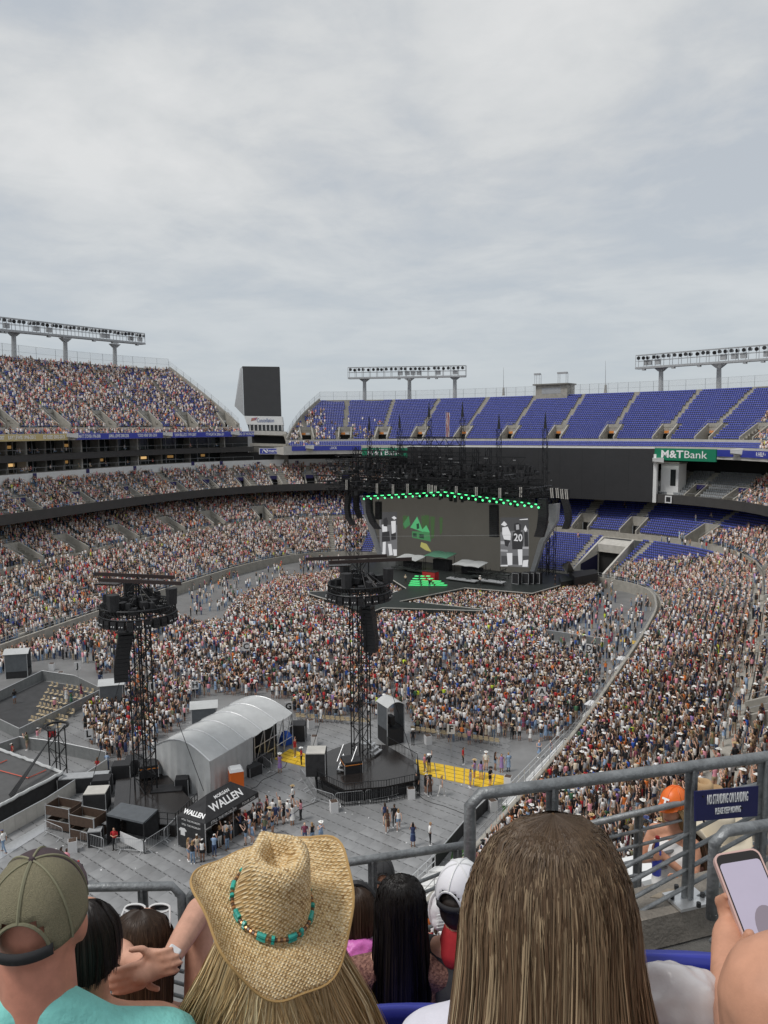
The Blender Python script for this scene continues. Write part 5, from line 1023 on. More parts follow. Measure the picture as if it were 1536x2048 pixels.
def panel_wall(pts, h, label, m='barrier', step=1.0, z=0.0):
    P = [Vector((*G(x, y, z), z)) for x, y in pts]; o = thing('panel_barricade', label, 'barricade', tuple(P[0]))
    for a, b in zip(P[:-1], P[1:]):
        n = max(1, round((b-a).length/step)); d = (b-a)/n; rz = math.atan2(d.y, d.x)
        for i in range(n): c = a+d*(i+.5); mb = MB(); mb.box(tuple(c+Vector((0, 0, h/2))), (d.length*.985, .06, h), rz); mb.build('panel', m, o)
        mb = MB(); mb.tube(a+Vector((0, 0, h)), b+Vector((0, 0, h)), .05, 6); mb.build('top_rail', 'alu', o)
    return o
panel_wall([(-40, 1700), (95, 1625), (215, 1545), (212, 1528)], 1.25, 'long grey panel barricade in front of the black platform', 'concrete_light')
panel_wall([(212, 1528), (120, 1508), (40, 1497), (-40, 1525)], 1.2, 'grey panel barricade behind the black platform')
panel_wall([(-40, 1440), (40, 1480), (120, 1440), (200, 1400)], 1.2, 'grey panel barricade along the front of the fenced seating area')
panel_wall([(-20, 1412), (85, 1360), (150, 1370), (200, 1395)], 1.2, 'grey panel barricade along the back of the fenced seating area')
panel_wall([(1092, 1277), (1175, 1290), (1218, 1296)], 1.3, 'low barricade with white footing across the open floor at the right')
panel_wall([(1140, 1200), (1160, 1192), (1190, 1188)], 1.2, 'grey barricade at the right corner of the stage')
mb = MB(); P = [G(x, y) for x, y in ((-40, 1720), (100, 1640), (110, 1650), (-40, 1745))]; mb.prism(P, .004, .05); tag(mb.build('barricade_footplate', 'alu'), 'pale metal footplate strip in front of the long panel barricade', 'footplate')
mb = MB(); mb.prism([G(x, y) for x, y in ((-40, 1436), (40, 1476), (196, 1400), (150, 1373), (86, 1363), (-20, 1412))], .004, .06); tag(mb.build('seating_platform', mat('dark_deck', (.045, .045, .047), .6, var=.3, scale=1)), 'low dark deck carrying the empty tan chairs inside the fence', 'platform')
# folding chairs
ch = MB(); ch.box((0, 0, .45), (.42, .4, .04)); ch.box((0, .22, .72), (.42, .04, .28))
chM = bpy.data.meshes.new('seat_and_back'); chM.from_pydata(ch.v, [], ch.f); chM.materials.append(mat('tan_plastic', (.50, .40, .25), .6))
cl = MB()
for sx in (-.2, .2): cl.tube((sx, -.2, 0), (sx, .24, .86), .015, 4); cl.tube((sx, .25, 0), (sx, -.18, .45), .015, 4)
clM = bpy.data.meshes.new('legs'); clM.from_pydata(cl.v, [], cl.f); clM.materials.append(MT['steel_flat'])
def chair(x, y, rz, lb, grp):
    o = thing('folding_chair', lb, 'chair', (x, y, 0), grp, rz)
    for nm, me in (('seat_and_back', chM), ('leg_frame', clM)): q = bpy.data.objects.new(nm, me); COL.objects.link(q); q.parent = o
for r_ in range(6):
    a = Vector((*G(62+r_*8, 1448-r_*14), 0)); b = Vector((*G(118+r_*13, 1462-r_*14), 0)); n = 9
    for k in range(n):
        if random.random() < .12: continue
        p = a.lerp(b, k/(n-1)); chair(p.x, p.y, math.atan2(-(128-p.y), -( -76-p.x))-math.pi/2+math.pi, 'tan folding chair standing empty in a row inside the fenced area', 'empty chairs in the fenced area')
def chair_row(x0, y0, x1, y1, where):
    a = Vector((*G(x0, y0), 0)); b = Vector((*G(x1, y1), 0)); n = int((b-a).length/.52)
    for k in range(n): p = a.lerp(b, (k+.5)/n); chair(p.x, p.y, math.atan2(b.y-a.y, b.x-a.x)+math.pi, f'tan folding chair in the row {where}', f'chairs {where}')
chair_row(592, 1440, 742, 1452, 'behind the open floor near the G sign'); chair_row(822, 1466, 1000, 1492, 'behind the open floor near the F sign')
# ---- crates and cases near the left tower
def crate(x, y, rz, label):
    g = G(x, y); o = thing('wheeled_crate', label, 'crate', (g[0], g[1], 0)); c = Vector((g[0], g[1], 0)); f = Vector((math.cos(rz), math.sin(rz), 0)); r = Vector((-f.y, f.x, 0)); W_, D_2, H_ = 2.3, 1.4, 2.1
    for a, b in ((-1, -1), (1, -1), (1, 1), (-1, 1)): mb = MB(); q = c+f*(a*W_/2)+r*(b*D_2/2); mb.tube(q, q+Vector((0, 0, H_)), .05); mb.build('corner_post', 'steel_flat', o)
    for z0, z1 in ((.2, .85), (1.25, 2.0)):
        for s_ in (-1, 1):
            mb = MB(); mb.box(tuple(c+r*(s_*D_2/2)+Vector((0, 0, (z0+z1)/2))), (W_*.97, .05, z1-z0), rz); mb.build('side_board', 'wood', o); mb = MB(); mb.box(tuple(c+f*(s_*W_/2)+Vector((0, 0, (z0+z1)/2))), (.05, D_2*.97, z1-z0), rz); mb.build('end_board', 'wood', o)
        mb = MB(); mb.box(tuple(c+Vector((0, 0, z0+.03))), (W_*.97, D_2*.97, .05), rz); mb.build('floor_board', 'concrete_dark', o)
        for s_ in (-1, 1): mb = MB(); mb.tube(c+r*(s_*D_2/2)-f*W_/2+Vector((0, 0, z1)), c+r*(s_*D_2/2)+f*W_/2+Vector((0, 0, z1)), .035); mb.build('rim_bar', 'steel_flat', o)
crate(130, 1655, YAW-.35, 'double-deck brown crate with steel frame, further from the white bin'); crate(178, 1675, YAW-.35, 'double-deck brown crate with steel frame, right behind the barriers')
fcase('covered_case', 195, 1618, 1.8, 1.6, 1.6, 'black_cloth', 'black cube case with pale grey lid behind the brown crates', rz=YAW+.1)
for x, y, w, d, h, lb in ((170, 1580, 4.2, 1.2, 1.3, 'long black flight case with silver top beside the panel barricade'), (205, 1590, 1.5, 1.4, 1.5, 'black flight case with white sticker behind the grey-lidded cube'), (245, 1562, 1.6, 1.3, 1.6, 'black ribbed flight case at the left of the tower foot'), (268, 1548, 1.4, 1.3, 1.5, 'black flight case behind the ribbed case'), (365, 1590, 1.1, 1.0, 1.5, 'black amplifier case with a framed label beside the tower'), (335, 1600, 2.6, 1.4, 1.0, 'low wide black covered case right of the tower foot'), (192, 1690, 1.0, .8, 1.2, 'small black case in front of the brown crates')): fcase('flight_case', x, y, w, d, h, 'black', lb, rz=YAW+.15, lid='steel_flat' if w > 4 or w < 1.05 else 'black')
tb = thing('tower_stage', 'low black stage base with wet shiny deck around the left tower', 'platform', (*g1, 0)); mb = MB(); mb.prism([G(x, y, 1.0) for x, y in ((232, 1560), (330, 1545), (392, 1610), (350, 1650), (225, 1640))], 0, 1.0); mb.build('deck', 'black_gloss', tb)
for pts in ([(222, 1640), (352, 1652)], [(352, 1652), (395, 1610)]):
    a, b = [Vector(at(x, y, 1.0)) for x, y in pts]; mb = MB()
    for z in (0, .5, 1.0): mb.tube(a+Vector((0, 0, z)), b+Vector((0, 0, z)), .03)
    for k in range(9): p = a.lerp(b, k/8); mb.tube(p, p+Vector((0, 0, 1.0)), .03)
    mb.build('guard_rail', 'truss', tb)
bo = thing('black_booth', 'open black booth with a flat tarp roof and white panel beside the guard in red', 'booth', (*G(255, 1700), 0)); P = [Vector((*G(x, y), 0)) for x, y in ((216, 1690), (290, 1708), (318, 1680), (245, 1665))]
for p in P: mb = MB(); mb.tube(p, p+Vector((0, 0, 2.4)), .05); mb.build('post', 'truss', bo)
mb = MB(); mb.hexa([tuple(p+Vector((0, 0, 2.3))) for p in P]+[tuple(p+Vector((0, 0, 2.45))) for p in P]); mb.build('roof', bpy.data.materials['grey_tarp'], bo)
mb = MB(); quadbox(mb, P[3], P[2], 0, 2.3, .05); mb.build('back_curtain', 'black_cloth', bo); mb = MB(); quadbox(mb, P[0], P[0].lerp(P[3], .9), 0, 2.3, .05); mb.build('side_curtain', 'black_cloth', bo)
a = P[0].lerp(P[1], .35); b = P[0].lerp(P[1], .95); mb = MB(); n1 = Vector((-(b-a).y, (b-a).x, 0)).normalized()*.05; mb.hexa([tuple(q) for q in (a+Vector((0, 0, .55)), b+Vector((0, 0, .05)), b+n1+Vector((0, 0, .05)), a+n1+Vector((0, 0, .55)), a+Vector((0, 0, 1.3)), b+Vector((0, 0, .95)), b+n1+Vector((0, 0, .95)), a+n1+Vector((0, 0, 1.3)))]); mb.build('white_panel', 'white_plastic', bo)
# ---- white access ramp along the right stand
rp = thing('access_ramp', 'white ramp with grey handrails rising beside the near lower stand', 'ramp', (*G(1060, 1540), 0))
L0 = [Vector(at(x, y, z)) for x, y, z in ((1003, 1608, .2), (1128, 1478, 1.6))]; R0 = [Vector(at(x, y, z)) for x, y, z in ((1050, 1615, .2), (1160, 1492, 1.6))]
nseg = 8
for i in range(nseg):
    q = [L0[0].lerp(L0[1], i/nseg), R0[0].lerp(R0[1], i/nseg), R0[0].lerp(R0[1], (i+.985)/nseg), L0[0].lerp(L0[1], (i+.985)/nseg)]; mb = MB(); mb.hexa([tuple(p-Vector((0, 0, .12))) for p in q]+[tuple(p) for p in q]); mb.build('deck_panel', 'white_paint', rp)
for E2 in (L0, R0):
    mb = MB()
    for z in (.55, 1.05): mb.tube(E2[0]+Vector((0, 0, z)), E2[1]+Vector((0, 0, z)), .035, 6)
    for k in range(13): p = E2[0].lerp(E2[1], k/12); mb.tube((p.x, p.y, 0), p+Vector((0, 0, 1.05)), .03, 5)
    mb.build('handrail', 'alu', rp); mb = MB(); quadbox(mb, E2[0], E2[1], .0, .2, .03); mb.build('kerb', 'steel_flat', rp)
st = thing('white_stairs', 'broad white covered stairway with handrails below the front rail', 'stairs', (*G(830, 1790), 0)); La = [Vector(at(870, 1735, 1.2)), Vector(at(720, 1880, .1))]; Ra = [Vector(at(960, 1735, 1.2)), Vector(at(850, 1890, .1))]
for i in range(10):
    q = [La[0].lerp(La[1], i/10), Ra[0].lerp(Ra[1], i/10), Ra[0].lerp(Ra[1], (i+1)/10), La[0].lerp(La[1], (i+1)/10)]; z = 1.3-i*.12; mb = MB(); mb.hexa([(p.x, p.y, 0) for p in q]+[(p.x, p.y, z) for p in q]); mb.build('tread', 'white_paint', st)
for E2 in (La, Ra):
    mb = MB()
    for z in (.5, 1.0): mb.tube(E2[0]+Vector((0, 0, z)), E2[1]+Vector((0, 0, z)), .035, 6)
    for k in range(9): p = E2[0].lerp(E2[1], k/8); mb.tube((p.x, p.y, 0), p+Vector((0, 0, 1.0)), .03, 5)
    mb.build('handrail', 'alu', st)
for k, (pg, lb) in enumerate((([(905, 1700), (965, 1690), (960, 1720), (900, 1725)], 'strip of green turf beside the white stairway'), ([(1005, 1608), (1060, 1600), (1060, 1622), (1005, 1625)], 'strip of green turf at the foot of the white ramp'))):
    mb = MB(); mb.prism([G(x, y) for x, y in pg], .004, .03); tag(mb.build('turf_strip', 'grass'), lb, 'turf')
panel_wall([(865, 1745), (935, 1660), (995, 1600)], 1.1, 'dark rail barricade between open floor and near stand', 'black')
# white vehicles/carts parked by the right wall
def cart(x, y, rz, lb):
    g = G(x, y); o = thing('service_cart', lb, 'cart', (g[0], g[1], 0)); mb = MB(); R_ = Matrix.Rotation(rz, 3, 'Z'); c = Vector((g[0], g[1], 0))
    mb.loft([[tuple(c+R_ @ Vector((a, b, z))) for a, b in ((-1.2*k, -.6*k), (1.2*k, -.6*k), (1.3*k, 0), (1.2*k, .6*k), (-1.2*k, .6*k), (-1.3*k, 0))] for z, k in ((.25, .95), (.6, 1.0), (.9, .85))], cap1=True); mb.build('body', 'white_plastic', o)
    for a in (-.8, .8):
        for b in (-.55, .55): mb = MB(); p = c+R_ @ Vector((a, b, .25)); ax = R_ @ Vector((0, .1, 0)); mb.tube(p-ax, p+ax, .25, 10); mb.build('wheel', 'black', o)
    for b in (-.5, .5): mb = MB(); mb.tube(c+R_ @ Vector((-.6, b, .8)), c+R_ @ Vector((-.6, b, 1.8)), .03); mb.tube(c+R_ @ Vector((.6, b, .8)), c+R_ @ Vector((.6, b, 1.8)), .03); mb.build('roof_post', 'steel_flat', o)
    mb = MB(); mb.box(tuple(c+Vector((0, 0, 1.83))), (1.6, 1.2, .07), rz); mb.build('roof', 'white_plastic', o)
cart(1184, 1440, 1.5, 'white cart parked between floor crowd and right stand'); cart(1245, 1345, 1.5, 'white cart below the right stand near the guard in yellow'); cart(1290, 1290, 1.4, 'white cart beside the barricade yellow ramp')
# wheeled cases along the curved wall
for k, (x, y) in enumerate(((1258, 1172), (1272, 1177), (1284, 1182))): fcase('stacked_case', x, y, 1.4, 1.2, 1.9, 'black', ['black stacked case against the curved wall, nearest the tunnel', 'middle black stacked case against the curved wall', 'black stacked case against the curved wall, furthest from the tunnel'][k], rz=.9, lid=None)
mb = MB()
for k in range(70):
    g = G(random.uniform(20, 1000), random.uniform(1500, 1780)); mb.box((g[0], g[1], .03), (random.uniform(.05, .16), random.uniform(.04, .12), .02), random.uniform(0, 3))
tag(stuff(mb.build('litter', 'white_plastic')), 'scattered scraps of white litter on the open grey floor', 'litter')
for k, (pts, lb) in enumerate((([(600, 1500), (560, 1540), (500, 1580), (420, 1600)], 'black cable lying between tent and tower'), ([(640, 1600), (560, 1640), (420, 1660)], 'black cable running towards the merchandise tent'), ([(830, 1590), (900, 1620), (985, 1640)], 'black cable running from the octagonal platform to the stairway'))):
    mb = MB(); P = [Vector((*G(x, y), .035)) for x, y in pts]; Q_ = []
    for a, b in zip(P[:-1], P[1:]):
        for j in range(8): q = a.lerp(b, j/8); Q_.append((q.x+.15*math.sin(j*1.1+k), q.y+.15*math.cos(j*.9), .035))
    mb.path(Q_, .025, 5); tag(mb.build('cable', 'black'), lb, 'cable')
# ---- floor mats: the largest tiles in view as plates of their own
tile_m = MB(); tile_m.box((0, 0, .011), (1.132, 1.132, .014)); tile_m.mi = 1
for sx in (-.3, .3): tile_m.box((sx, .49, .0185), (.34, .05, .002))
tM = bpy.data.meshes.new('floor_tile'); tM.from_pydata(tile_m.v, [], tile_m.f); tM.materials.append(mat('tile_grey', (.25, .252, .255), .34, var=.34, scale=.3, bump=.12, bscale=5, coord='Object', detail=8)); _tt = tM.materials[0].node_tree; _oi = _tt.nodes.new('ShaderNodeObjectInfo'); _mr = _tt.nodes.new('ShaderNodeMapRange'); _mr.inputs[3].default_value = .84; _mr.inputs[4].default_value = 1.12; _tt.links.new(_oi.outputs['Random'], _mr.inputs[0]); _mm = _tt.nodes.new('ShaderNodeMixRGB'); _mm.blend_type = 'MULTIPLY'; _mm.inputs[0].default_value = 1; _b = _tt.nodes['Principled BSDF']; _tt.links.new(_b.inputs['Base Color'].links[0].from_socket, _mm.inputs[1]); _tt.links.new(_mr.outputs[0], _mm.inputs[2]); _tt.links.new(_mm.outputs[0], _b.inputs['Base Color'])
tM.materials.append(mat('tile_slot', (.03, .03, .03), .8)); tM.polygons.foreach_set('material_index', tile_m.m)
ang = math.radians(-6); ca, sa = math.cos(ang), math.sin(ang); spots = []
for i in range(-60, 60):
    for j in range(-60, 60):
        a = i*1.14+(.57 if j % 2 else 0); b = j*1.14; x = -48+a*ca-b*sa; y = 46+a*sa+b*ca; v = np.array([x, y, -HCAM]); dp = v @ Fw
        if dp < 5: continue
        u_, w_ = 768+FPX*(v @ Rt)/dp, 1024-FPX*(v @ Up)/dp
        if -30 < u_ < 1010 and 1440 < w_ < 1860 and x < -24.6: spots.append((dp, x, y))
spots.sort(); far = spots[300:]
MTt = bpy.data.meshes['floor_tile']
for k, (dp, x, y) in enumerate(spots[:300]):
    o = bpy.data.objects.new('floor_tile', tM); COL.objects.link(o); o.location = (x, y, random.uniform(0, .003)); o.rotation_euler = (0, 0, ang); o.parent = field
fm = MB()
for dp, x, y in far:
    base = len(fm.v); fm.v.extend([(x+p[0]*ca-p[1]*sa, y+p[0]*sa+p[1]*ca, p[2]) for p in tile_m.v]); fm.f.extend([tuple(base+i for i in f) for f in tile_m.f]); fm.m.extend(tile_m.m)
stuff(fm.build('far_floor_tiles', [bpy.data.materials['tile_grey'], bpy.data.materials['tile_slot']], field)); print('tiles', len(spots))
# ------------------------------------------------------------ people: templates with colour slots 0 skin 1 top 2 bottom 3 shoe 4 hair 5 hat
class TP:
    def __init__(s): s.v = []; s.f = []; s.s = []
    def rings(s, rs, slots, cap0=None, cap1=None):
        n = len(rs[0]); b = len(s.v)
        for r in rs: s.v.extend(r)
        for i in range(len(rs)-1):
            for k in range(n): s.f.append((b+i*n+k, b+i*n+(k+1) % n, b+(i+1)*n+(k+1) % n, b+(i+1)*n+k)); s.s.append(slots[i] if not callable(slots) else slots(rs, i, k))
        if cap0 is not None: s.f.append(tuple(b+k for k in range(n-1, -1, -1))); s.s.append(cap0)
        if cap1 is not None: s.f.append(tuple(b+(len(rs)-1)*n+k for k in range(n))); s.s.append(cap1)
    def limb(s, pts, rad, slots, n, cap1=None):
        rs = []; pts = [np.array(p, float) for p in pts]
        for i, p in enumerate(pts):
            d = pts[min(i+1, len(pts)-1)]-pts[max(i-1, 0)]; d = d/np.linalg.norm(d); a = np.array([1., 0, 0]) if abs(d[0]) < .8 else np.array([0, 1., 0])
            x = np.cross(d, a); x /= np.linalg.norm(x); y = np.cross(d, x); r = rad[i]
            rs.append([tuple(p+x*math.cos(2*math.pi*k/n)*r+y*math.sin(2*math.pi*k/n)*r) for k in range(n)])
        s.rings(rs, slots, None, slots[-1] if cap1 is None else cap1)
def ell(cx, cy, z, rx, ry, n, ph=0.0): return [(cx+rx*math.cos(2*math.pi*(k+ph)/n), cy+ry*math.sin(2*math.pi*(k+ph)/n), z) for k in range(n)]
def head(t, c, lod, hair, hat, n, tilt=0.0):
    cx, cy, cz = c                      # centre of the head
    if lod == 2:
        t.rings([ell(cx, cy, cz-.12, .075, .085, 4, .5), ell(cx, cy, cz+.07, .085, .1, 4, .5)], lambda rs, i, k: 4 if k == 2 or (hair == 2 and k != 0) else 0, None, 5 if hat else 4)
        if hat == 2: t.v += [(cx-.17, cy-.17, cz+.08), (cx+.17, cy-.17, cz+.08), (cx+.17, cy+.17, cz+.08), (cx-.17, cy+.17, cz+.08)]; b = len(t.v); t.f.append((b-4, b-3, b-2, b-1)); t.s.append(5)
        return
    zz = [(-.13, .05, .055), (-.09, .068, .075), (0, .078, .095), (.07, .074, .09), (.115, .045, .055)] if lod == 0 else [(-.12, .06, .065), (.0, .08, .095), (.105, .055, .065)]
    rs = [ell(cx, cy+.01, cz+a, rx, ry, n) for a, rx, ry in zz]
    def sl(rs, i, k):
        ang = 2*math.pi*(k+.5)/n; fy = math.sin(ang); top = i >= len(zz)-2
        if hat == 1 and top: return 5
        if top and fy < .75: return 4
        return 4 if fy < (.25 if lod == 0 else .1) else 0
    t.rings(rs, sl, 0, 5 if hat else 4)
    if hair == 2:                        # long hair down the back
        z1 = cz-.36
        t.rings([ell(cx, cy-.03, cz+.02, .092, .085, max(4, n-1)), ell(cx, cy-.06, cz-.15, .098, .06, max(4, n-1)), ell(cx, cy-.085, z1, .07, .035, max(4, n-1))], [4, 4], None, 4)
    if hat == 1 and lod == 0:
        b = len(t.v); t.v += [(cx-.07, cy+.08, cz+.06), (cx+.07, cy+.08, cz+.06), (cx+.06, cy+.19, cz+.05), (cx-.06, cy+.19, cz+.05)]; t.f.append((b, b+1, b+2, b+3)); t.s.append(5)
    if hat == 2:
        m = 10 if lod == 0 else 6
        br = [(cx+.2*math.cos(2*math.pi*k/m), cy+.22*math.sin(2*math.pi*k/m), cz+.075+.06*abs(math.cos(2*math.pi*k/m))**2) for k in range(m)]
        b = len(t.v); t.v += br; t.f.append(tuple(range(b, b+m))); t.s.append(5)
        t.rings([ell(cx, cy, cz+.07, .092, .108, m), ell(cx, cy, cz+.17, .075, .09, m), ell(cx, cy, cz+.185, .05, .065, m)], [5, 5], None, 5)
def person(lod, pose='down', hair=1, hat=0, dress=False, short=True, stride=0.0, fem=False):
    t = TP(); n = (8, 5, 4)[lod]
    seated = pose == 'sit'; dz = -.42 if seated else 0.0
    sh = .2 if not fem else .175; slv = 0 if fem else 1
    if lod == 2:
        t.rings([ell(0, 0, .82+dz, .17, .12, 4, .5), ell(0, 0, 1.42+dz, .22, .12, 4, .5)], [1], None, 1)
        z = 1.1+dz
        for sg in (-1, 1):
            b = len(t.v)
            if pose == 'up': t.v += [(sg*.2, .08, 1.36), (sg*.13, .1, 1.36), (sg*.18, .25, 1.75), (sg*.24, .22, 1.75)]
            else: t.v += [(sg*.24, .02, 1.36+dz), (sg*.17, .13, 1.3+dz), (sg*.10, .32, 1.02+dz), (sg*.2, .28, .98+dz)]
            t.f.append((b, b+1, b+2, b+3)); t.s.append(0)
        if seated: t.rings([[(-.17, -.1, .5), (.17, -.1, .5), (.17, -.1, .36), (-.17, -.1, .36)], [(-.17, .42, .52), (.17, .42, .52), (.17, .42, .36), (-.17, .42, .36)]], [2], None, 2)
        else: t.rings([ell(0, 0, .05, .13, .1, 4, .5), ell(0, 0, .84, .17, .12, 4, .5)], [2])
        head(t, (0, .02, 1.57+dz), 2, hair, hat, 4); return t
    # legs
    if dress: t.rings([ell(0, 0, .45, .2, .19, n), ell(0, 0, .95, .16, .12, n)], [1])
    ml = n-2 if lod == 0 else 3
    for sg in (-1, 1):
        st = stride*sg
        if seated: t.limb([(sg*.09, 0, .5), (sg*.11, .42, .5), (sg*.11, .44, .08)], [.085, .065, .045], [2, 0 if short else 2], ml, 3)
        else:
            P = [(sg*.09, 0, .92), (sg*.1, st*.16+.015, .70), (sg*.1, st*.3+.03, .47), (sg*.105, st*.5-.03*(st != 0), .09)] if lod == 0 else [(sg*.09, 0, .92), (sg*.1, st*.3+.02, .47), (sg*.105, st*.5, .03)]
            R_ = [.092, .08, .058, .042] if lod == 0 else [.092, .062, .045]
            t.limb(P, R_, ([2, 0 if short else 2, 0 if short else 2] if lod == 0 else [2, 0 if short else 2]), ml, 3)
            if lod == 0:
                ax, ay = P[-1][0], P[-1][1]; t.rings([[(ax-.04, ay-.07, .0), (ax+.04, ay-.07, .0), (ax+.045, ay+.17, .0), (ax-.045, ay+.17, .0)], [(ax-.035, ay-.06, .1), (ax+.035, ay-.06, .1), (ax+.04, ay+.15, .055), (ax-.04, ay+.15, .055)]], [3], None, 3)
    w = .145 if fem else .165; hp = .17 if fem else .16
    if lod == 0: prof = [(.86, hp, .115, 2), (.98, hp-.005, .12, 1), (1.12, w-.02, .10, 1), (1.3, w+.02, .12, 1), (1.41, sh-.01, .105, 1), (1.46, .12, .08, 0 if fem else 1), (1.5, .055, .055, 0)]
    else: prof = [(.84, hp, .11, 2), (.98, hp, .12, 1), (1.38, sh, .115, 1), (1.47, .08, .07, 0)]
    rs = [ell(0, 0, z+dz, a, b, n) for z, a, b, c in prof]; t.rings(rs, [p[3] for p in prof[:-1]], None, 0)
    # arms
    na = 5 if lod == 0 else 3
    for sg in (-1, 1):
        S_ = (sg*(sh-.005), 0, 1.41+dz)
        if pose == 'up': A = [S_, (sg*.25, .2, 1.55+dz), (sg*.16, .26, 1.82+dz)]
        elif pose == 'phone' : A = [S_, (sg*.24, .12, 1.2+dz), (sg*.07, .33, 1.48+dz)]
        elif pose == 'one' and sg > 0: A = [S_, (sg*.24, .1, 1.66+dz), (sg*.2, .16, 1.95+dz)]
        elif pose == 'cross' or seated: A = [S_, (sg*.25, .05, 1.15+dz), (sg*.03, .22, 1.14+dz)]
        elif pose == 'hip': A = [S_, (sg*.33, -.06, 1.17+dz), (sg*.17, .06, 1.0+dz)]
        else: A = [S_, (sg*.25, -.03-stride*sg*.1, 1.15+dz), (sg*.235, .07-stride*sg*.3, .88+dz)]
        mid = tuple((np.array(A[0])+np.array(A[1]))/2)
        if lod == 0: t.limb([A[0], mid, A[1], A[2], tuple(np.array(A[2])+(np.array(A[2])-np.array(A[1]))*.33)], [.056, .048, .04, .03, .022], [1 if not fem else 0, slv, 0, 0], na, 0)
        else: t.limb([A[0], A[1], A[2]], [.055, .042, .03], [slv, 0], na, 0)
    head(t, (0, .03, 1.62+dz), lod, hair, hat, n)
    return t
SKIN = [(.64, .37, .26), (.70, .44, .33), (.57, .32, .215), (.74, .49, .38), (.30, .16, .10), (.50, .28, .185)]
TOPS = [((.86, .85, .83), 34, 'white'), ((.012, .012, .014), 26, 'black'), ((.70, .61, .48), 8, 'cream'), ((.30, .21, .13), 4, 'tan'), ((.28, .28, .29), 8, 'grey'), ((.03, .045, .12), 6, 'navy'), ((.30, .42, .60), 5, 'light blue'), ((.50, .025, .03), 5, 'red'), ((.72, .30, .36), 4, 'pink'), ((.10, .05, .035), 5, 'brown'), ((.75, .20, .04), 2, 'orange'), ((.05, .14, .07), 2, 'dark green'), ((.22, .05, .09), 2, 'maroon'), ((.02, .09, .42), 2, 'blue'), ((.60, .75, .05), .5, 'neon yellow'), ((.35, .22, .5), 1, 'lilac'), ((.14, .15, .09), 3, 'olive')]
BOTS = [((.22, .32, .46), 34, 'light denim'), ((.06, .09, .18), 22, 'dark denim'), ((.018, .018, .02), 26, 'black'), ((.75, .73, .70), 8, 'white'), ((.40, .31, .20), 10, 'khaki')]
HAIRC = [((.055, .03, .018), 40, 'brown'), ((.012, .009, .008), 25, 'black'), ((.36, .22, .10), 22, 'blonde'), ((.16, .085, .04), 13, 'light brown')]
HATC = [((.78, .77, .74), 40, 'white'), ((.02, .02, .022), 28, 'black'), ((.52, .38, .20), 22, 'straw'), ((.05, .07, .2), 6, 'navy'), ((.45, .03, .03), 4, 'red')]
SHOE = [((.70, .70, .70), 5, 'white'), ((.03, .025, .02), 3, 'black'), ((.20, .10, .05), 3, 'brown')]
def pick(L, n, r=rng): w = np.array([x[1] for x in L], float); return r.choice(len(L), n, p=w/w.sum())
def palette(n, r=rng):
    idx = np.c_[r.integers(0, len(SKIN), n), pick(TOPS, n, r), pick(BOTS, n, r), pick(SHOE, n, r), pick(HAIRC, n, r), pick(HATC, n, r)]
    idx[:, 0] = r.choice(len(SKIN), n, p=[.26, .24, .2, .16, .05, .09])
    P = np.stack([np.array(SKIN)[idx[:, 0]]]+[np.array([x[0] for x in L])[idx[:, k+1]] for k, L in enumerate((TOPS, BOTS, SHOE, HAIRC, HATC))], 1)
    P *= (1+r.normal(0, .1, (n, 6, 1))); return np.clip(P, .008, .85), idx
class Tiler:
    def __init__(s): s.V = []; s.LI = []; s.LT = []; s.C = []; s.nv = 0; s.tris = 0
    def add(s, t, pos, yaw, scale, pal):
        V = np.array(t.v, float); n = len(pos)
        if n == 0: return
        ca, sa = np.cos(yaw)[:, None], np.sin(yaw)[:, None]        # yaw: direction of +y (facing)
        x = V[None, :, 0]*np.asarray(scale)[:, None]; y = V[None, :, 1]*np.asarray(scale)[:, None]; z = V[None, :, 2]*np.asarray(scale)[:, None]
        # local +y -> (cos yaw, sin yaw), local +x -> (sin yaw, -cos yaw)
        W_ = np.stack([pos[:, 0:1]+x*sa+y*ca, pos[:, 1:2]-x*ca+y*sa, pos[:, 2:3]+z], -1)
        s.V.append(W_.reshape(-1, 3)); lens = np.array([len(f) for f in t.f]); li = np.concatenate([np.array(f) for f in t.f]); sl = np.repeat(np.array(t.s), lens)
        s.LI.append((li[None]+(s.nv+np.arange(n)*len(V))[:, None]).ravel()); s.LT.append(np.tile(lens, n)); s.C.append(pal[:, sl].reshape(-1, 3)); s.nv += n*len(V); s.tris += n*int((lens-2).sum())
    def build(s, name, m, parent=None, smooth=False):
        V = np.concatenate(s.V).astype(np.float32); LI = np.concatenate(s.LI).astype(np.int32); LT = np.concatenate(s.LT).astype(np.int32); C = np.concatenate(s.C).astype(np.float32)
        me = bpy.data.meshes.new(name); me.vertices.add(len(V)); me.vertices.foreach_set('co', V.ravel()); me.loops.add(len(LI)); me.loops.foreach_set('vertex_index', LI)
        me.polygons.add(len(LT)); st = np.r_[0, np.cumsum(LT)[:-1]].astype(np.int32); me.polygons.foreach_set('loop_start', st)
        if smooth: me.polygons.foreach_set('use_smooth', np.ones(len(LT), bool))
        a = me.color_attributes.new('Col', 'FLOAT_COLOR', 'CORNER'); a.data.foreach_set('color', np.c_[C, np.ones(len(C), np.float32)].ravel().astype(np.float32))
        me.update(calc_edges=True); me.validate()
        me.materials.append(MT[m] if isinstance(m, str) else m); o = bpy.data.objects.new(name, me); COL.objects.link(o)
        if parent is not None: o.parent = parent; o.matrix_parent_inverse = parent_inv(parent)
        return o
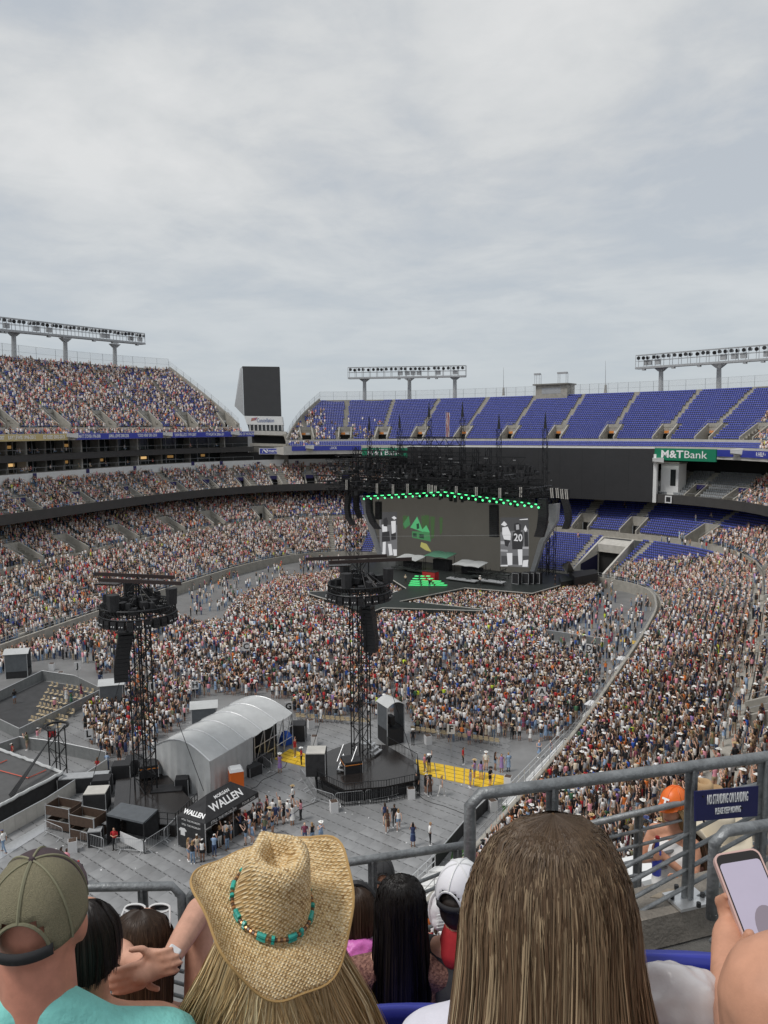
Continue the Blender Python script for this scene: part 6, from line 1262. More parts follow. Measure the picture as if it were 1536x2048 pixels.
# ------------------------------------------------------------ seats and spectators in the stands
STAGE = np.array([-78.0, 141.0])
seatT = TP()
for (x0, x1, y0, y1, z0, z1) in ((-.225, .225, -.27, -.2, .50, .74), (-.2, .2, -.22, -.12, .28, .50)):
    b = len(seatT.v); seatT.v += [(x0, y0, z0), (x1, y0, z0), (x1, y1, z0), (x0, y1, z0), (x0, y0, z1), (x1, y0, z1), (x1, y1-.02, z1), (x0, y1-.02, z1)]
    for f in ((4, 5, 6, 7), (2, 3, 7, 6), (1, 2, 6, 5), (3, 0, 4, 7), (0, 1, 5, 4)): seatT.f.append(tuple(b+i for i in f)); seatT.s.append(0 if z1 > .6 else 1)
def pxs(x, y, z):
    v = np.stack([x, y, z-HCAM], -1); dp = v @ Fw; return 768+FPX*(v @ Rt)/dp, 1024-FPX*(v @ Up)/dp, dp
seat_sets = {}
ppl = []                                 # (x, y, z, yaw, mode) ; mode 0 far seated, 1 far standing, 2 mid standing
s_mid_r, s_mid_l = sat(1400, 1045, 20)-7.0, sat(700, 1020, 20)
s_low_r, s_low_l = sat(1275, 1120, 8), sat(735, 1075, 8)
s_club_r, s_club_l = sat(1478, 965, 24), sat(770, 960, 24)
s_ue_l = sat(690, 850, 30)
def fill(tier, occ, seatkey, mode_fn, spacing=.475):
    for i in range(tier.rows):
        x, y, z, yaw, s = tier.spots(i, spacing)
        u, v, dp = pxs(x, y, z+1); vis = (dp > 1) & (u > -140) & (u < 1680) & (v > 560) & (v < 2150)
        x, y, z, yaw, s, dp, u = (q[vis] for q in (x, y, z, yaw, s, dp, u))
        o = rng.random(len(s)) < occ(s, i, u)
        seat_sets.setdefault(seatkey, []).append(np.c_[x, y, z, yaw][~o])
        ya = np.arctan2(STAGE[1]-y, STAGE[0]-x); dd = (ya-yaw+np.pi) % (2*np.pi)-np.pi; ya = yaw+dd*.6+rng.normal(0, .25, len(s))
        m = mode_fn(dp)
        jx = rng.normal(0, .05, len(s))
        ppl.append(np.c_[x+jx, y+rng.normal(0, .05, len(s)), z, ya, m][o])
sit = lambda dp: np.where(rng.random(len(dp)) < .82, 0, 1)
stand = lambda dp: np.where(dp > 88, np.where(rng.random(len(dp)) < .35, 0, 1), 2)
nz = lambda s, f=.12: .5+.5*np.sin(s*f+1.7)*np.sin(s*f*2.3)
fill(TUL0, lambda s, i, u: np.full(len(s), .62), 'ul', sit)
fill(TUL, lambda s, i, u: np.clip(.93-.22*nz(s+i*3.1, .25)-.12*nz(s-i*7, .6)-.25*(u > 240)*nz(s+i*5, .3), 0, 1), 'ul', sit)
fill(TUE0, lambda s, i, u: np.where(u < 640, .35, np.where(u > 1522, .8, 0.0)), 'ue', sit)
fill(TUE, lambda s, i, u: np.where(u > 1502+i*3, .85, np.where(u < 650, .75-.016*i-.2*(u > 600), np.where(u < 770, np.clip(.42-.035*i, 0, 1)*nz(s+i*4, .8)*1.3, 0.0))), 'ue', sit)
fill(TCLUB, lambda s, i, u: np.where((s > s_club_l) & (s < SMAX), .9, np.where(s < s_club_r, .82, 0.0)), 'club', sit)
fill(TMID, lambda s, i, u: np.where(s > s_mid_l, np.where(u > 585, .62, .98), np.where(s < s_mid_r-(i-8)*1.0, .93, .004)), 'mid', stand)
fill(TLOW, lambda s, i, u: np.where(s > s_low_l, .98, np.where(s < s_low_r-(i-6)*1.1, .96, .004)), 'low', stand)
seatpal = np.zeros((1, 6, 3))
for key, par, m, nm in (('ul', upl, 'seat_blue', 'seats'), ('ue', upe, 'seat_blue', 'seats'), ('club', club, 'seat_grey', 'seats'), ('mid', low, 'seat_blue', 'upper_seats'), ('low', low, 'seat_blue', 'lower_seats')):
    A = np.concatenate(seat_sets[key]); tl = Tiler(); sp = np.zeros((len(A), 6, 3)); sp[:, 0] = (.042, .064, .36); sp[:, 1] = (.008, .012, .075); tl.add(seatT, A[:, :3], A[:, 3], np.ones(len(A)), sp); stuff(tl.build(nm, m, par)); print('seats', key, len(A))  # second slot: shade on the folded pans put into a darker navy
# ------------------------------------------------------------ crowd on the event floor
def inpoly(poly, u, v):
    r = np.zeros(len(u), bool); n = len(poly)
    for i in range(n):
        (x1, y1), (x2, y2) = poly[i], poly[(i+1) % n]
        c = ((y1 > v) != (y2 > v)) & (u < (x2-x1)*(v-y1)/(y2-y1+1e-9)+x1); r ^= c
    return r
FLOOR_IN = [(-60, 1345), (90, 1287), (200, 1250), (345, 1235), (395, 1258), (445, 1248), (475, 1205), (565, 1165), (690, 1150), (800, 1160), (880, 1170), (930, 1178), (1063, 1190), (1190, 1175), (1200, 1195), (1180, 1225), (1150, 1255), (1092, 1262), (1100, 1300), (1150, 1318), (1190, 1345), (1188, 1400), (1150, 1450), (1105, 1488), (1000, 1478), (930, 1492), (870, 1478), (828, 1468), (820, 1432), (700, 1445), (620, 1447), (588, 1432), (585, 1400), (470, 1392), (310, 1480), (310, 1515), (215, 1520), (180, 1500), (165, 1440), (200, 1400), (190, 1330), (120, 1318), (60, 1325), (-60, 1370)]
FLOOR_OUT = [[(205, 1350), (250, 1345), (255, 1410), (205, 1420)], [(380, 1400), (440, 1390), (450, 1440), (380, 1460)], [(757, 1425), (800, 1425), (805, 1480), (755, 1480)]]
gx, gy = np.meshgrid(np.arange(-118, -20, .53), np.arange(30, 150, .57)); gx = gx.ravel()+rng.normal(0, .13, gx.size); gy = gy.ravel()+rng.normal(0, .13, gy.size)
u, v, dp = pxs(gx, gy, np.zeros(len(gx)))
ok = inpoly(FLOOR_IN, u, v)
for P in FLOOR_OUT: ok &= ~inpoly(P, u, v)
for P in STAGE_PX:
    Q_ = [G(x, y, STAGE_Z) for x, y in P]
    for ox, oy in ((0, 0), (.5, 0), (-.5, 0), (0, .6), (0, -.6)): ok &= ~inpoly(Q_, gx+ox, gy+oy)
# cross aisles between seat blocks and ragged density towards the back
for c, w in ((62.5, .8), (73.0, .8), (84.5, .7)): ok &= ~((np.abs(gy+.08*gx+5-c) < w) & (rng.random(len(gx)) < .8) & (v > 1235))
for c in (-88, -72.5, -57, -44): ok &= ~((np.abs(gx-c+.03*gy) < .75) & (rng.random(len(gx)) < .75) & (v > 1235))
ok &= rng.random(len(gx)) < np.where(v > 1300, .66, np.where(v > 1240, .78, .93))
# thin out the right-hand edge where people mill about
FLX = gx[ok]; FLY = gy[ok]
SCATTER = [[(1090, 1180), (1230, 1170), (1240, 1290), (1090, 1290)], [(1090, 1290), (1250, 1290), (1180, 1400), (1110, 1400)], [(455, 1195), (560, 1130), (600, 1165), (470, 1240)], [(1140, 1240), (1290, 1200), (1262, 1330), (1130, 1300)], [(375, 1180), (480, 1150), (470, 1215), (380, 1235)], [(600, 1110), (690, 1110), (680, 1150), (600, 1150)], [(1150, 1420), (1262, 1240), (1300, 1195), (1312, 1205), (1210, 1400)]]
for P, dens in zip(SCATTER, (.10, .2, .06, .06, .10, .12, .13)):
    q = inpoly(P, u, v) & (rng.random(len(gx)) < dens) & ~ok
    for O in FLOOR_OUT: q &= ~inpoly(O, u, v)
    for O in STAGE_PX: q &= ~inpoly([G(x, y, STAGE_Z) for x, y in O], gx, gy)
    FLX = np.r_[FLX, gx[q]]; FLY = np.r_[FLY, gy[q]]
ya = np.arctan2(128-FLY, -76-FLX)+rng.normal(0, .45, len(FLX))
ppl.append(np.c_[FLX, FLY, np.zeros(len(FLX)), ya, np.where(np.hypot(FLX, FLY) > 104, 1, 2)])
s = np.arange(0, SMAX, .7); s = s[(rng.random(len(s)) < .6) & ((s < s_low_r) | (s > s_low_l))]; x, y = P2(s, 14.6+rng.normal(0, .25, len(s))); ppl.append(np.c_[x, y, np.full(len(s), 7.6), rng.uniform(0, 6.28, len(s)), np.where(np.hypot(x, y) > 88, 1, 2)])
# suites and balconies
for zz, pr in ((23.05, .55), (26.55, .6)):
    s = np.arange(S_FRT_L+2, SMAX, .6); s = s[rng.random(len(s)) < pr*np.clip((s-S_FRT_L)/90, .12, 1)]; x, y = P2(s, 30.6); ppl.append(np.c_[x, y, np.full(len(s), zz), np.arctan2(-NV(300).y, -NV(300).x)+rng.normal(0, .3, len(s)), np.zeros(len(s))])
PP = np.concatenate(ppl)
u, v, dp = pxs(PP[:, 0], PP[:, 1], PP[:, 2]+1.2)
PP = PP[(dp > 1) & (u > -60) & (u < 1600) & (v < 2120)]
print('people', len(PP))
# nearest of them become persons of their own
u, v, dp = pxs(PP[:, 0], PP[:, 1], PP[:, 2]+1.5)
hidden = (u > 900) & (u < 1275) & (v > 1640)
seen = (u > 3) & (u < 1530) & (v < 1760) & ~hidden & (PP[:, 4] == 2)
order = np.argsort(np.where(seen, dp, 1e9)); NEAR = order[:N_NEAR]
mask = np.ones(len(PP), bool); mask[NEAR] = False
near_pp = PP[NEAR]; PP = PP[mask]
T2 = [person(1, p, h, ht, fem=f, dress=dr, short=sh) for p, h, ht, f, dr, sh in (('down', 1, 0, False, False, True), ('down', 2, 0, True, False, True), ('phone', 1, 1, False, False, False), ('phone', 2, 0, True, False, True), ('cross', 2, 0, True, True, True), ('up', 2, 0, True, False, True), ('one', 1, 0, False, False, True), ('down', 2, 2, True, True, True), ('cross', 1, 1, False, False, True), ('hip', 2, 0, True, False, False), ('down', 1, 2, False, False, False), ('sit', 2, 0, True, False, True))]
W2 = np.array([16, 18, 6, 8, 10, 6, 5, 5, 10, 6, 4, 3], float); W2 /= W2.sum()
T0 = [person(2, 'sit', h, ht) for h, ht in ((1, 0), (2, 0), (1, 1), (2, 0), (1, 2))]
T1 = [person(2, p, h, ht) for p, h, ht in (('down', 1, 0), ('down', 2, 0), ('up', 2, 0), ('down', 1, 1), ('down', 2, 2))]
tl = Tiler()
for mode, TT, w in ((0, T0, [.34, .3, .16, .14, .06]), (1, T1, [.32, .3, .14, .16, .08]), (2, T2, W2)):
    A = PP[PP[:, 4] == mode]; ch = rng.choice(len(TT), len(A), p=w)
    for k, t in enumerate(TT):
        B = A[ch == k]; pal, _ = palette(len(B)); tl.add(t, B[:, :3], B[:, 3], rng.normal(.985, .045, len(B)), pal)
print('crowd tris', tl.tris)
tag(stuff(tl.build('crowd', 'people')), 'vast dense concert crowd filling the stands and the event floor', 'crowd')
POSES = {'down': 'arms at the sides', 'phone': 'holding up a phone', 'cross': 'arms folded', 'up': 'both arms raised', 'one': 'one arm raised', 'hip': 'hands on hips', 'walk': 'walking'}
used_labels = {}
def make_person(x, y, z, yaw, where, top=None, bot=None, hairc=None, hatc=None, hat=None, hair=None, pose=None, fem=None, dress=False, short=None, scale=1.0, skin=None, group='people in the concert crowd', stride=None):
    pal, idx = palette(1); pal = pal.copy(); idx = idx[0]
    def force(L, slot, nm):
        for k, q in enumerate(L):
            if q[2] == nm: pal[0, slot] = q[0]; idx[slot] = k
    if top: force(TOPS, 1, top)
    if bot: force(BOTS, 2, bot)
    if hairc: force(HAIRC, 4, hairc)
    if hatc: force(HATC, 5, hatc)
    fem = rng.random() < .58 if fem is None else fem; pose = pose or rng.choice(['down', 'phone', 'cross', 'up', 'one', 'hip'], p=[.4, .17, .2, .06, .07, .1])
    hat = int(rng.choice([0, 1, 2], p=[.72, .18, .1] if not fem else [.82, .06, .12])) if hat is None else hat
    hair = (2 if fem else 1) if hair is None else hair; short = bool(rng.random() < (.75 if fem else .6)) if short is None else short
    t = person(0, 'down' if pose == 'walk' else pose, hair, hat, dress=dress, short=short, fem=fem, stride=(.5 if pose == 'walk' else 0.0) if stride is None else stride)
    tl = Tiler(); tl.add(t, np.zeros((1, 3)), np.array([yaw]), np.array([scale*rng.normal(1.0, .03)]), pal); o = tl.build('person', 'people', smooth=False); o.location = (x, y, z)
    a = [TOPS[idx[1]][2], BOTS[idx[2]][2], HAIRC[idx[4]][2]]
    hd = (f'{HATC[idx[5]][2]} '+('cowboy hat' if hat == 2 else 'cap')) if hat else (('long ' if hair == 2 else 'short ')+a[2]+' hair')
    low_ = f'{a[0]} dress' if dress else f'{a[0]} top and {a[1]} '+('shorts' if short else 'trousers')
    lab = f'person in {low_}, {hd}, {POSES[pose]}, {where}'
    w = lab.split()
    if len(w) > 16: lab = f'person in {low_}, {hd}, {where}'
    if len(lab.split()) > 16: lab = f'person in {low_}, {where}'
    if len(lab.split()) > 16: lab = f'person in {a[0]}, {where}'
    tag(o, lab, 'person', group); return o
for (x, y, z, yw, _m) in near_pp:
    if z > .5: where = 'in the near lower stand'
    else: where = 'in the floor crowd' 
    make_person(x, y, z, yw, where)
# ------------------------------------------------------------ people placed one by one on the open floor
FP = dict(group='people on the open floor')
def fpx(x, y, where, **k):               # pixel of the feet
    g = G(x, y); face = k.pop('face', None); yaw = rng.uniform(0, 6.28) if face is None else math.radians(face); make_person(g[0], g[1], 0, yaw, where, **FP, **k)
# ------------------------------------------------------------ people on the open floor, one by one
D = dict
AWAY = math.degrees(YAW)+90
QW = 'queueing at the merchandise tent'
for x, y, k in ((377, 1722, D(top='tan', bot='light denim', hairc='blonde', fem=True, face=60, pose='cross')), (386, 1728, D(top='black', bot='light denim', hairc='blonde', fem=True, face=AWAY)), (395, 1716, D(top='cream', fem=True, face=140)), (405, 1724, D(top='white', bot='black', fem=True, hat=1, hatc='white', face=AWAY)), (429, 1713, D(top='light blue', bot='dark denim', fem=False, hat=1, hatc='white', face=AWAY)), (440, 1695, D(top='black')), (452, 1688, D(top='white')), (462, 1682, D(top='white', fem=True)), (455, 1700, D(top='black', fem=False)), (470, 1672, D(top='black', fem=True)), (480, 1668, D(top='navy', fem=False)), (492, 1662, D(top='red', fem=False)), (500, 1675, D(top='light blue', fem=True)), (510, 1660, D(top='white')), (518, 1652, D(top='black', hat=2, hatc='black')), (526, 1660, D(top='white')), (533, 1645, D(top='black')), (540, 1655, D(top='cream', hat=2, hatc='straw')), (546, 1640, D(top='white')), (552, 1650, D(top='navy')), (560, 1636, D(top='cream', fem=True)), (568, 1648, D(top='black', hat=2, hatc='black', fem=True)), (575, 1640, D(top='white')), (585, 1650, D(top='white', fem=True, dress=True)), (602, 1640, D(top='pink', fem=True)), (492, 1690, D(top='black')), (505, 1688, D(top='light blue')), (530, 1675, D(top='olive')), (545, 1668, D(top='black')), (520, 1640, D(top='pink')), (508, 1648, D(top='white')), (535, 1632, D(top='maroon'))):
    fpx(x, y, QW, **k)
for x, y, where, k in ((610, 1688, 'standing beside the merchandise queue', D(top='maroon', bot='dark denim', fem=False)), (625, 1688, 'standing beside the merchandise queue', D(top='black', bot='light denim', fem=True, hairc='blonde')), (642, 1688, 'standing beside the merchandise queue', D(top='light blue', bot='light denim', fem=True, hairc='blonde')),
    (586, 1610, 'walking across the open floor below the tent', D(top='white', bot='black', fem=False, pose='walk', short=True, face=200)), (770, 1648, 'walking in a group of four on the open floor', D(top='navy', bot='black', fem=True, pose='walk', face=AWAY)), (775, 1663, 'walking in a group of four on the open floor', D(top='brown', dress=True, fem=True, pose='walk', face=AWAY)), (789, 1652, 'walking in a group of four on the open floor', D(top='black', bot='black', short=False, fem=False, pose='walk', face=AWAY)), (797, 1660, 'walking in a group of four on the open floor', D(top='white', bot='light denim', fem=True, hairc='blonde', pose='walk', face=AWAY)),
    (826, 1693, 'alone on the open floor near the stairway', D(top='navy', dress=True, fem=True, hairc='black', face=AWAY)), (860, 1690, 'near the white stairway', D(top='white', bot='black', short=False, fem=False, face=30)), (834, 1585, 'guarding the right end of the octagonal platform', D(top='black', bot='black', short=False, fem=False)), (851, 1588, 'standing by the yellow cable ramp', D(top='black', bot='black', fem=True, hairc='brown')), (860, 1593, 'standing by the yellow cable ramp', D(top='brown', dress=True, fem=True)), (883, 1592, 'walking by the yellow cable ramp', D(top='grey', bot='white', fem=True, pose='walk')), (849, 1545, 'standing on the yellow cable ramp', D(top='pink', bot='khaki', fem=False)), (858, 1545, 'standing on the yellow cable ramp', D(top='black', bot='khaki', fem=False)), (926, 1529, 'standing beyond the yellow cable ramp', D(top='red', bot='black', short=False, fem=False)), (941, 1575, 'crossing the yellow cable ramp', D(top='grey', bot='light denim', fem=True)), (949, 1558, 'crossing the yellow cable ramp', D(top='lilac', bot='light denim', hat=2, hatc='straw', fem=True)), (962, 1560, 'crossing the yellow cable ramp', D(top='lilac', bot='light denim', fem=True)), (980, 1573, 'beside the white ramp', D(top='black', bot='black', fem=False)), (1003, 1544, 'in a rain poncho near the white ramp', D(top='lilac', dress=True, fem=True)), (1017, 1543, 'in a rain poncho near the white ramp', D(top='light blue', dress=True, fem=False)), (972, 1540, 'near the end of the chair rows', D(top='white', bot='khaki', fem=False)), (990, 1540, 'near the end of the chair rows', D(top='black', bot='light denim', fem=True)), (590, 1515, 'working on the yellow ramp at the tent mouth', D(top='red', bot='khaki', short=False, fem=False)), (603, 1530, 'guarding the yellow ramp at the tent mouth', D(top='red', bot='black', short=False, fem=False)), (560, 1545, 'beside the tent mouth in a pale dress', D(top='lilac', dress=True, hat=2, hatc='white', fem=True)), (826, 1490, 'guarding behind the octagonal platform', D(top='black', bot='black', short=False, fem=False)),
    (230, 1700, 'guarding the black booth', D(top='red', bot='black', short=False, fem=False, pose='cross', face=AWAY+180)), (196, 1552, 'beside the end of the panel barricade', D(top='red', bot='black', short=False, fem=True)), (215, 1540, 'beside the end of the panel barricade', D(top='light blue', bot='dark denim', short=False, fem=False, face=AWAY)), (239, 1530, 'in boots below the tower', D(top='black', bot='black', fem=True, face=AWAY)), (26, 1520, 'inside the panel barricade', D(top='red', bot='black', short=False, fem=True)), (8, 1705, 'walking along the panel barricade', D(top='white', bot='light denim', hat=1, hatc='navy', fem=False, face=200, pose='walk')), (160, 1768, 'walking across the open floor', D(top='black', bot='khaki', hat=1, hatc='red', short=False, fem=False, pose='walk', face=160)), (135, 1745, 'in a group of three on the open floor', D(top='pink', bot='dark denim', fem=False)), (124, 1738, 'in a group of three on the open floor', D(top='black', bot='black', fem=True)), (115, 1742, 'in a group of three on the open floor', D(top='white', hat=1, hatc='white', fem=False)), (55, 1500, 'behind the panel barricade', D(top='olive', fem=False)), (76, 1490, 'behind the panel barricade', D(top='pink', bot='white', fem=True)), (110, 1425, 'inside the fenced seating area', D(top='pink', fem=True)), (133, 1405, 'inside the fenced seating area', D(top='white', fem=True, dress=True)), (143, 1410, 'inside the fenced seating area', D(top='dark green', dress=True, fem=True)), (163, 1395, 'inside the fenced seating area', D(top='maroon', dress=True, fem=True)), (30, 1408, 'inside the fenced seating area', D(top='black', fem=False)), (1129, 1512, 'standing on the white ramp', D(top='red', bot='black', short=False, fem=False)), (1078, 1515, 'standing on the white ramp', D(top='light blue', bot='pink', dress=True, fem=True)), (1102, 1515, 'standing on the white ramp', D(top='navy', fem=True)), (240, 1415, 'behind the spotlight hut', D(top='blue', bot='dark denim', fem=False))):
    fpx(x, y, where, **k)
# performers on the stage
for x, y, k, w in ((859, 1178, D(top='black', bot='dark denim', hat=2, hatc='white', short=False, fem=False, pose='one', face=-60), 'singing in front of the red riser'), (811, 1166, D(top='cream', bot='black', hat=1, fem=False, short=False, pose='cross', face=-60), 'playing left of the green steps'), (960, 1170, D(top='white', bot='black', hat=2, hatc='white', short=False, fem=False, pose='cross', face=-60), 'playing right of the green steps'), (1110, 1168, D(top='black', bot='black', short=False, fem=False), 'working at the right end of the stage')):
    p = stage_pt(x, y); make_person(p.x, p.y, STAGE_Z, math.radians(k.pop('face', 0)), w, group='performers on the stage', **k)
# ------------------------------------------------------------ foreground: upper deck railings, landing, sign
def pd(x, y, dpt): return Vector(atd(x, y, dpt))
MT['rail'] = mat('weathered_rail', (.23, .24, .245), .5, metal=.55, var=.45, scale=16, bump=.25, bscale=70, detail=8)
MT['landing'] = mat('landing_concrete', (.23, .205, .175), .9, var=.4, scale=7, bump=.6, bscale=60, detail=10)
MT['asphalt_step'] = mat('step_concrete', (.13, .125, .115), .92, var=.35, scale=9, bump=.7, bscale=120, detail=10)
def zrail(x, y, z): return Vector(at(x, y, z))
def railing(name, label, top, bars, posts, zt, r=.026, rb=.011):
    o = thing(name, label, 'railing', tuple(zrail(*posts[0][0], zt)-Vector((0, 0, 1))))
    mb = MB(); mb.path([tuple(p) for p in top], r, 12); mb.build('top_rail', 'rail', o, smooth=True)
    a, b = top[0], top[-1]
    for dz in bars: mb = MB(); mb.tube(a-Vector((0, 0, dz)), b-Vector((0, 0, dz)), rb, 8); mb.build('bar', 'rail', o, smooth=True)
    for (px_, h) in posts:
        p = zrail(*px_, zt); mb = MB(); mb.box(tuple(p-Vector((0, 0, h/2))), (.055, .014, h), YAW); mb.box(tuple(p-Vector((0, 0, h/2))), (.012, .055, h-.02), YAW); mb.build('post', 'rail', o)
        mb = MB(); mb.box(tuple(p-Vector((0, 0, h+.006))), (.18, .14, .014), YAW+.3); bp = mb.build('base_plate', 'alu', o)
        for sx in (-.06, .06):
            for sy in (-.045, .045): mb = MB(); q = p-Vector((0, 0, h))+Vector((sx, sy, 0)); mb.tube(q, q+Vector((0, 0, .022)), .011, 6); mb.build('bolt', 'truss', bp)
    return o
ZR = 29.40
T0_, T1_ = zrail(940, 1590, ZR), zrail(1600, 1505, ZR)
railing('guard_railing', 'weathered steel guard rail carrying the navy landing sign', [T0_-Vector((0, 0, .62)), T0_-Vector((0, 0, .2)), T0_-Vector((0, 0, .05)), T0_+(T1_-T0_).normalized()*.05]+[T0_.lerp(T1_, k/8) for k in range(1, 9)], (.11, .2, .29, .38, .47, .56), [((1105, 1569), .66), ((1384, 1533), .66), ((1529, 1515), .66)], ZR, .027)
ZR2 = 28.45
A1, A2 = zrail(-60, 1778, ZR2), zrail(362, 1772, ZR2); railing('guard_railing', 'short weathered steel guard rail behind the man in the mesh cap', [A1, A1.lerp(A2, .5), A2-(A2-A1).normalized()*.05, A2-Vector((0, 0, .06)), A2-Vector((0, 0, .4))], (.12, .2, .28, .36, .44), [((285, 1773), .55), ((90, 1776), .55)], ZR2, .025)
A3, A4 = zrail(380, 1771, ZR2), zrail(932, 1690, ZR2); railing('guard_railing', 'long weathered steel guard rail behind the straw cowboy hat', [A3-Vector((0, 0, .4)), A3-Vector((0, 0, .06)), A3+(A4-A3).normalized()*.05, A3.lerp(A4, .3), A3.lerp(A4, .6), A4], (.12, .2, .28, .36, .44), [((745, 1718), .55), ((915, 1693), .55), ((560, 1745), .55)], ZR2, .025)
ZR3 = 28.55
A5, A6 = zrail(1180, 1648, ZR3), zrail(1560, 1560, ZR3); railing('guard_railing', 'further steel rail beyond the landing', [A5, A5.lerp(A6, .5), A6], (.12, .22, .32, .42), [((1278, 1622), .55), ((1480, 1578), .55)], ZR3, .02)
A7, A8 = pd(1430, 1662, 2.9), pd(1600, 1640, 3.1); railing('guard_railing', 'steel stair handrail end right below the navy sign', [A7-Vector((0, 0, .35)), A7-Vector((0, 0, .05)), A7+Vector(Rt)*.04, A8], (.1,), [((1640, 1640), .4)], 29.2, .022)
# landing curb and floor
zc = 28.72
lc = thing('landing', 'weathered concrete landing and curb carrying the guard rail', 'landing', tuple(zrail(1365, 1790, zc)))
P = [zrail(1215, 1790, zc), zrail(1600, 1695, zc), zrail(1620, 1760, zc), zrail(1250, 1850, zc)]
mb = MB(); mb.hexa([tuple(p-Vector((0, 0, .16))) for p in P]+[tuple(p) for p in P]); ob = mb.build('curb', 'landing', lc)
P = [zrail(1150, 1840, zc-.17), zrail(1640, 1745, zc-.17), zrail(1900, 2300, zc-.17), zrail(1150, 2300, zc-.17)]; mb = MB(); mb.hexa([tuple(p-Vector((0, 0, .5))) for p in P]+[tuple(p) for p in P]); mb.build('floor', 'asphalt_step', lc)
P = [zrail(1335, 1778, zc), zrail(1378, 1782, zc), zrail(1350, 1800, zc), zrail(1300, 1795, zc)]; mb = MB(); mb.hexa([tuple(p+Vector((0, 0, .001))) for p in P]+[tuple(p+Vector((0, 0, .003))) for p in P]); mb.build('patch', mat('patch_mortar', (.30, .25, .19), .9, var=.3, scale=20), lc)
# white roof ledge of the level below
P = [zrail(1060, 1760, 24.5), zrail(1375, 1685, 24.5), zrail(1440, 1720, 24.5), zrail(1150, 1800, 24.5)]; mb = MB(); mb.hexa([tuple(p-Vector((0, 0, .4))) for p in P]+[tuple(p) for p in P]); tag(mb.build('white_canopy', 'white_paint'), 'white flat canopy below the guard rail', 'canopy')
# rows of the near deck
nd = thing('near_deck', 'dark concrete seating steps of the near upper deck', 'grandstand', (0, .6, 29))
fdv = Vector((-math.sin(YAW), math.cos(YAW), 0)); rdv = Vector((math.cos(YAW), math.sin(YAW), 0))
for k in range(0, 5):
    c = fdv*(.85*k+.25)-rdv*2.6; z = 29.62-.5*k; mb = MB(); mb.box((c.x, c.y, z-.4), (7.4, .86, .8), YAW); mb.build('step', 'asphalt_step', nd)
# navy sign
S1, S2, S3, S4 = [pd(x, y, d) for x, y, d in ((1390, 1583, 3.55), (1517, 1572, 3.72), (1515, 1632, 3.72), (1391, 1643, 3.55))]
sn = thing('landing_sign', 'navy sign on the guard rail asking people not to stand on the landing', 'sign', tuple(S4)); xs = (S2-S1).normalized(); us = (S1-S4).normalized(); ns = xs.cross(us).normalized()
mb = MB(); mb.hexa([tuple(p) for p in (S4, S3, S3-ns*.008, S4-ns*.008, S1, S2, S2-ns*.008, S1-ns*.008)]); mb.build('panel', mat('sign_navy', (.012, .014, .085), .4), sn)
cS = (S1+S2+S3+S4)/4; text('lettering', 'NO STANDING ON LANDING', .064, 'text_white', sn, cS+us*.026+ns*.004, xs, us, bold=.0005, width=.265, depth=.001); text('lettering', 'PLEASE KEEP MOVING', .042, 'text_white', sn, cS-us*.03+ns*.004, xs, us, bold=.0003, width=.165, depth=.001)
for px_, py_ in ((1395, 1588), (1511, 1577), (1511, 1627), (1396, 1638)): mb = MB(); p = pd(px_, py_, 3.6); p = p+ns*float((cS-p).dot(ns)); mb.tube(p, p+ns*.006, .005, 6); mb.build('cable_tie', 'truss', sn)
# ------------------------------------------------------------ foreground people
class Fig:
    def __init__(f, px_, py_, depth, yaw_off=0.0, scale=1.0, lean=0.0):
        f.c = pd(px_, py_, depth); a = YAW+yaw_off; R_ = Matrix(((math.cos(a), -math.sin(a), 0), (math.sin(a), math.cos(a), 0), (0, 0, 1))); f.R = R_ @ Matrix.Rotation(lean, 3, 'X'); f.s = scale
    def W(f, p): return f.c+f.R @ (Vector(p)*f.s)
    def D(f, v): return f.R @ Vector(v)
class Clay:                              # overlapping closed pieces, fused into one skin by a voxel remesh
    def __init__(s, fig): s.f = fig; s.mb = MB()
    def ball(s, c, r, n=14, rot=None):
        m = n//2+1; rings = []
        for i in range(1, m):
            t = math.pi*i/m; rings.append([(math.sin(t)*math.cos(2*math.pi*k/n), math.sin(t)*math.sin(2*math.pi*k/n), math.cos(t)) for k in range(n)])
        def tr(v):
            q = Vector((v[0]*r[0], v[1]*r[1], v[2]*r[2]))
            if rot is not None: q = rot @ q
            return tuple(s.f.W(q+Vector(c)))
        b = s.mb; vs = [tr(v) for R_ in rings for v in R_]+[tr((0, 0, 1)), tr((0, 0, -1))]; M_ = len(rings); fs = []
        for i in range(M_-1):
            for k in range(n): fs.append((i*n+k, (i+1)*n+k, (i+1)*n+(k+1) % n, i*n+(k+1) % n))
        for k in range(n): fs.append((M_*n, k, (k+1) % n)); fs.append((M_*n+1, (M_-1)*n+(k+1) % n, (M_-1)*n+k))
        b.add(vs, fs); return s
    def tube(s, pts, rad, n=12):
        P = [s.f.W(p) for p in pts]; rr = [r*s.f.s for r in rad]; s.mb.path([tuple(p) for p in P], rr, n)
        for p, r in ((pts[0], rad[0]), (pts[-1], rad[-1])): s.ball(p, (r, r, r), 10)
        return s
    def build(s, name, m, parent, voxel=.008, smooth=6):
        o = s.mb.build(name, m, parent, smooth=True); md = o.modifiers.new('fuse', 'REMESH'); md.mode = 'VOXEL'; md.voxel_size = voxel; md.use_smooth_shade = True
        sm = o.modifiers.new('smooth', 'SMOOTH'); sm.factor = .5; sm.iterations = smooth; return o
def skin(name, c): return mat(name, c, .52, var=.16, scale=30, bump=.06, bscale=700, spec=.3, detail=10)
MT['skin_a'] = skin('skin_light', (.60, .33, .235)); MT['skin_b'] = skin('skin_tan', (.56, .285, .185)); MT['skin_c'] = skin('skin_ruddy', (.53, .235, .165))
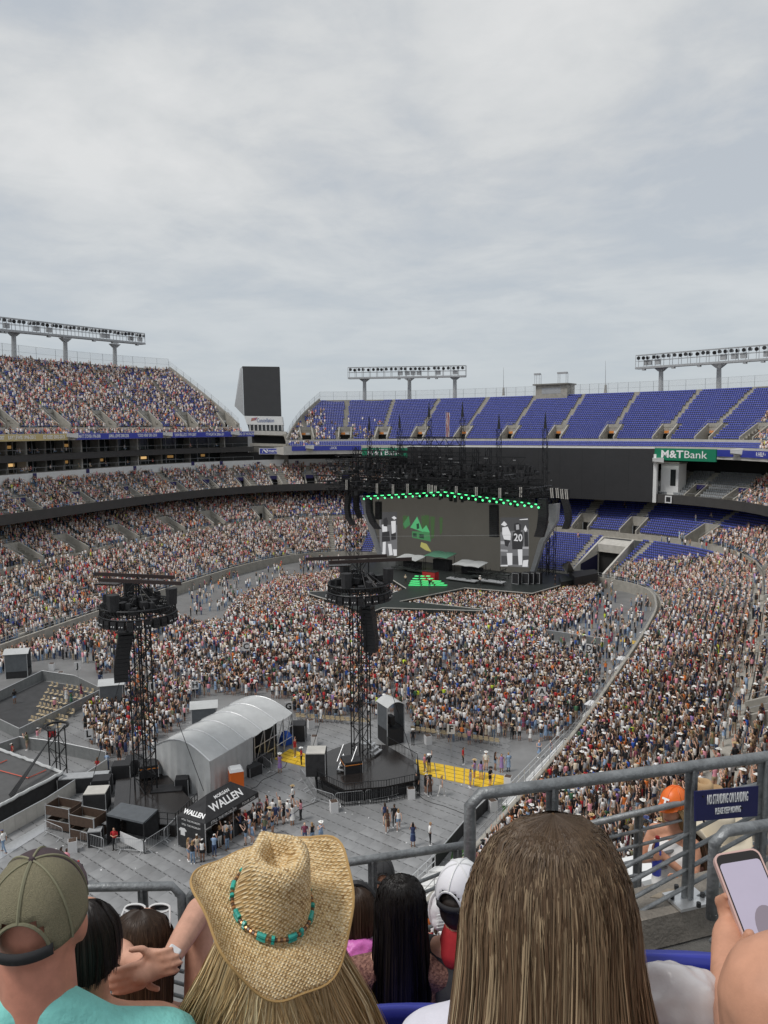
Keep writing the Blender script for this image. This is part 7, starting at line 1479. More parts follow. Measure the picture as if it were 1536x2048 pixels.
def body(fg, parent, m='skin_a', wide=1.0, arms=True, neck=.05, voxel=.009):
    c = Clay(fg); c.ball((0, 0, 0), (.071, .091, .106)); c.ball((0, .03, -.065), (.058, .07, .062)); c.ball((0, .095, -.02), (.014, .02, .024), 8)
    for sg in (-1, 1): c.ball((sg*.078, -.003, -.015), (.011, .026, .034), 10)
    c.tube([(0, -.02, -.06), (0, -.035, -.20)], [neck, neck*1.12]); W_ = wide
    for sg in (-1, 1): c.tube([(0, -.05, -.17), (sg*.08*W_, -.045, -.215), (sg*.165*W_, -.03, -.255)], [.05, .052, .058])
    c.ball((0, -.03, -.36), (.165*W_, .10, .17)); c.ball((0, -.02, -.55), (.145*W_, .105, .2)); c.ball((0, 0, -.72), (.165*W_, .13, .12))
    if arms:
        for sg in (-1, 1): c.tube([(sg*.18*W_, -.03, -.26), (sg*.215*W_, -.02, -.5), (sg*.16*W_, .2, -.58)], [.055, .043, .034])
    return c.build('body', m, parent, voxel)
def shirt_of(fg, parent, m, wide=1.0, sleeve=True, voxel=.009, neckz=-.2):
    c = Clay(fg); W_ = wide
    for sg in (-1, 1): c.tube([(sg*.03, -.05, neckz-.015), (sg*.09*W_, -.045, -.225), (sg*.175*W_, -.03, -.262)], [.052, .06, .068])
    c.ball((0, -.03, -.37), (.178*W_, .113, .17)); c.ball((0, -.02, -.56), (.16*W_, .12, .21)); c.ball((0, 0, -.72), (.175*W_, .14, .13))
    if sleeve:
        for sg in (-1, 1): c.tube([(sg*.182*W_, -.03, -.265), (sg*.21*W_, -.025, -.42)], [.069, .066])
    return c.build('shirt', m, parent, voxel, 5)
def hair_mat(name, rough=.5):
    m = mat(name, (1, 1, 1), rough, attr='Col', spec=.3); b = m.node_tree.nodes['Principled BSDF']; b.inputs['Anisotropic'].default_value = .6; return m
MT['hair'] = hair_mat('hair')
MT['hair_dark'] = hair_mat('hair_dark', .42)
BRN = ((.03, .018, .012), (.06, .034, .02), (.09, .05, .03), (.14, .08, .05))
LONG = [(.130, .002, .003, -.030), (.122, .036, .050, -.020), (.102, .066, .084, -.010), (.060, .089, .104, -.008), (.01, .100, .108, -.012), (-.06, .102, .100, -.022), (-.14, .112, .082, -.045), (-.24, .122, .066, -.072), (-.36, .126, .055, -.088), (-.50, .130, .048, -.094), (-.64, .122, .04, -.096)]
SHORT = [(.1225, .002, .003, -.025), (.115, .036, .054, -.012), (.095, .060, .088, -.005), (.06, .078, .099, -.006), (.01, .083, .103, -.008), (-.05, .080, .096, -.014), (-.10, .070, .080, -.022), (-.13, .062, .068, -.026)]
def hair(fg, parent, n, rings, cols, seed=1, width=.0022, length=1.0, wide=1.0, open_deg=118, wander=.10, jit=.05, name='hair', m='hair', steps=22, flyaway=.06, start=0.0, mass=None, wave=0.0):
    r = np.random.default_rng(seed); Rg = np.array(rings, float); cum = np.r_[0, np.cumsum(np.hypot(np.diff(Rg[:, 0]), np.diff(Rg[:, 1]+Rg[:, 2])*.6))]; cum /= cum[-1]
    Rg[:, 1] *= 1+(wide-1)*np.clip((.1-Rg[:, 0])/.3, 0, 1)
    def shell(t, th, k):                 # t along the strand, th angle from the back, k radial factor
        z = np.interp(t, cum, Rg[:, 0]); rx = np.interp(t, cum, Rg[:, 1])*k; ry = np.interp(t, cum, Rg[:, 2])*k; cy = np.interp(t, cum, Rg[:, 3]); y = cy-ry*np.cos(th); return np.stack([rx*np.sin(th), y, z-.55*np.clip(y+.02, 0, None)*np.clip((z+.1)/.15, 0, 1)], -1)
    nc = max(10, n//28); cth = r.uniform(-math.radians(open_deg), math.radians(open_deg), nc); cc = r.integers(0, nc, n); th0 = cth[cc]+r.normal(0, .045, n)
    cA = r.normal(0, wander, nc); cf = r.uniform(2, 5, nc); cp = r.uniform(0, 6.28, nc); ck = r.normal(0, .028, nc); end = length*np.clip(r.uniform(.80, 1.0, nc)[cc]+r.normal(0, .02, n), .2, 1); st0 = start+r.uniform(0, .10, n)*(r.random(n) < .3)
    u = np.linspace(0, 1, steps)[None, :]; t = st0[:, None]+(end-st0)[:, None]*u
    fly = (r.random(n) < flyaway)*r.normal(0, .05, n)
    k = 1+ck[cc][:, None]*np.clip(t*2, 0, 1)-np.abs(r.normal(0, jit, n))[:, None]*np.clip(t*3, .15, 1)+fly[:, None]*t**2
    th = th0[:, None]*(1-.08*t)+cA[cc][:, None]*np.sin(cf[cc][:, None]*t+cp[cc][:, None])*t+wave*.06*np.sin(14*t+cp[cc][:, None])+fly[:, None]*1.2*t
    th = th*(1+(180/open_deg-1)*np.clip(1-t*4, 0, 1)); P = shell(t, th, k); tang = np.gradient(P, axis=1); nrm = P-shell(t, th, k*.5); wv = np.cross(tang, nrm); wv /= np.linalg.norm(wv, axis=2)[..., None]+1e-9; nn = nrm/(np.linalg.norm(nrm, axis=2)[..., None]+1e-9); wv = wv+nn*r.normal(0, .45, (n, 1, 1))
    tp = np.interp(np.linspace(0, 1, steps), [0, .1, .75, 1], [.6, 1, 1, .1])[None, :, None]; Lw = (r.uniform(.5, 1.5, n)*width)[:, None, None]*tp; V = np.stack([P-wv*Lw/2, P+wv*Lw/2], 2).reshape(-1, 3); Wd = (V*fg.s) @ np.array(fg.R).T+np.array(fg.c)
    b = (np.arange(n)*steps*2)[:, None]+(np.arange(steps-1)*2)[None, :]; F_ = np.stack([b, b+1, b+3, b+2], -1).reshape(-1, 4); root, mid, tip, hi = np.array(cols, float)
    fr = np.clip(1-t*3.2, 0, 1)[..., None]; fe = (np.clip(t*1.6-.7, 0, 1)*.85)[..., None]; base = root*fr+mid*(1-fr)*(1-fe)+tip*fe*(1-fr)
    fh = np.clip((np.clip(r.normal(.02, .6, nc), 0, 1)[cc]*.95+(r.random(n) < .12)*.4), 0, .95)[:, None, None]*np.clip(t*2.6-.12, 0, 1)[..., None]; col = np.clip((base*(1-fh)+hi*fh)*r.uniform(.72, 1.25, n)[:, None, None], .002, .9); colv = np.repeat(col, 2, axis=1).reshape(-1, 3)
    me = bpy.data.meshes.new(name); me.vertices.add(len(Wd)); me.vertices.foreach_set('co', Wd.astype(np.float32).ravel()); me.loops.add(F_.size); me.loops.foreach_set('vertex_index', F_.astype(np.int32).ravel()); me.polygons.add(len(F_)); me.polygons.foreach_set('loop_start', (np.arange(len(F_))*4).astype(np.int32)); me.polygons.foreach_set('use_smooth', np.ones(len(F_), bool))
    a = me.color_attributes.new('Col', 'FLOAT_COLOR', 'POINT'); a.data.foreach_set('color', np.c_[colv, np.ones(len(colv))].astype(np.float32).ravel()); me.update(calc_edges=True); me.materials.append(MT[m]); o = bpy.data.objects.new(name, me); COL.objects.link(o); o.parent = parent; o.matrix_parent_inverse = parent_inv(parent)
    # solid inner mass of the same shape
    ts = np.linspace(start, length*.93, 16); ang = np.linspace(-math.radians(open_deg), math.radians(open_deg), 30); mb = MB(); mb.loft([[tuple(fg.W(q)) for q in shell(np.full(30, t_), ang*(1+(180/open_deg*.98-1)*max(0, 1-t_*4)), .955)] for t_ in ts], close=True, cap0=True, cap1=True)
    mc = np.array(mass if mass is not None else cols[0]); mb.build('hair_mass', mat('hair_mass', tuple(mc), .9, spec=.1), parent, smooth=True); return o
def person_root(fg, label, group=None): p = fg.W((0, 0, -.8)); return thing('person', label, 'person', tuple(p), group)
# --- brunette with highlights
fg = Fig(1090, 1806, 1.06, .05, 1.13); P1 = person_root(fg, 'person with long straight brown hair with blonde highlights and a white top, seen from behind')
body(fg, P1, 'skin_a', .95, arms=True); MT['white_shirt'] = mat('white_shirt', (.66, .65, .72), .8, var=.08, scale=18, bump=.35, bscale=22); shirt_of(fg, P1, 'white_shirt', 1.12)
hair(fg, P1, 15000, LONG, ((.055, .034, .02), (.16, .10, .058), (.26, .175, .10), (.70, .54, .34)), seed=3, width=.0012, wide=1.12, wander=.13, jit=.08, flyaway=.2, wave=.4, steps=14, mass=(.09, .056, .032))
# --- straw hat person
fg = Fig(552, 1862, 1.86, .08, 1.02); P2_ = person_root(fg, 'person with blonde hair wearing a straw cowboy hat, seen from behind'); body(fg, P2_, 'skin_b', .95); shirt_of(fg, P2_, 'white_shirt', .92, sleeve=False)
hair(fg, P2_, 9000, LONG, ((.22, .14, .065), (.55, .38, .19), (.72, .54, .29), (.88, .74, .48)), seed=5, width=.0022, wide=2.15, wave=1.2, wander=.3, jit=.10, start=.12, flyaway=.16, mass=(.38, .26, .125), steps=13)
MT['straw'] = mat('straw', (.52, .32, .12), .55, bump=0); t_ = MT['straw'].node_tree; L_ = t_.links.new; b_ = t_.nodes['Principled BSDF']
uvn = t_.nodes.new('ShaderNodeUVMap'); uvn.uv_map = 'UVMap'
def weave(rot, sc):
    mp = t_.nodes.new('ShaderNodeMapping'); mp.inputs['Rotation'].default_value = (0, 0, rot); L_(uvn.outputs[0], mp.inputs[0]); wv = t_.nodes.new('ShaderNodeTexWave'); wv.wave_type = 'BANDS'; wv.inputs['Scale'].default_value = sc; wv.inputs['Distortion'].default_value = 1.6; wv.inputs['Detail'].default_value = 2; wv.inputs['Detail Scale'].default_value = 2.5; L_(mp.outputs[0], wv.inputs['Vector']); return wv.outputs['Fac']
w1, w2 = weave(.78, 11), weave(-.78, 11)
mx = t_.nodes.new('ShaderNodeMath'); mx.operation = 'MULTIPLY'; L_(w1, mx.inputs[0]); L_(w2, mx.inputs[1]); vr = t_.nodes.new('ShaderNodeTexVoronoi'); vr.inputs['Scale'].default_value = 55; L_(uvn.outputs[0], vr.inputs['Vector']); ns1 = t_.nodes.new('ShaderNodeTexNoise'); ns1.inputs['Scale'].default_value = 9; ns1.inputs['Detail'].default_value = 8; L_(uvn.outputs[0], ns1.inputs['Vector'])
ad = t_.nodes.new('ShaderNodeMath'); ad.operation = 'MULTIPLY_ADD'; L_(mx.outputs[0], ad.inputs[0]); ad.inputs[1].default_value = .55; m3 = t_.nodes.new('ShaderNodeMixRGB'); m3.inputs[0].default_value = .5; L_(vr.outputs['Color'], m3.inputs[1]); L_(ns1.outputs['Fac'], m3.inputs[2]); bw = t_.nodes.new('ShaderNodeRGBToBW'); L_(m3.outputs[0], bw.inputs[0]); L_(bw.outputs[0], ad.inputs[2])
rp_ = t_.nodes.new('ShaderNodeValToRGB'); L_(ad.outputs[0], rp_.inputs[0]); cr_ = rp_.color_ramp; cr_.elements[0].position = .25; cr_.elements[0].color = (.24, .125, .04, 1); cr_.elements[1].position = .95; cr_.elements[1].color = (.90, .74, .48, 1); e_ = cr_.elements.new(.58); e_.color = (.64, .44, .20, 1); L_(rp_.outputs[0], b_.inputs['Base Color'])
bp_ = t_.nodes.new('ShaderNodeBump'); bp_.inputs['Strength'].default_value = 1.0; bp_.inputs['Distance'].default_value = .005; L_(ad.outputs[0], bp_.inputs['Height']); L_(bp_.outputs[0], b_.inputs['Normal'])
def cowboy_hat(c, X_, Y_, Z_, s, label, m='straw', band=True, n=72, rx=.17, ry=.19):
    """c: centre of brim plane, X right, Y front, Z crown axis"""
    o = thing('cowboy_hat', label, 'hat', tuple(c)); prof = []
    for q in np.linspace(1, 0, 14): prof.append(('b', q))
    for q in np.linspace(0, 1, 10)[1:]: prof.append(('c', q))
    for q in np.linspace(0, 1, 9)[1:]: prof.append(('t', q))
    rings = []; uv = []
    for (k, q) in prof:
        ring = []
        for i in range(n):
            t = 2*math.pi*i/n; ct, st_ = math.cos(t), math.sin(t); cx, cy = .078, .098
            if k == 'b':
                rxx = cx+(rx-cx)*q; ryy = cy+(ry-cy)*q; w_ = 1+.02*q*math.sin(5*t+1)+.015*q*math.sin(9*t); x, y = rxx*ct*w_, ryy*st_*w_; z = .105*(q**2.2)*(max(0, abs(ct)-.1)**2.2)-(.055 if st_ < 0 else .02)*(q**2)*(st_**2)+.004*q*math.sin(7*t)
                x *= (1-.10*q**2*abs(ct)**2)
            elif k == 'c': f = 1-.14*q-.06*q*q; x, y, z = cx*ct*f, cy*st_*f, .145*q
            else:
                f = .80*(1-q); x, y = cx*ct*f, cy*st_*f; z = .145+.024*math.sin(math.pi*min(1, q*1.6))*(1-q*.4)-.034*q**1.2*(1 if True else 0)
            if k in 'ct':
                h = z/.145; pin = h*math.exp(-((st_-.75)/.35)**2)*.022; x -= math.copysign(min(abs(x), pin), x) if y > 0 else 0
                z -= .012*h*max(0, st_)
            ring.append(tuple(Vector(c)+(X_*x+Y_*y+Z_*z)*s)); uv.append((x*4+.5+(.9 if k == 'c' else 0)*0, y*4+.5+z*3))
        rings.append(ring)
    mb = MB(); mb.loft(rings, close=True, cap1=True); ob = mb.build('straw_body', m, o, smooth=True)
    uvl = ob.data.uv_layers.new(name='UVMap')
    for lp_ in ob.data.loops: uvl.data[lp_.index].uv = uv[lp_.vertex_index]
    so = ob.modifiers.new('t', 'SOLIDIFY'); so.thickness = .003*s; so.offset = 0
    mb = MB(); mb.path(rings[0], .0028*s, 6, closed=True); mb.build('brim_edge', m if m != 'straw' else mat('straw_edge', (.46, .29, .11), .6), o)
    if band:
        mb = MB(); mb2 = MB(); mb3 = MB()
        for i in range(92):
            t = 2*math.pi*i/92; big = (i % 11) in (2, 3, 4, 7); f = 1.0
            for lv in ((0.012,) if not big else (.007, .017)):
                p = Vector(c)+(X_*(.081*math.cos(t))+Y_*(.101*math.sin(t))+Z_*(lv+.004))*s; r_ = (.0052 if big else .0042)*s; tg = (X_*(-.081*math.sin(t))+Y_*(.101*math.cos(t))).normalized()
                (mb if big else (mb2 if i % 2 else mb3)).tube(p-tg*r_*.62, p+tg*r_*.62, r_, 7)
        stuff(mb.build('turquoise_beads', mat('turquoise', (.03, .36, .30), .3, var=.3, scale=60), o)); stuff(mb2.build('brown_beads', mat('brown_bead', (.10, .055, .03), .35), o)); stuff(mb3.build('copper_beads', mat('copper_bead', (.42, .22, .10), .3, metal=.6), o))
    return o
vd = (Vector(CAM)-fg.c).normalized(); Zh = (vd*.50+Vector(Up)*.86+Vector(Rt)*.10).normalized(); Yh = (Vector(Up)*1.0-Vector(Rt)*.10); Yh = (Yh-Zh*Yh.dot(Zh)).normalized(); Xh = Yh.cross(Zh).normalized()
cowboy_hat(pd(543, 1810, 1.80), Xh, Yh, Zh, 1.1, 'woven straw cowboy hat with turquoise bead band worn by the blonde person', rx=.182, ry=.18)
# --- man with mesh cap and teal shirt
fg = Fig(78, 1838, 1.60, .12, 1.10); P3 = person_root(fg, 'person in a teal T-shirt with a close-shaved neck under an olive mesh cap'); body(fg, P3, 'skin_c', 1.12, neck=.066); MT['teal'] = mat('teal_cotton', (.22, .60, .55), .9, var=.1, scale=12, bump=.8, bscale=16); shirt_of(fg, P3, 'teal', 1.25, neckz=-.135)
def cap(fg, label, mats, open_back=True, tilt=0.0, s=1.0, brim_dir=1, zb=.005):
    o = thing('cap', label, 'cap', tuple(fg.W((0, 0, .02)))); n = 48; m = 14; R_ = Matrix.Rotation(tilt, 3, 'X'); mbs = [MB() for _ in mats]
    def pt(i, j):
        t = 2*math.pi*i/n; ph = (math.pi/2)*j/m; rx, ry, rz_ = .088*s, .108*s, .125*s; x = rx*math.cos(t)*math.cos(ph)**.85; y = ry*math.sin(t)*math.cos(ph)**.85; z = rz_*math.sin(ph)**1.0; return fg.W(R_ @ Vector((x, y-.004, z+zb)))
    for i in range(n):
        t = 2*math.pi*(i+.5)/n; a = math.degrees(t) % 360
        for j in range(m):
            ph = (j+.5)/m
            if open_back and j < 5 and abs(a-270) < 34*math.sqrt(max(0, 1-((j+.2)/5.2)**2)): continue
            k = 0 if 25 < a < 155 else 1
            q = [pt(i, j), pt(i+1, j), pt(i+1, j+1), pt(i, j+1)]; mbs[k].add([tuple(p) for p in q], [(0, 1, 2, 3)])
    for mb, mm, nm in zip(mbs, mats, ('front_panel', 'mesh_panels')):
        ob = mb.build(nm, mm, o, smooth=True); ob.modifiers.new('w', 'WELD').merge_threshold = .0004; sd = ob.modifiers.new('t', 'SOLIDIFY'); sd.thickness = .002
    for a in (270, 210, 330, 150, 30, 90):
        i = a/360*n; j0 = 5 if (open_back and a == 270) else 0; mb = MB(); P = []
        for j in range(j0, m+1): p = pt(i, j); P.append(tuple(p+(p-fg.W((0, 0, 0))).normalized()*.001))
        mb.path(P, .0035 if a == 270 else .0028, 5); mb.build('seam', mats[2], o)
    mb = MB(); p = pt(0, m); mb.tube(p, p+fg.D((0, 0, .006)), .008, 8, .005); mb.build('button', mats[0], o)
    if open_back:
        P = []
        for k in range(13): t = math.radians(234+72*k/12); P.append(tuple(fg.W(R_ @ Vector((.089*s*math.cos(t), .109*s*math.sin(t)-.004, zb+.008)))))
        rr = []; mb = MB(); mb.loft([[tuple(Vector(p)+fg.D((0, 0, .013))) for p in P], [tuple(Vector(p)-fg.D((0, 0, .010))) for p in P]], close=False); ob = mb.build('strap', 'black_cloth', o, smooth=True); ob.modifiers.new('t', 'SOLIDIFY').thickness = .003
        mb = MB(); A_ = []
        for k in range(17):
            t = math.pi*k/16; a = math.radians(270-34*math.cos(t)); A_.append(tuple(pt(a/(2*math.pi)*n, 5.1*math.sin(t))))
        mb.path(A_, .0038, 5); mb.build('arch_binding', mats[2], o)
    mb = MB(); P0 = [(.075*math.cos(t), .095*math.sin(t)) for t in np.linspace(.5, math.pi-.5, 9)]; P1_ = [(.078*math.cos(t), .095*math.sin(t)+.075*math.sin(t)) for t in np.linspace(.5, math.pi-.5, 9)]
    mb.loft([[tuple(fg.W(R_ @ Vector((x*s, y*s, zb+.012)))) for x, y in P0], [tuple(fg.W(R_ @ Vector((x*s, y*s, zb-.004+.0*abs(x))))) for x, y in P1_]], close=False); ob = mb.build('brim', mats[0], o); ob.modifiers.new('t', 'SOLIDIFY').thickness = .004
    return o
MT['cap_mesh'] = mat('cap_mesh', (.24, .215, .135), .85, var=.2, scale=240, bump=.6, bscale=520); MT['cap_front'] = mat('cap_front', (.055, .035, .04), .85, var=.2, scale=60); MT['cap_seam'] = mat('cap_seam', (.20, .19, .12), .8)
cap(fg, 'olive mesh cap with dark front worn backwards-facing by the person in teal', ['cap_front', 'cap_mesh', 'cap_seam'], tilt=.12)
# --- dark-haired man beside him
fg = Fig(172, 1880, 1.95, .3, 1.0); P4 = person_root(fg, 'person with short dark hair and bare shoulders beside the mesh cap'); body(fg, P4, 'skin_b', 1.0)
mat('hair_black', (.012, .009, .008), .55); hair(fg, P4, 3500, SHORT, ((.012, .009, .008), (.018, .013, .011), (.02, .015, .012), (.03, .022, .018)), seed=12, width=.0022, name='short_hair', m='hair_dark', steps=12, length=.8)
# --- woman with sunglasses on her head, hands behind her neck
fg = Fig(290, 1888, 2.35, 0, 1.0); P5 = person_root(fg, 'person with raised elbows and hands behind the neck, maroon strap top and brown hair')
c = Clay(fg); c.ball((0, 0, 0), (.069, .089, .105)); c.ball((0, .03, -.06), (.056, .068, .06)); c.tube([(0, -.02, -.06), (0, -.035, -.2)], [.048, .054])
for sg in (-1, 1): c.tube([(0, -.05, -.17), (sg*.08, -.045, -.215), (sg*.16, -.03, -.25)], [.048, .05, .055]); c.ball((sg*.077, 0, -.015), (.01, .024, .03), 8)
c.ball((0, -.03, -.36), (.155, .095, .17)); c.ball((0, -.02, -.6), (.14, .1, .22))
def hand(c, wrist, dirv, palm_n, s=1.0, curl=.35):
    w = Vector(wrist); d = Vector(dirv).normalized(); nn = Vector(palm_n); nn = (nn-d*nn.dot(d)).normalized(); sd = d.cross(nn).normalized()
    c.tube([tuple(w), tuple(w+d*.045*s)], [.024*s, .028*s]); c.ball(tuple(w+d*.06*s), (.036*s, .036*s, .022*s), 10)
    for k, (o_, L) in enumerate(((-.030, .066), (-.010, .078), (.010, .073), (.029, .058))):
        b = w+d*.085*s+sd*o_*s; e1 = b+d*L*.45*s+nn*curl*.006; e2 = e1+(d*(1-curl*.5)+nn*curl).normalized()*L*.35*s; e3 = e2+(d*(1-curl)+nn*curl*1.6).normalized()*L*.25*s
        c.tube([tuple(b-d*.02*s), tuple(b), tuple(e1), tuple(e2), tuple(e3)], [.0105*s, .010*s, .0092*s, .0085*s, .007*s], 8)
    b = w+d*.03*s-sd*.028*s; e = b+(d*.55-sd*.8).normalized()*.045*s; c.tube([tuple(b), tuple(e), tuple(e+(d*.9-sd*.2).normalized()*.03*s)], [.014*s, .011*s, .009*s], 8)
def loc(fg, x, y, dpt): return tuple((fg.R.inverted() @ (pd(x, y, dpt)-fg.c))/fg.s)
eL, eR = loc(fg, 203, 1850, 2.45), loc(fg, 398, 1822, 2.4); hL, hR = loc(fg, 262, 1922, 2.16), loc(fg, 332, 1932, 2.13)
c.tube([(-.165, -.03, -.25), eL], [.05, .042]); c.tube([eL, tuple(Vector(eL).lerp(Vector(hL), .5)), hL], [.041, .036, .026]); c.tube([(.165, -.03, -.25), eR], [.05, .042]); c.tube([eR, tuple(Vector(eR).lerp(Vector(hR), .5)), hR], [.041, .036, .026])
hand(c, hL, Vector(loc(fg, 312, 1925, 2.12))-Vector(hL), (0, 1, -.2)); hand(c, hR, Vector(loc(fg, 280, 1950, 2.1))-Vector(hR), (0, 1, -.2))
c.build('body', 'skin_a', P5, .0055, 5)
hair(fg, P5, 2600, LONG, ((.03, .018, .012), (.06, .036, .022), (.09, .055, .03), (.16, .10, .06)), seed=21, width=.0028, wide=.72, length=.62, steps=12)
c = Clay(fg); c.tube([(-.09, -.1, -.2), (0, -.14, -.26), (.09, -.1, -.2)], [.006, .006, .006], 6); c.tube([(-.04, -.12, -.22), (0, -.145, -.29), (.05, -.125, -.24)], [.006]*3, 6); c.tube([(0, -.145, -.27), (0, -.135, -.42)], [.006, .006], 6); c.ball((0, -.03, -.58), (.15, .11, .15)); c.build('strap_top', mat('maroon', (.12, .012, .02), .8), P5, .006, 2)
wt = thing('watch', 'white square-faced watch with dark band on the raised wrist', 'watch', tuple(fg.W(hR))); wd = (Vector(hR)-Vector(eR)).normalized(); wp = Vector(hR)-wd*.012; ax = fg.D(wd); upw = (Vector(CAM)-fg.W(wp)).normalized(); upw = (upw-ax*upw.dot(ax)).normalized(); sw_ = ax.cross(upw)
mb = MB(); p = fg.W(wp)+upw*.034+Vector(Up)*.004; mb.box((0, 0, 0), (.04, .036, .012), rot=Matrix((ax, sw_, upw)).transposed()); mb.v = [tuple(Vector(q)+p) for q in mb.v]; ob = mb.build('face', 'white_plastic', wt); bv = ob.modifiers.new('b', 'BEVEL'); bv.width = .005; bv.segments = 3
mb = MB(); mb.path([tuple(fg.W(wp)+(upw*math.cos(t)+sw_*math.sin(t))*.031) for t in np.linspace(0, 2*math.pi, 20)[:-1]], .009, 6, closed=True); mb.build('band', 'black', wt)
sg_ = thing('sunglasses', 'white-framed sunglasses pushed up on brown hair', 'sunglasses', tuple(fg.W((0, .05, .1))))
for s_ in (-1, 1):
    mb = MB(); mb.path([tuple(fg.W((s_*.038+.032*math.cos(t), .035+.008*math.sin(t), .093+.009*math.sin(t)))) for t in np.linspace(0, 6.283, 17)[:-1]], .0035, 6, closed=True); mb.build('rim', 'white_plastic', sg_)
    mb = MB(); mb.add([tuple(fg.W((s_*.038+.030*math.cos(t), .036, .094+.008*math.sin(t)))) for t in np.linspace(0, 6.283, 17)[:-1]], [tuple(range(16))]); mb.build('lens', 'lamp_off', sg_); mb = MB(); mb.tube(fg.W((s_*.07, .035, .093)), fg.W((s_*.085, -.03, .04)), .003, 6); mb.build('temple', 'white_plastic', sg_)
# --- long black hair, lace top
fg = Fig(801, 1806, 2.75, 0, .98); P6 = person_root(fg, 'person with very long straight black hair and brown lace top'); body(fg, P6, 'skin_a', 1.0); MT['lace'] = mat('brown_lace', (.10, .035, .028), .8, col2=(.30, .15, .11), scale=90, bump=.4, bscale=160); shirt_of(fg, P6, 'lace', .93, sleeve=False)
hair(fg, P6, 4500, LONG, ((.010, .008, .007), (.009, .007, .006), (.008, .006, .006), (.022, .016, .013)), seed=31, width=.0040, wide=.86, m='hair_dark', jit=.03, steps=12)
# --- girl with headphones and pink poncho
fg = Fig(716, 1818, 3.2, -.1, .86); P7 = person_root(fg, 'child in a translucent pink rain poncho with brown hair'); body(fg, P7, 'skin_a', .9); MT['poncho'] = mat('pink_poncho', (.80, .20, .62), .35, var=.15, scale=14, bump=.6, bscale=18, alpha=.8); sh_ = shirt_of(fg, P7, 'poncho', 1.12); sh_.name = 'poncho'
c = Clay(fg); c.ball((0, -.10, -.15), (.13, .075, .08)); c.ball((.09, -.1, -.2), (.11, .08, .09)); c.ball((-.09, -.1, -.21), (.11, .08, .1)); c.ball((-.05, -.1, -.35), (.19, .09, .15)); ob = c.build('poncho_hood', 'poncho', P7, .008, 2); dt = bpy.data.textures.new('folds', 'CLOUDS'); dt.noise_scale = .05; dm = ob.modifiers.new('folds', 'DISPLACE'); dm.texture = dt; dm.strength = .035; dm.texture_coords = 'GLOBAL'
hair(fg, P7, 2200, LONG, ((.03, .018, .012), (.06, .034, .022), (.06, .025, .02), (.10, .06, .04)), seed=41, width=.0035, length=.36, steps=10)
hp = thing('headphones', 'dark over-ear headphones on the child in the pink poncho', 'headphones', tuple(fg.W((0, 0, .13)))); mb = MB(); mb.path([tuple(fg.W((.094*math.cos(t), -.005, .0+.136*math.sin(t)))) for t in np.linspace(0, math.pi, 17)], .013, 8); mb.build('headband', 'black', hp)
for s_ in (-1, 1): mb = MB(); mb.tube(fg.W((s_*.08, 0, -.01)), fg.W((s_*.118, 0, -.01)), .036, 12); mb.build('ear_cup', mat('pink_cup', (.7, .3, .45), .5) if 'pink_cup' not in bpy.data.materials else bpy.data.materials['pink_cup'], hp)
# --- boy with white cap
fg = Fig(922, 1795, 2.75, -.55, .95); P8 = person_root(fg, 'person in a red collar and grey top under a white cap'); body(fg, P8, 'skin_b', .95); shirt_of(fg, P8, mat('dark_tee', (.03, .03, .032), .85, bump=.3, bscale=20), 1.0); c = Clay(fg); c.tube([(0, -.03, -.13), (0, -.04, -.19)], [.062, .07]); c.build('collar', 'red', P8, .008, 3)
c = Clay(fg); c.ball((0, -.012, -.01), (.077, .096, .1)); c.build('short_hair', mat('hair_brown_dark', (.02, .013, .01), .6), P8, .007, 2)
cap(fg, 'white cap with brown mesh back on the person with the red collar', ['white_plastic', mat('cap_white_cloth', (.74, .73, .76), .85), 'white_plastic'], tilt=.1, zb=.02)
# --- person below the rail with black cap
fg = Fig(766, 1752, 5.6, 0, 1.0); P9 = person_root(fg, 'person in red under a black cap below the guard rail'); body(fg, P9, 'skin_b', 1.0); shirt_of(fg, P9, 'red', 1.0); cap(fg, 'plain black cap beyond the long guard rail', ['black_cloth', 'black_cloth', 'black_cloth'])
fg = Fig(1030, 1805, 1.5, .1, 1.0); P12 = person_root(fg, 'person in a white overshirt mostly hidden behind the long highlighted hair'); body(fg, P12, 'skin_a', 1.0); shirt_of(fg, P12, 'white_shirt', .95); mat_h = hair(fg, P12, 900, SHORT, BRN, seed=71, width=.003, steps=10)
# --- person in a black dotted blouse right of the brunette
fg = Fig(1178, 1808, 1.66, -.1, 1.0); P10 = person_root(fg, 'person in a black speckled blouse half hidden behind long highlighted hair'); body(fg, P10, 'skin_b', .95, arms=False)
MT['dots'] = mat('black_dotted', (.012, .012, .013), .75); td = MT['dots'].node_tree; vo = td.nodes.new('ShaderNodeTexVoronoi'); vo.inputs['Scale'].default_value = 85; tcd = td.nodes.new('ShaderNodeTexCoord'); td.links.new(tcd.outputs['Object'], vo.inputs['Vector']); rd = td.nodes.new('ShaderNodeValToRGB'); rd.color_ramp.elements[0].position = .26; rd.color_ramp.elements[0].color = (.42, .38, .32, 1); rd.color_ramp.elements[1].position = .32; rd.color_ramp.elements[1].color = (.012, .012, .013, 1); td.links.new(vo.outputs['Distance'], rd.inputs[0]); td.links.new(rd.outputs[0], td.nodes['Principled BSDF'].inputs['Base Color'])
c = Clay(fg)
c.ball((0, -.03, -.37), (.178, .115, .17)); c.ball((0, -.02, -.56), (.16, .13, .21))
for s_ in (-1, 1): c.tube([(s_*.03, -.05, -.21), (s_*.09, -.045, -.225), (s_*.175, -.03, -.262)], [.055, .06, .07]); c.tube([(s_*.18, -.03, -.262), (s_*.235, .0, -.45), (s_*.19, .2, -.55)], [.07, .066, .055])
c.build('blouse', 'dots', P10, .009, 4)
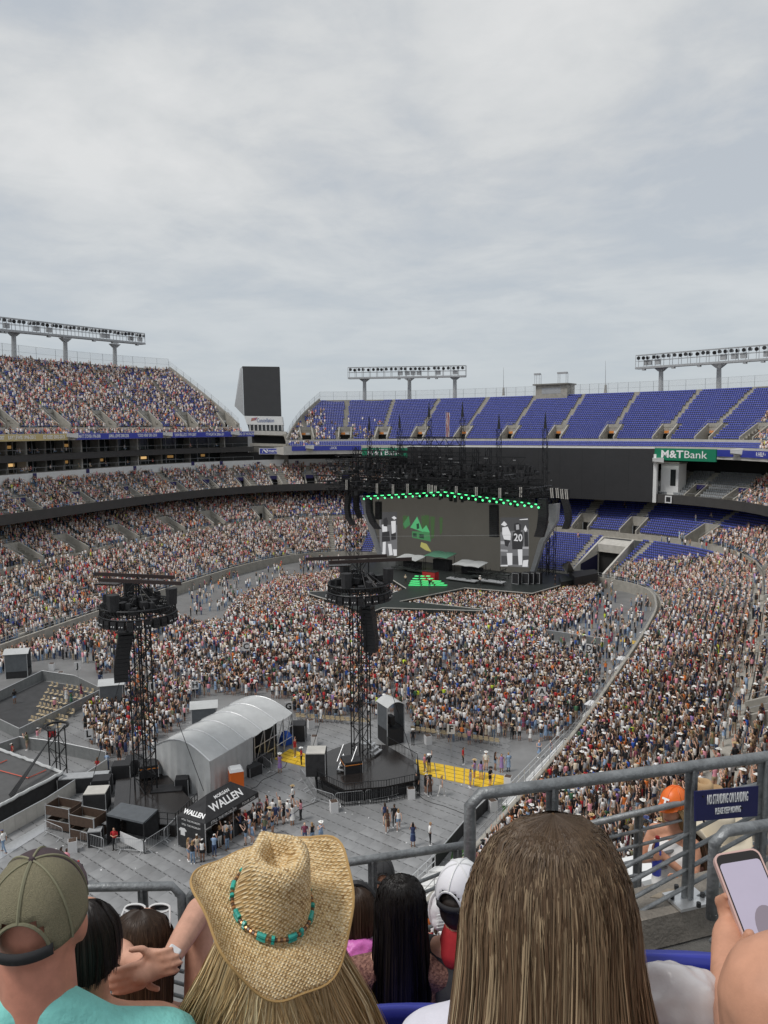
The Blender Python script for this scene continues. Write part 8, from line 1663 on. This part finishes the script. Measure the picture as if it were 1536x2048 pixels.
c = Clay(fg); c.ball((0, -.008, .01), (.08, .1, .115)); c.tube([(0, -.05, -.05), (0, -.09, -.25)], [.07, .06]); c.build('hair_mass', bpy.data.materials['hair_black'], P10, .008, 3)
# --- right edge: person filming with a phone
ph = thing('phone', 'smartphone in a pale pink case held up with its screen lit', 'phone', tuple(pd(1490, 1790, 1.25))); pa, pb, pc_, pdn = [pd(x, y, d_) for x, y, d_ in ((1429, 1712, 1.30), (1520, 1697, 1.30), (1600, 1850, 1.23), (1482, 1878, 1.22))]
xp = (pb-pa).normalized(); yp = (pa-pdn); yp = (yp-xp*yp.dot(xp)).normalized(); zp = xp.cross(yp).normalized()
if zp.dot(Vector(CAM)-pa) < 0: zp = -zp
pw, phh = .078, .155
def rrect(w, h, r, z, n=5):
    out = []
    for cx, cy, a0 in ((w/2-r, h/2-r, 0), (-w/2+r, h/2-r, 90), (-w/2+r, -h/2+r, 180), (w/2-r, -h/2+r, 270)):
        for k in range(n): t = math.radians(a0+90*k/(n-1)); out.append((cx+r*math.cos(t), cy+r*math.sin(t), z))
    return out
xa = (pb-pa).normalized(); ya_ = ((pa-pdn)-xa*(pa-pdn).dot(xa)).normalized(); pcn = pa+xa*.034-ya_*.076
def PW(q): return tuple(pcn+xp*q[0]+yp*q[1]+zp*q[2])
mb = MB(); mb.loft([[PW(q) for q in rrect(pw, phh, .013, z)] for z in (-.006, -.004, .004, .0055)], cap0=True, cap1=True); mb.build('case', mat('pink_case', (.62, .42, .38), .4), ph, smooth=False)
mb = MB(); mb.loft([[PW(q) for q in rrect(pw-.006, phh-.006, .011, z)] for z in (.0056, .0062)], cap1=True); mb.build('bezel', 'black_gloss', ph)
mb = MB(); mb.loft([[PW((q[0], q[1]-.004, q[2])) for q in rrect(pw-.010, phh-.026, .006, z)] for z in (.0063, .0066)], cap1=True); mb.build('display', mat('phone_display', (.10, .09, .12), .15, var=.15, scale=20, emit=(.42, .38, .47), estr=.7), ph)
c2 = PW((.012, -.05, .0068)); mb = MB(); mb.add([PW((.008+.022*math.cos(t), -.042+.034*math.sin(t), .0069)) for t in np.linspace(0, 6.283, 25)[:-1]], [tuple(range(24))]); mb.build('dark_figure_on_display', mat('display_figure', (.05, .04, .05), .2, emit=(.20, .17, .20), estr=.8), ph)
fg = Fig(1600, 1850, .85, -.3, 1.0); P11 = person_root(fg, 'person with tanned bare shoulder and blonde hair holding up a phone')
fg.c = pd(1800, 1790, .74)
c = Clay(fg); W_ = lambda x, y, d_: loc(fg, x, y, d_)
c.ball((0, 0, 0), (.072, .092, .112)); c.tube([(0, -.02, -.06), (0, -.035, -.2)], [.05, .055])
sh0 = W_(1582, 2010, .62); c.tube([(0, -.05, -.18), tuple((Vector((0, -.05, -.18))+Vector(sh0))/2), sh0], [.05, .05, .056]); el = W_(1530, 2200, .92); c.tube([sh0, el], [.056, .046]); wr = W_(1452, 1945, 1.2); c.tube([el, tuple(Vector(el).lerp(Vector(wr), .5)), wr], [.045, .038, .024])
c.ball((0, -.03, -.42), (.16, .1, .2))
hb = W_(1462, 1872, 1.25); c.tube([wr, hb], [.024, .03])
for k, (tx, ty) in enumerate(((1440, 1800), (1446, 1820), (1454, 1842), (1464, 1862))): c.tube([hb, W_(tx+6, ty+12, 1.285), W_(tx-4, ty+2, 1.285), W_(tx+14, ty-8, 1.262)], [.012, .0105, .0095, .008], 8)
c.tube([wr, W_(1485, 1905, 1.2), W_(1500, 1868, 1.19)], [.02, .0145, .010], 8)
c.build('body', 'skin_b', P11, .0055, 6)
hair(fg, P11, 1800, LONG, ((.16, .10, .05), (.38, .26, .13), (.5, .36, .19), (.66, .52, .3)), seed=51, width=.0022, wide=1.1, wander=.25, steps=12)
mb = MB(); wr2 = pd(1420, 1998, 1.22); wx = Vector(Rt); wa = thing('watch', 'black smartwatch with white frame and denim strap at the raised arm', 'watch', tuple(wr2)); mb.box((0, 0, 0), (.030, .040, .012), rot=Matrix((wx, Vector(Up), -Vector(Fw))).transposed()); mb.v = [tuple(Vector(q)+wr2) for q in mb.v]; ob = mb.build('frame', 'white_plastic', wa); bv = ob.modifiers.new('b', 'BEVEL'); bv.width = .006; bv.segments = 3
mb = MB(); mb.box((0, 0, 0), (.026, .034, .003), rot=Matrix((wx, Vector(Up), -Vector(Fw))).transposed()); mb.v = [tuple(Vector(q)+wr2-Vector(Fw)*.007+Vector(Rt)*.002) for q in mb.v]; mb.build('display', 'black_gloss', wa); mb = MB(); mb.path([tuple(wr2+Vector(Rt)*(.006+.012*q)+Vector(Fw)*(.012+.01*q*q)-Vector(Up)*(.022+.016*q)) for q in (0, .5, 1, 1.5)], .011, 8); mb.build('strap', mat('denim_strap', (.12, .17, .24), .8), wa)
c = Clay(fg); c.tube([W_(1446, 2005, 1.25), W_(1480, 2120, 1.22)], [.026, .034]); c.build('forearm', 'skin_b', P11, .006, 4)
# --- clear plastic bag, blue seats, shoe
fgb = Fig(1352, 1995, 1.15, 0, 1.25); c = Clay(fgb); c.ball((0, 0, -.02), (.075, .05, .06)); c.ball((.03, -.03, -.07), (.06, .05, .06)); c.ball((-.02, -.02, -.11), (.08, .06, .06)); bag = thing('plastic_bag', 'crumpled translucent white plastic bag beside the brown hair', 'bag', tuple(fgb.W((0, 0, -.15)))); ob = c.build('bag_skin', mat('bag_plastic', (.74, .71, .71), .25, bump=.3, bscale=12, alpha=.8), bag, .007, 1); dt = bpy.data.textures.new('crumple', 'CLOUDS'); dt.noise_scale = .09; dm = ob.modifiers.new('crumple', 'DISPLACE'); dm.texture = dt; dm.strength = .05; dm.texture_coords = 'GLOBAL'
MT['seat_blue_near'] = mat('seat_blue_near', (.03, .04, .33), .3, var=.1, scale=6)
def near_seat(x, y, dpt, lb):
    c0 = pd(x, y, dpt); o = thing('stadium_seat', lb, 'seat', tuple(c0-Vector((0, 0, .85)))); X_ = rdv; Y_ = fdv
    rings = []
    for z, yo, w, t in ((0, 0, .2, .012), (-.03, .004, .22, .016), (-.2, .03, .225, .018), (-.4, .08, .21, .02)): rings.append([tuple(c0+X_*(a*w)+Y_*(yo+.02*(1-a*a)+b*t)+Vector((0, 0, z))) for a, b in [(-1+.25*k, -1) for k in range(9)]+[(1-.25*k, 1) for k in range(9)]])
    mb = MB(); mb.loft(rings, close=True, cap0=True, cap1=True); mb.build('backrest', 'seat_blue_near', o, smooth=True)
    mb = MB(); mb.box(tuple(c0+Y_*.28+Vector((0, 0, -.42))), (.42, .4, .04), YAW); mb.build('seat_pan', 'seat_blue_near', o)
    for s_ in (-1, 1): mb = MB(); mb.box(tuple(c0+X_*(s_*.21)+Y_*.1+Vector((0, 0, -.62))), (.04, .06, .5), YAW); mb.build('leg', 'black', o)
near_seat(822, 2022, 2.15, 'blue plastic seat behind the very long black hair'); near_seat(1300, 1918, 1.75, 'blue plastic seat behind the speckled blouse')
sh = thing('shoe', 'white sneaker propped on the guard rail beside the white cap', 'shoe', tuple(pd(878, 1835, 3.3))); fgs = Fig(878, 1820, 3.3, .1, 1.0); c = Clay(fgs); c.ball((0, .02, .03), (.034, .03, .04)); c.ball((0, 0, -.01), (.038, .035, .06)); c.ball((0, -.01, -.045), (.034, .035, .04)); c.build('upper', mat('white_leather', (.70, .70, .71), .5), sh, .005, 3)
mb = MB()
for k in range(5): mb.tube(fgs.W((-.018, -.045, -.05+k*.014)), fgs.W((.018, -.045, -.046+k*.014)), .003, 5)
mb.build('laces', 'white_plastic', sh); mb = MB(); mb.path([tuple(fgs.W((.039*math.cos(t), .012, -.005+.085*math.sin(t)))) for t in np.linspace(0, 6.28, 24)[:-1]], .007, 6, closed=True); mb.build('sole', 'white_plastic', sh)
# --- two people on the stairs behind the guard rail
def stander(x, y, dpt, yawo, label, hairc, top, bottom, sk, arms):
    fg = Fig(x, y, dpt, yawo, .96); o = person_root(fg, label); c = Clay(fg); c.ball((0, 0, 0), (.068, .086, .104)); c.ball((0, .035, -.06), (.052, .062, .055)); c.ball((0, .092, -.02), (.011, .016, .02), 8); c.tube([(0, -.01, -.06), (0, -.03, -.2)], [.042, .048])
    for s_ in (-1, 1): c.tube([(0, -.03, -.18), (s_*.08, -.03, -.215), (s_*.15, -.02, -.245)], [.042, .046, .05]); c.tube([(s_*.085, 0, -.8), (s_*.095, .02, -1.22), (s_*.09, -.01, -1.6)], [.088, .058, .04])
    c.ball((0, -.02, -.36), (.145, .1, .16)); c.ball((0, -.01, -.56), (.125, .095, .18)); c.ball((0, 0, -.74), (.16, .12, .12))
    for s_, A in zip((-1, 1), arms): c.tube([(s_*.155, -.02, -.25), A[0], A[1]], [.045, .038, .028]); hand(c, A[1], Vector(A[1])-Vector(A[0]), (0, .5, 1), .9, .9)
    c.build('body', sk, o, .008, 4); c = Clay(fg); c.ball((0, 0, -.37), (.172, .140, .14)); c.ball((0, -.01, -.58), (.148, .12, .16)); c.build('top', top, o, .008, 3)
    c = Clay(fg); c.ball((0, 0, -.75), (.18, .14, .11))
    for s_ in (-1, 1): c.tube([(s_*.085, 0, -.78), (s_*.095, .01, -.93)], [.1, .092])
    c.build('shorts', bottom, o, .008, 3); hair(fg, o, 1100, LONG, hairc, seed=int(x), width=.006, length=.7, wide=.85, steps=10)
    for s_ in (-1, 1): mb = MB(); mb.path([tuple(fg.W((s_*.028+.012*math.cos(t), .088, .008+.006*math.sin(t)))) for t in np.linspace(0, 6.28, 10)[:-1]], .003, 5, closed=True); mb.build('eye', 'text_black', o)
    mb = MB(); mb.path([tuple(fg.W((.018*u_, .094-.006*abs(u_), -.068-.003*(1-u_*u_)))) for u_ in np.linspace(-1, 1, 7)], .004, 5); mb.build('mouth', mat('lips', (.4, .1, .1), .5) if 'lips' not in bpy.data.materials else bpy.data.materials['lips'], o); return fg, o
MT['denim_light'] = mat('denim_light', (.26, .38, .50), .85, var=.25, scale=30, bump=.3, bscale=90)
BL = ((.26, .17, .085), (.45, .31, .16), (.55, .40, .22), (.66, .52, .32))
fgT, oT = stander(1348, 1612, 5.1, math.pi*.72, 'person in white strap top and denim shorts under an orange cap behind the guard rail', BL, mat('white_top', (.78, .77, .75), .8, bump=.3, bscale=25), 'denim_light', 'skin_b', (((-.2, .05, -.45), (-.04, .16, -.3)), ((.2, .06, -.46), (.05, .17, -.34))))
oc = cap(fgT, 'bright orange cap with a white letter beyond the guard rail', ['orange', 'orange', 'orange'], open_back=False, zb=.015)
text('letter', 'T', .075, 'text_white', oc, fgT.W((0, .121, .062)), fgT.D((-1, 0, 0)), fgT.D((0, -.45, 1)), bold=.003, depth=.002)
bo_ = thing('bottle', 'dark blue bottle held by the person in the orange cap', 'bottle', tuple(fgT.W((0, .2, -.4)))); mb = MB(); mb.loft([[tuple(fgT.W((r_*math.cos(t), .2+r_*math.sin(t), z))) for t in np.linspace(0, 6.283, 13)[:-1]] for z, r_ in ((-.42, .03), (-.26, .031), (-.22, .014), (-.17, .013))], cap0=True, cap1=True); mb.build('glass', 'ribbon_blue', bo_); mb = MB(); mb.loft([[tuple(fgT.W((r_*math.cos(t), .2+r_*math.sin(t), z))) for t in np.linspace(0, 6.283, 13)[:-1]] for z, r_ in ((-.172, .015), (-.15, .015))], cap0=True, cap1=True); mb.build('stopper', 'red', bo_)
BR = ((.03, .018, .012), (.06, .034, .02), (.09, .05, .03), (.14, .08, .05))
fgU, oU = stander(1432, 1690, 4.3, .35, 'person with long brown hair under a cream cowboy hat below the navy sign', BR, mat('yellow_top', (.55, .42, .16), .8), 'denim_light', 'skin_b', (((-.2, .05, -.45), (-.1, .2, -.4)), ((.2, .06, -.46), (.12, .2, -.4))))
cowboy_hat(fgU.W((0, -.01, .06)), fgU.D((1, 0, 0)), fgU.D((0, 1, .12)).normalized(), fgU.D((0, -.12, 1)).normalized(), 1.0, 'cream felt cowboy hat below the navy sign', m=mat('cream_felt', (.62, .55, .43), .9), band=False)
fgV, oV = stander(1398, 1618, 5.2, .2, 'person half hidden by the rail post under a tan cowboy hat', BR, 'lace', 'denim_light', 'skin_b', (((-.2, .05, -.45), (-.1, .2, -.4)), ((.2, .06, -.46), (.12, .2, -.4))))
cowboy_hat(fgV.W((0, -.01, .06)), fgV.D((1, 0, 0)), fgV.D((0, 1, .1)).normalized(), fgV.D((0, -.1, 1)).normalized(), 1.0, 'tan cowboy hat partly behind the rail post', m=mat('tan_felt', (.42, .28, .15), .9), band=False)
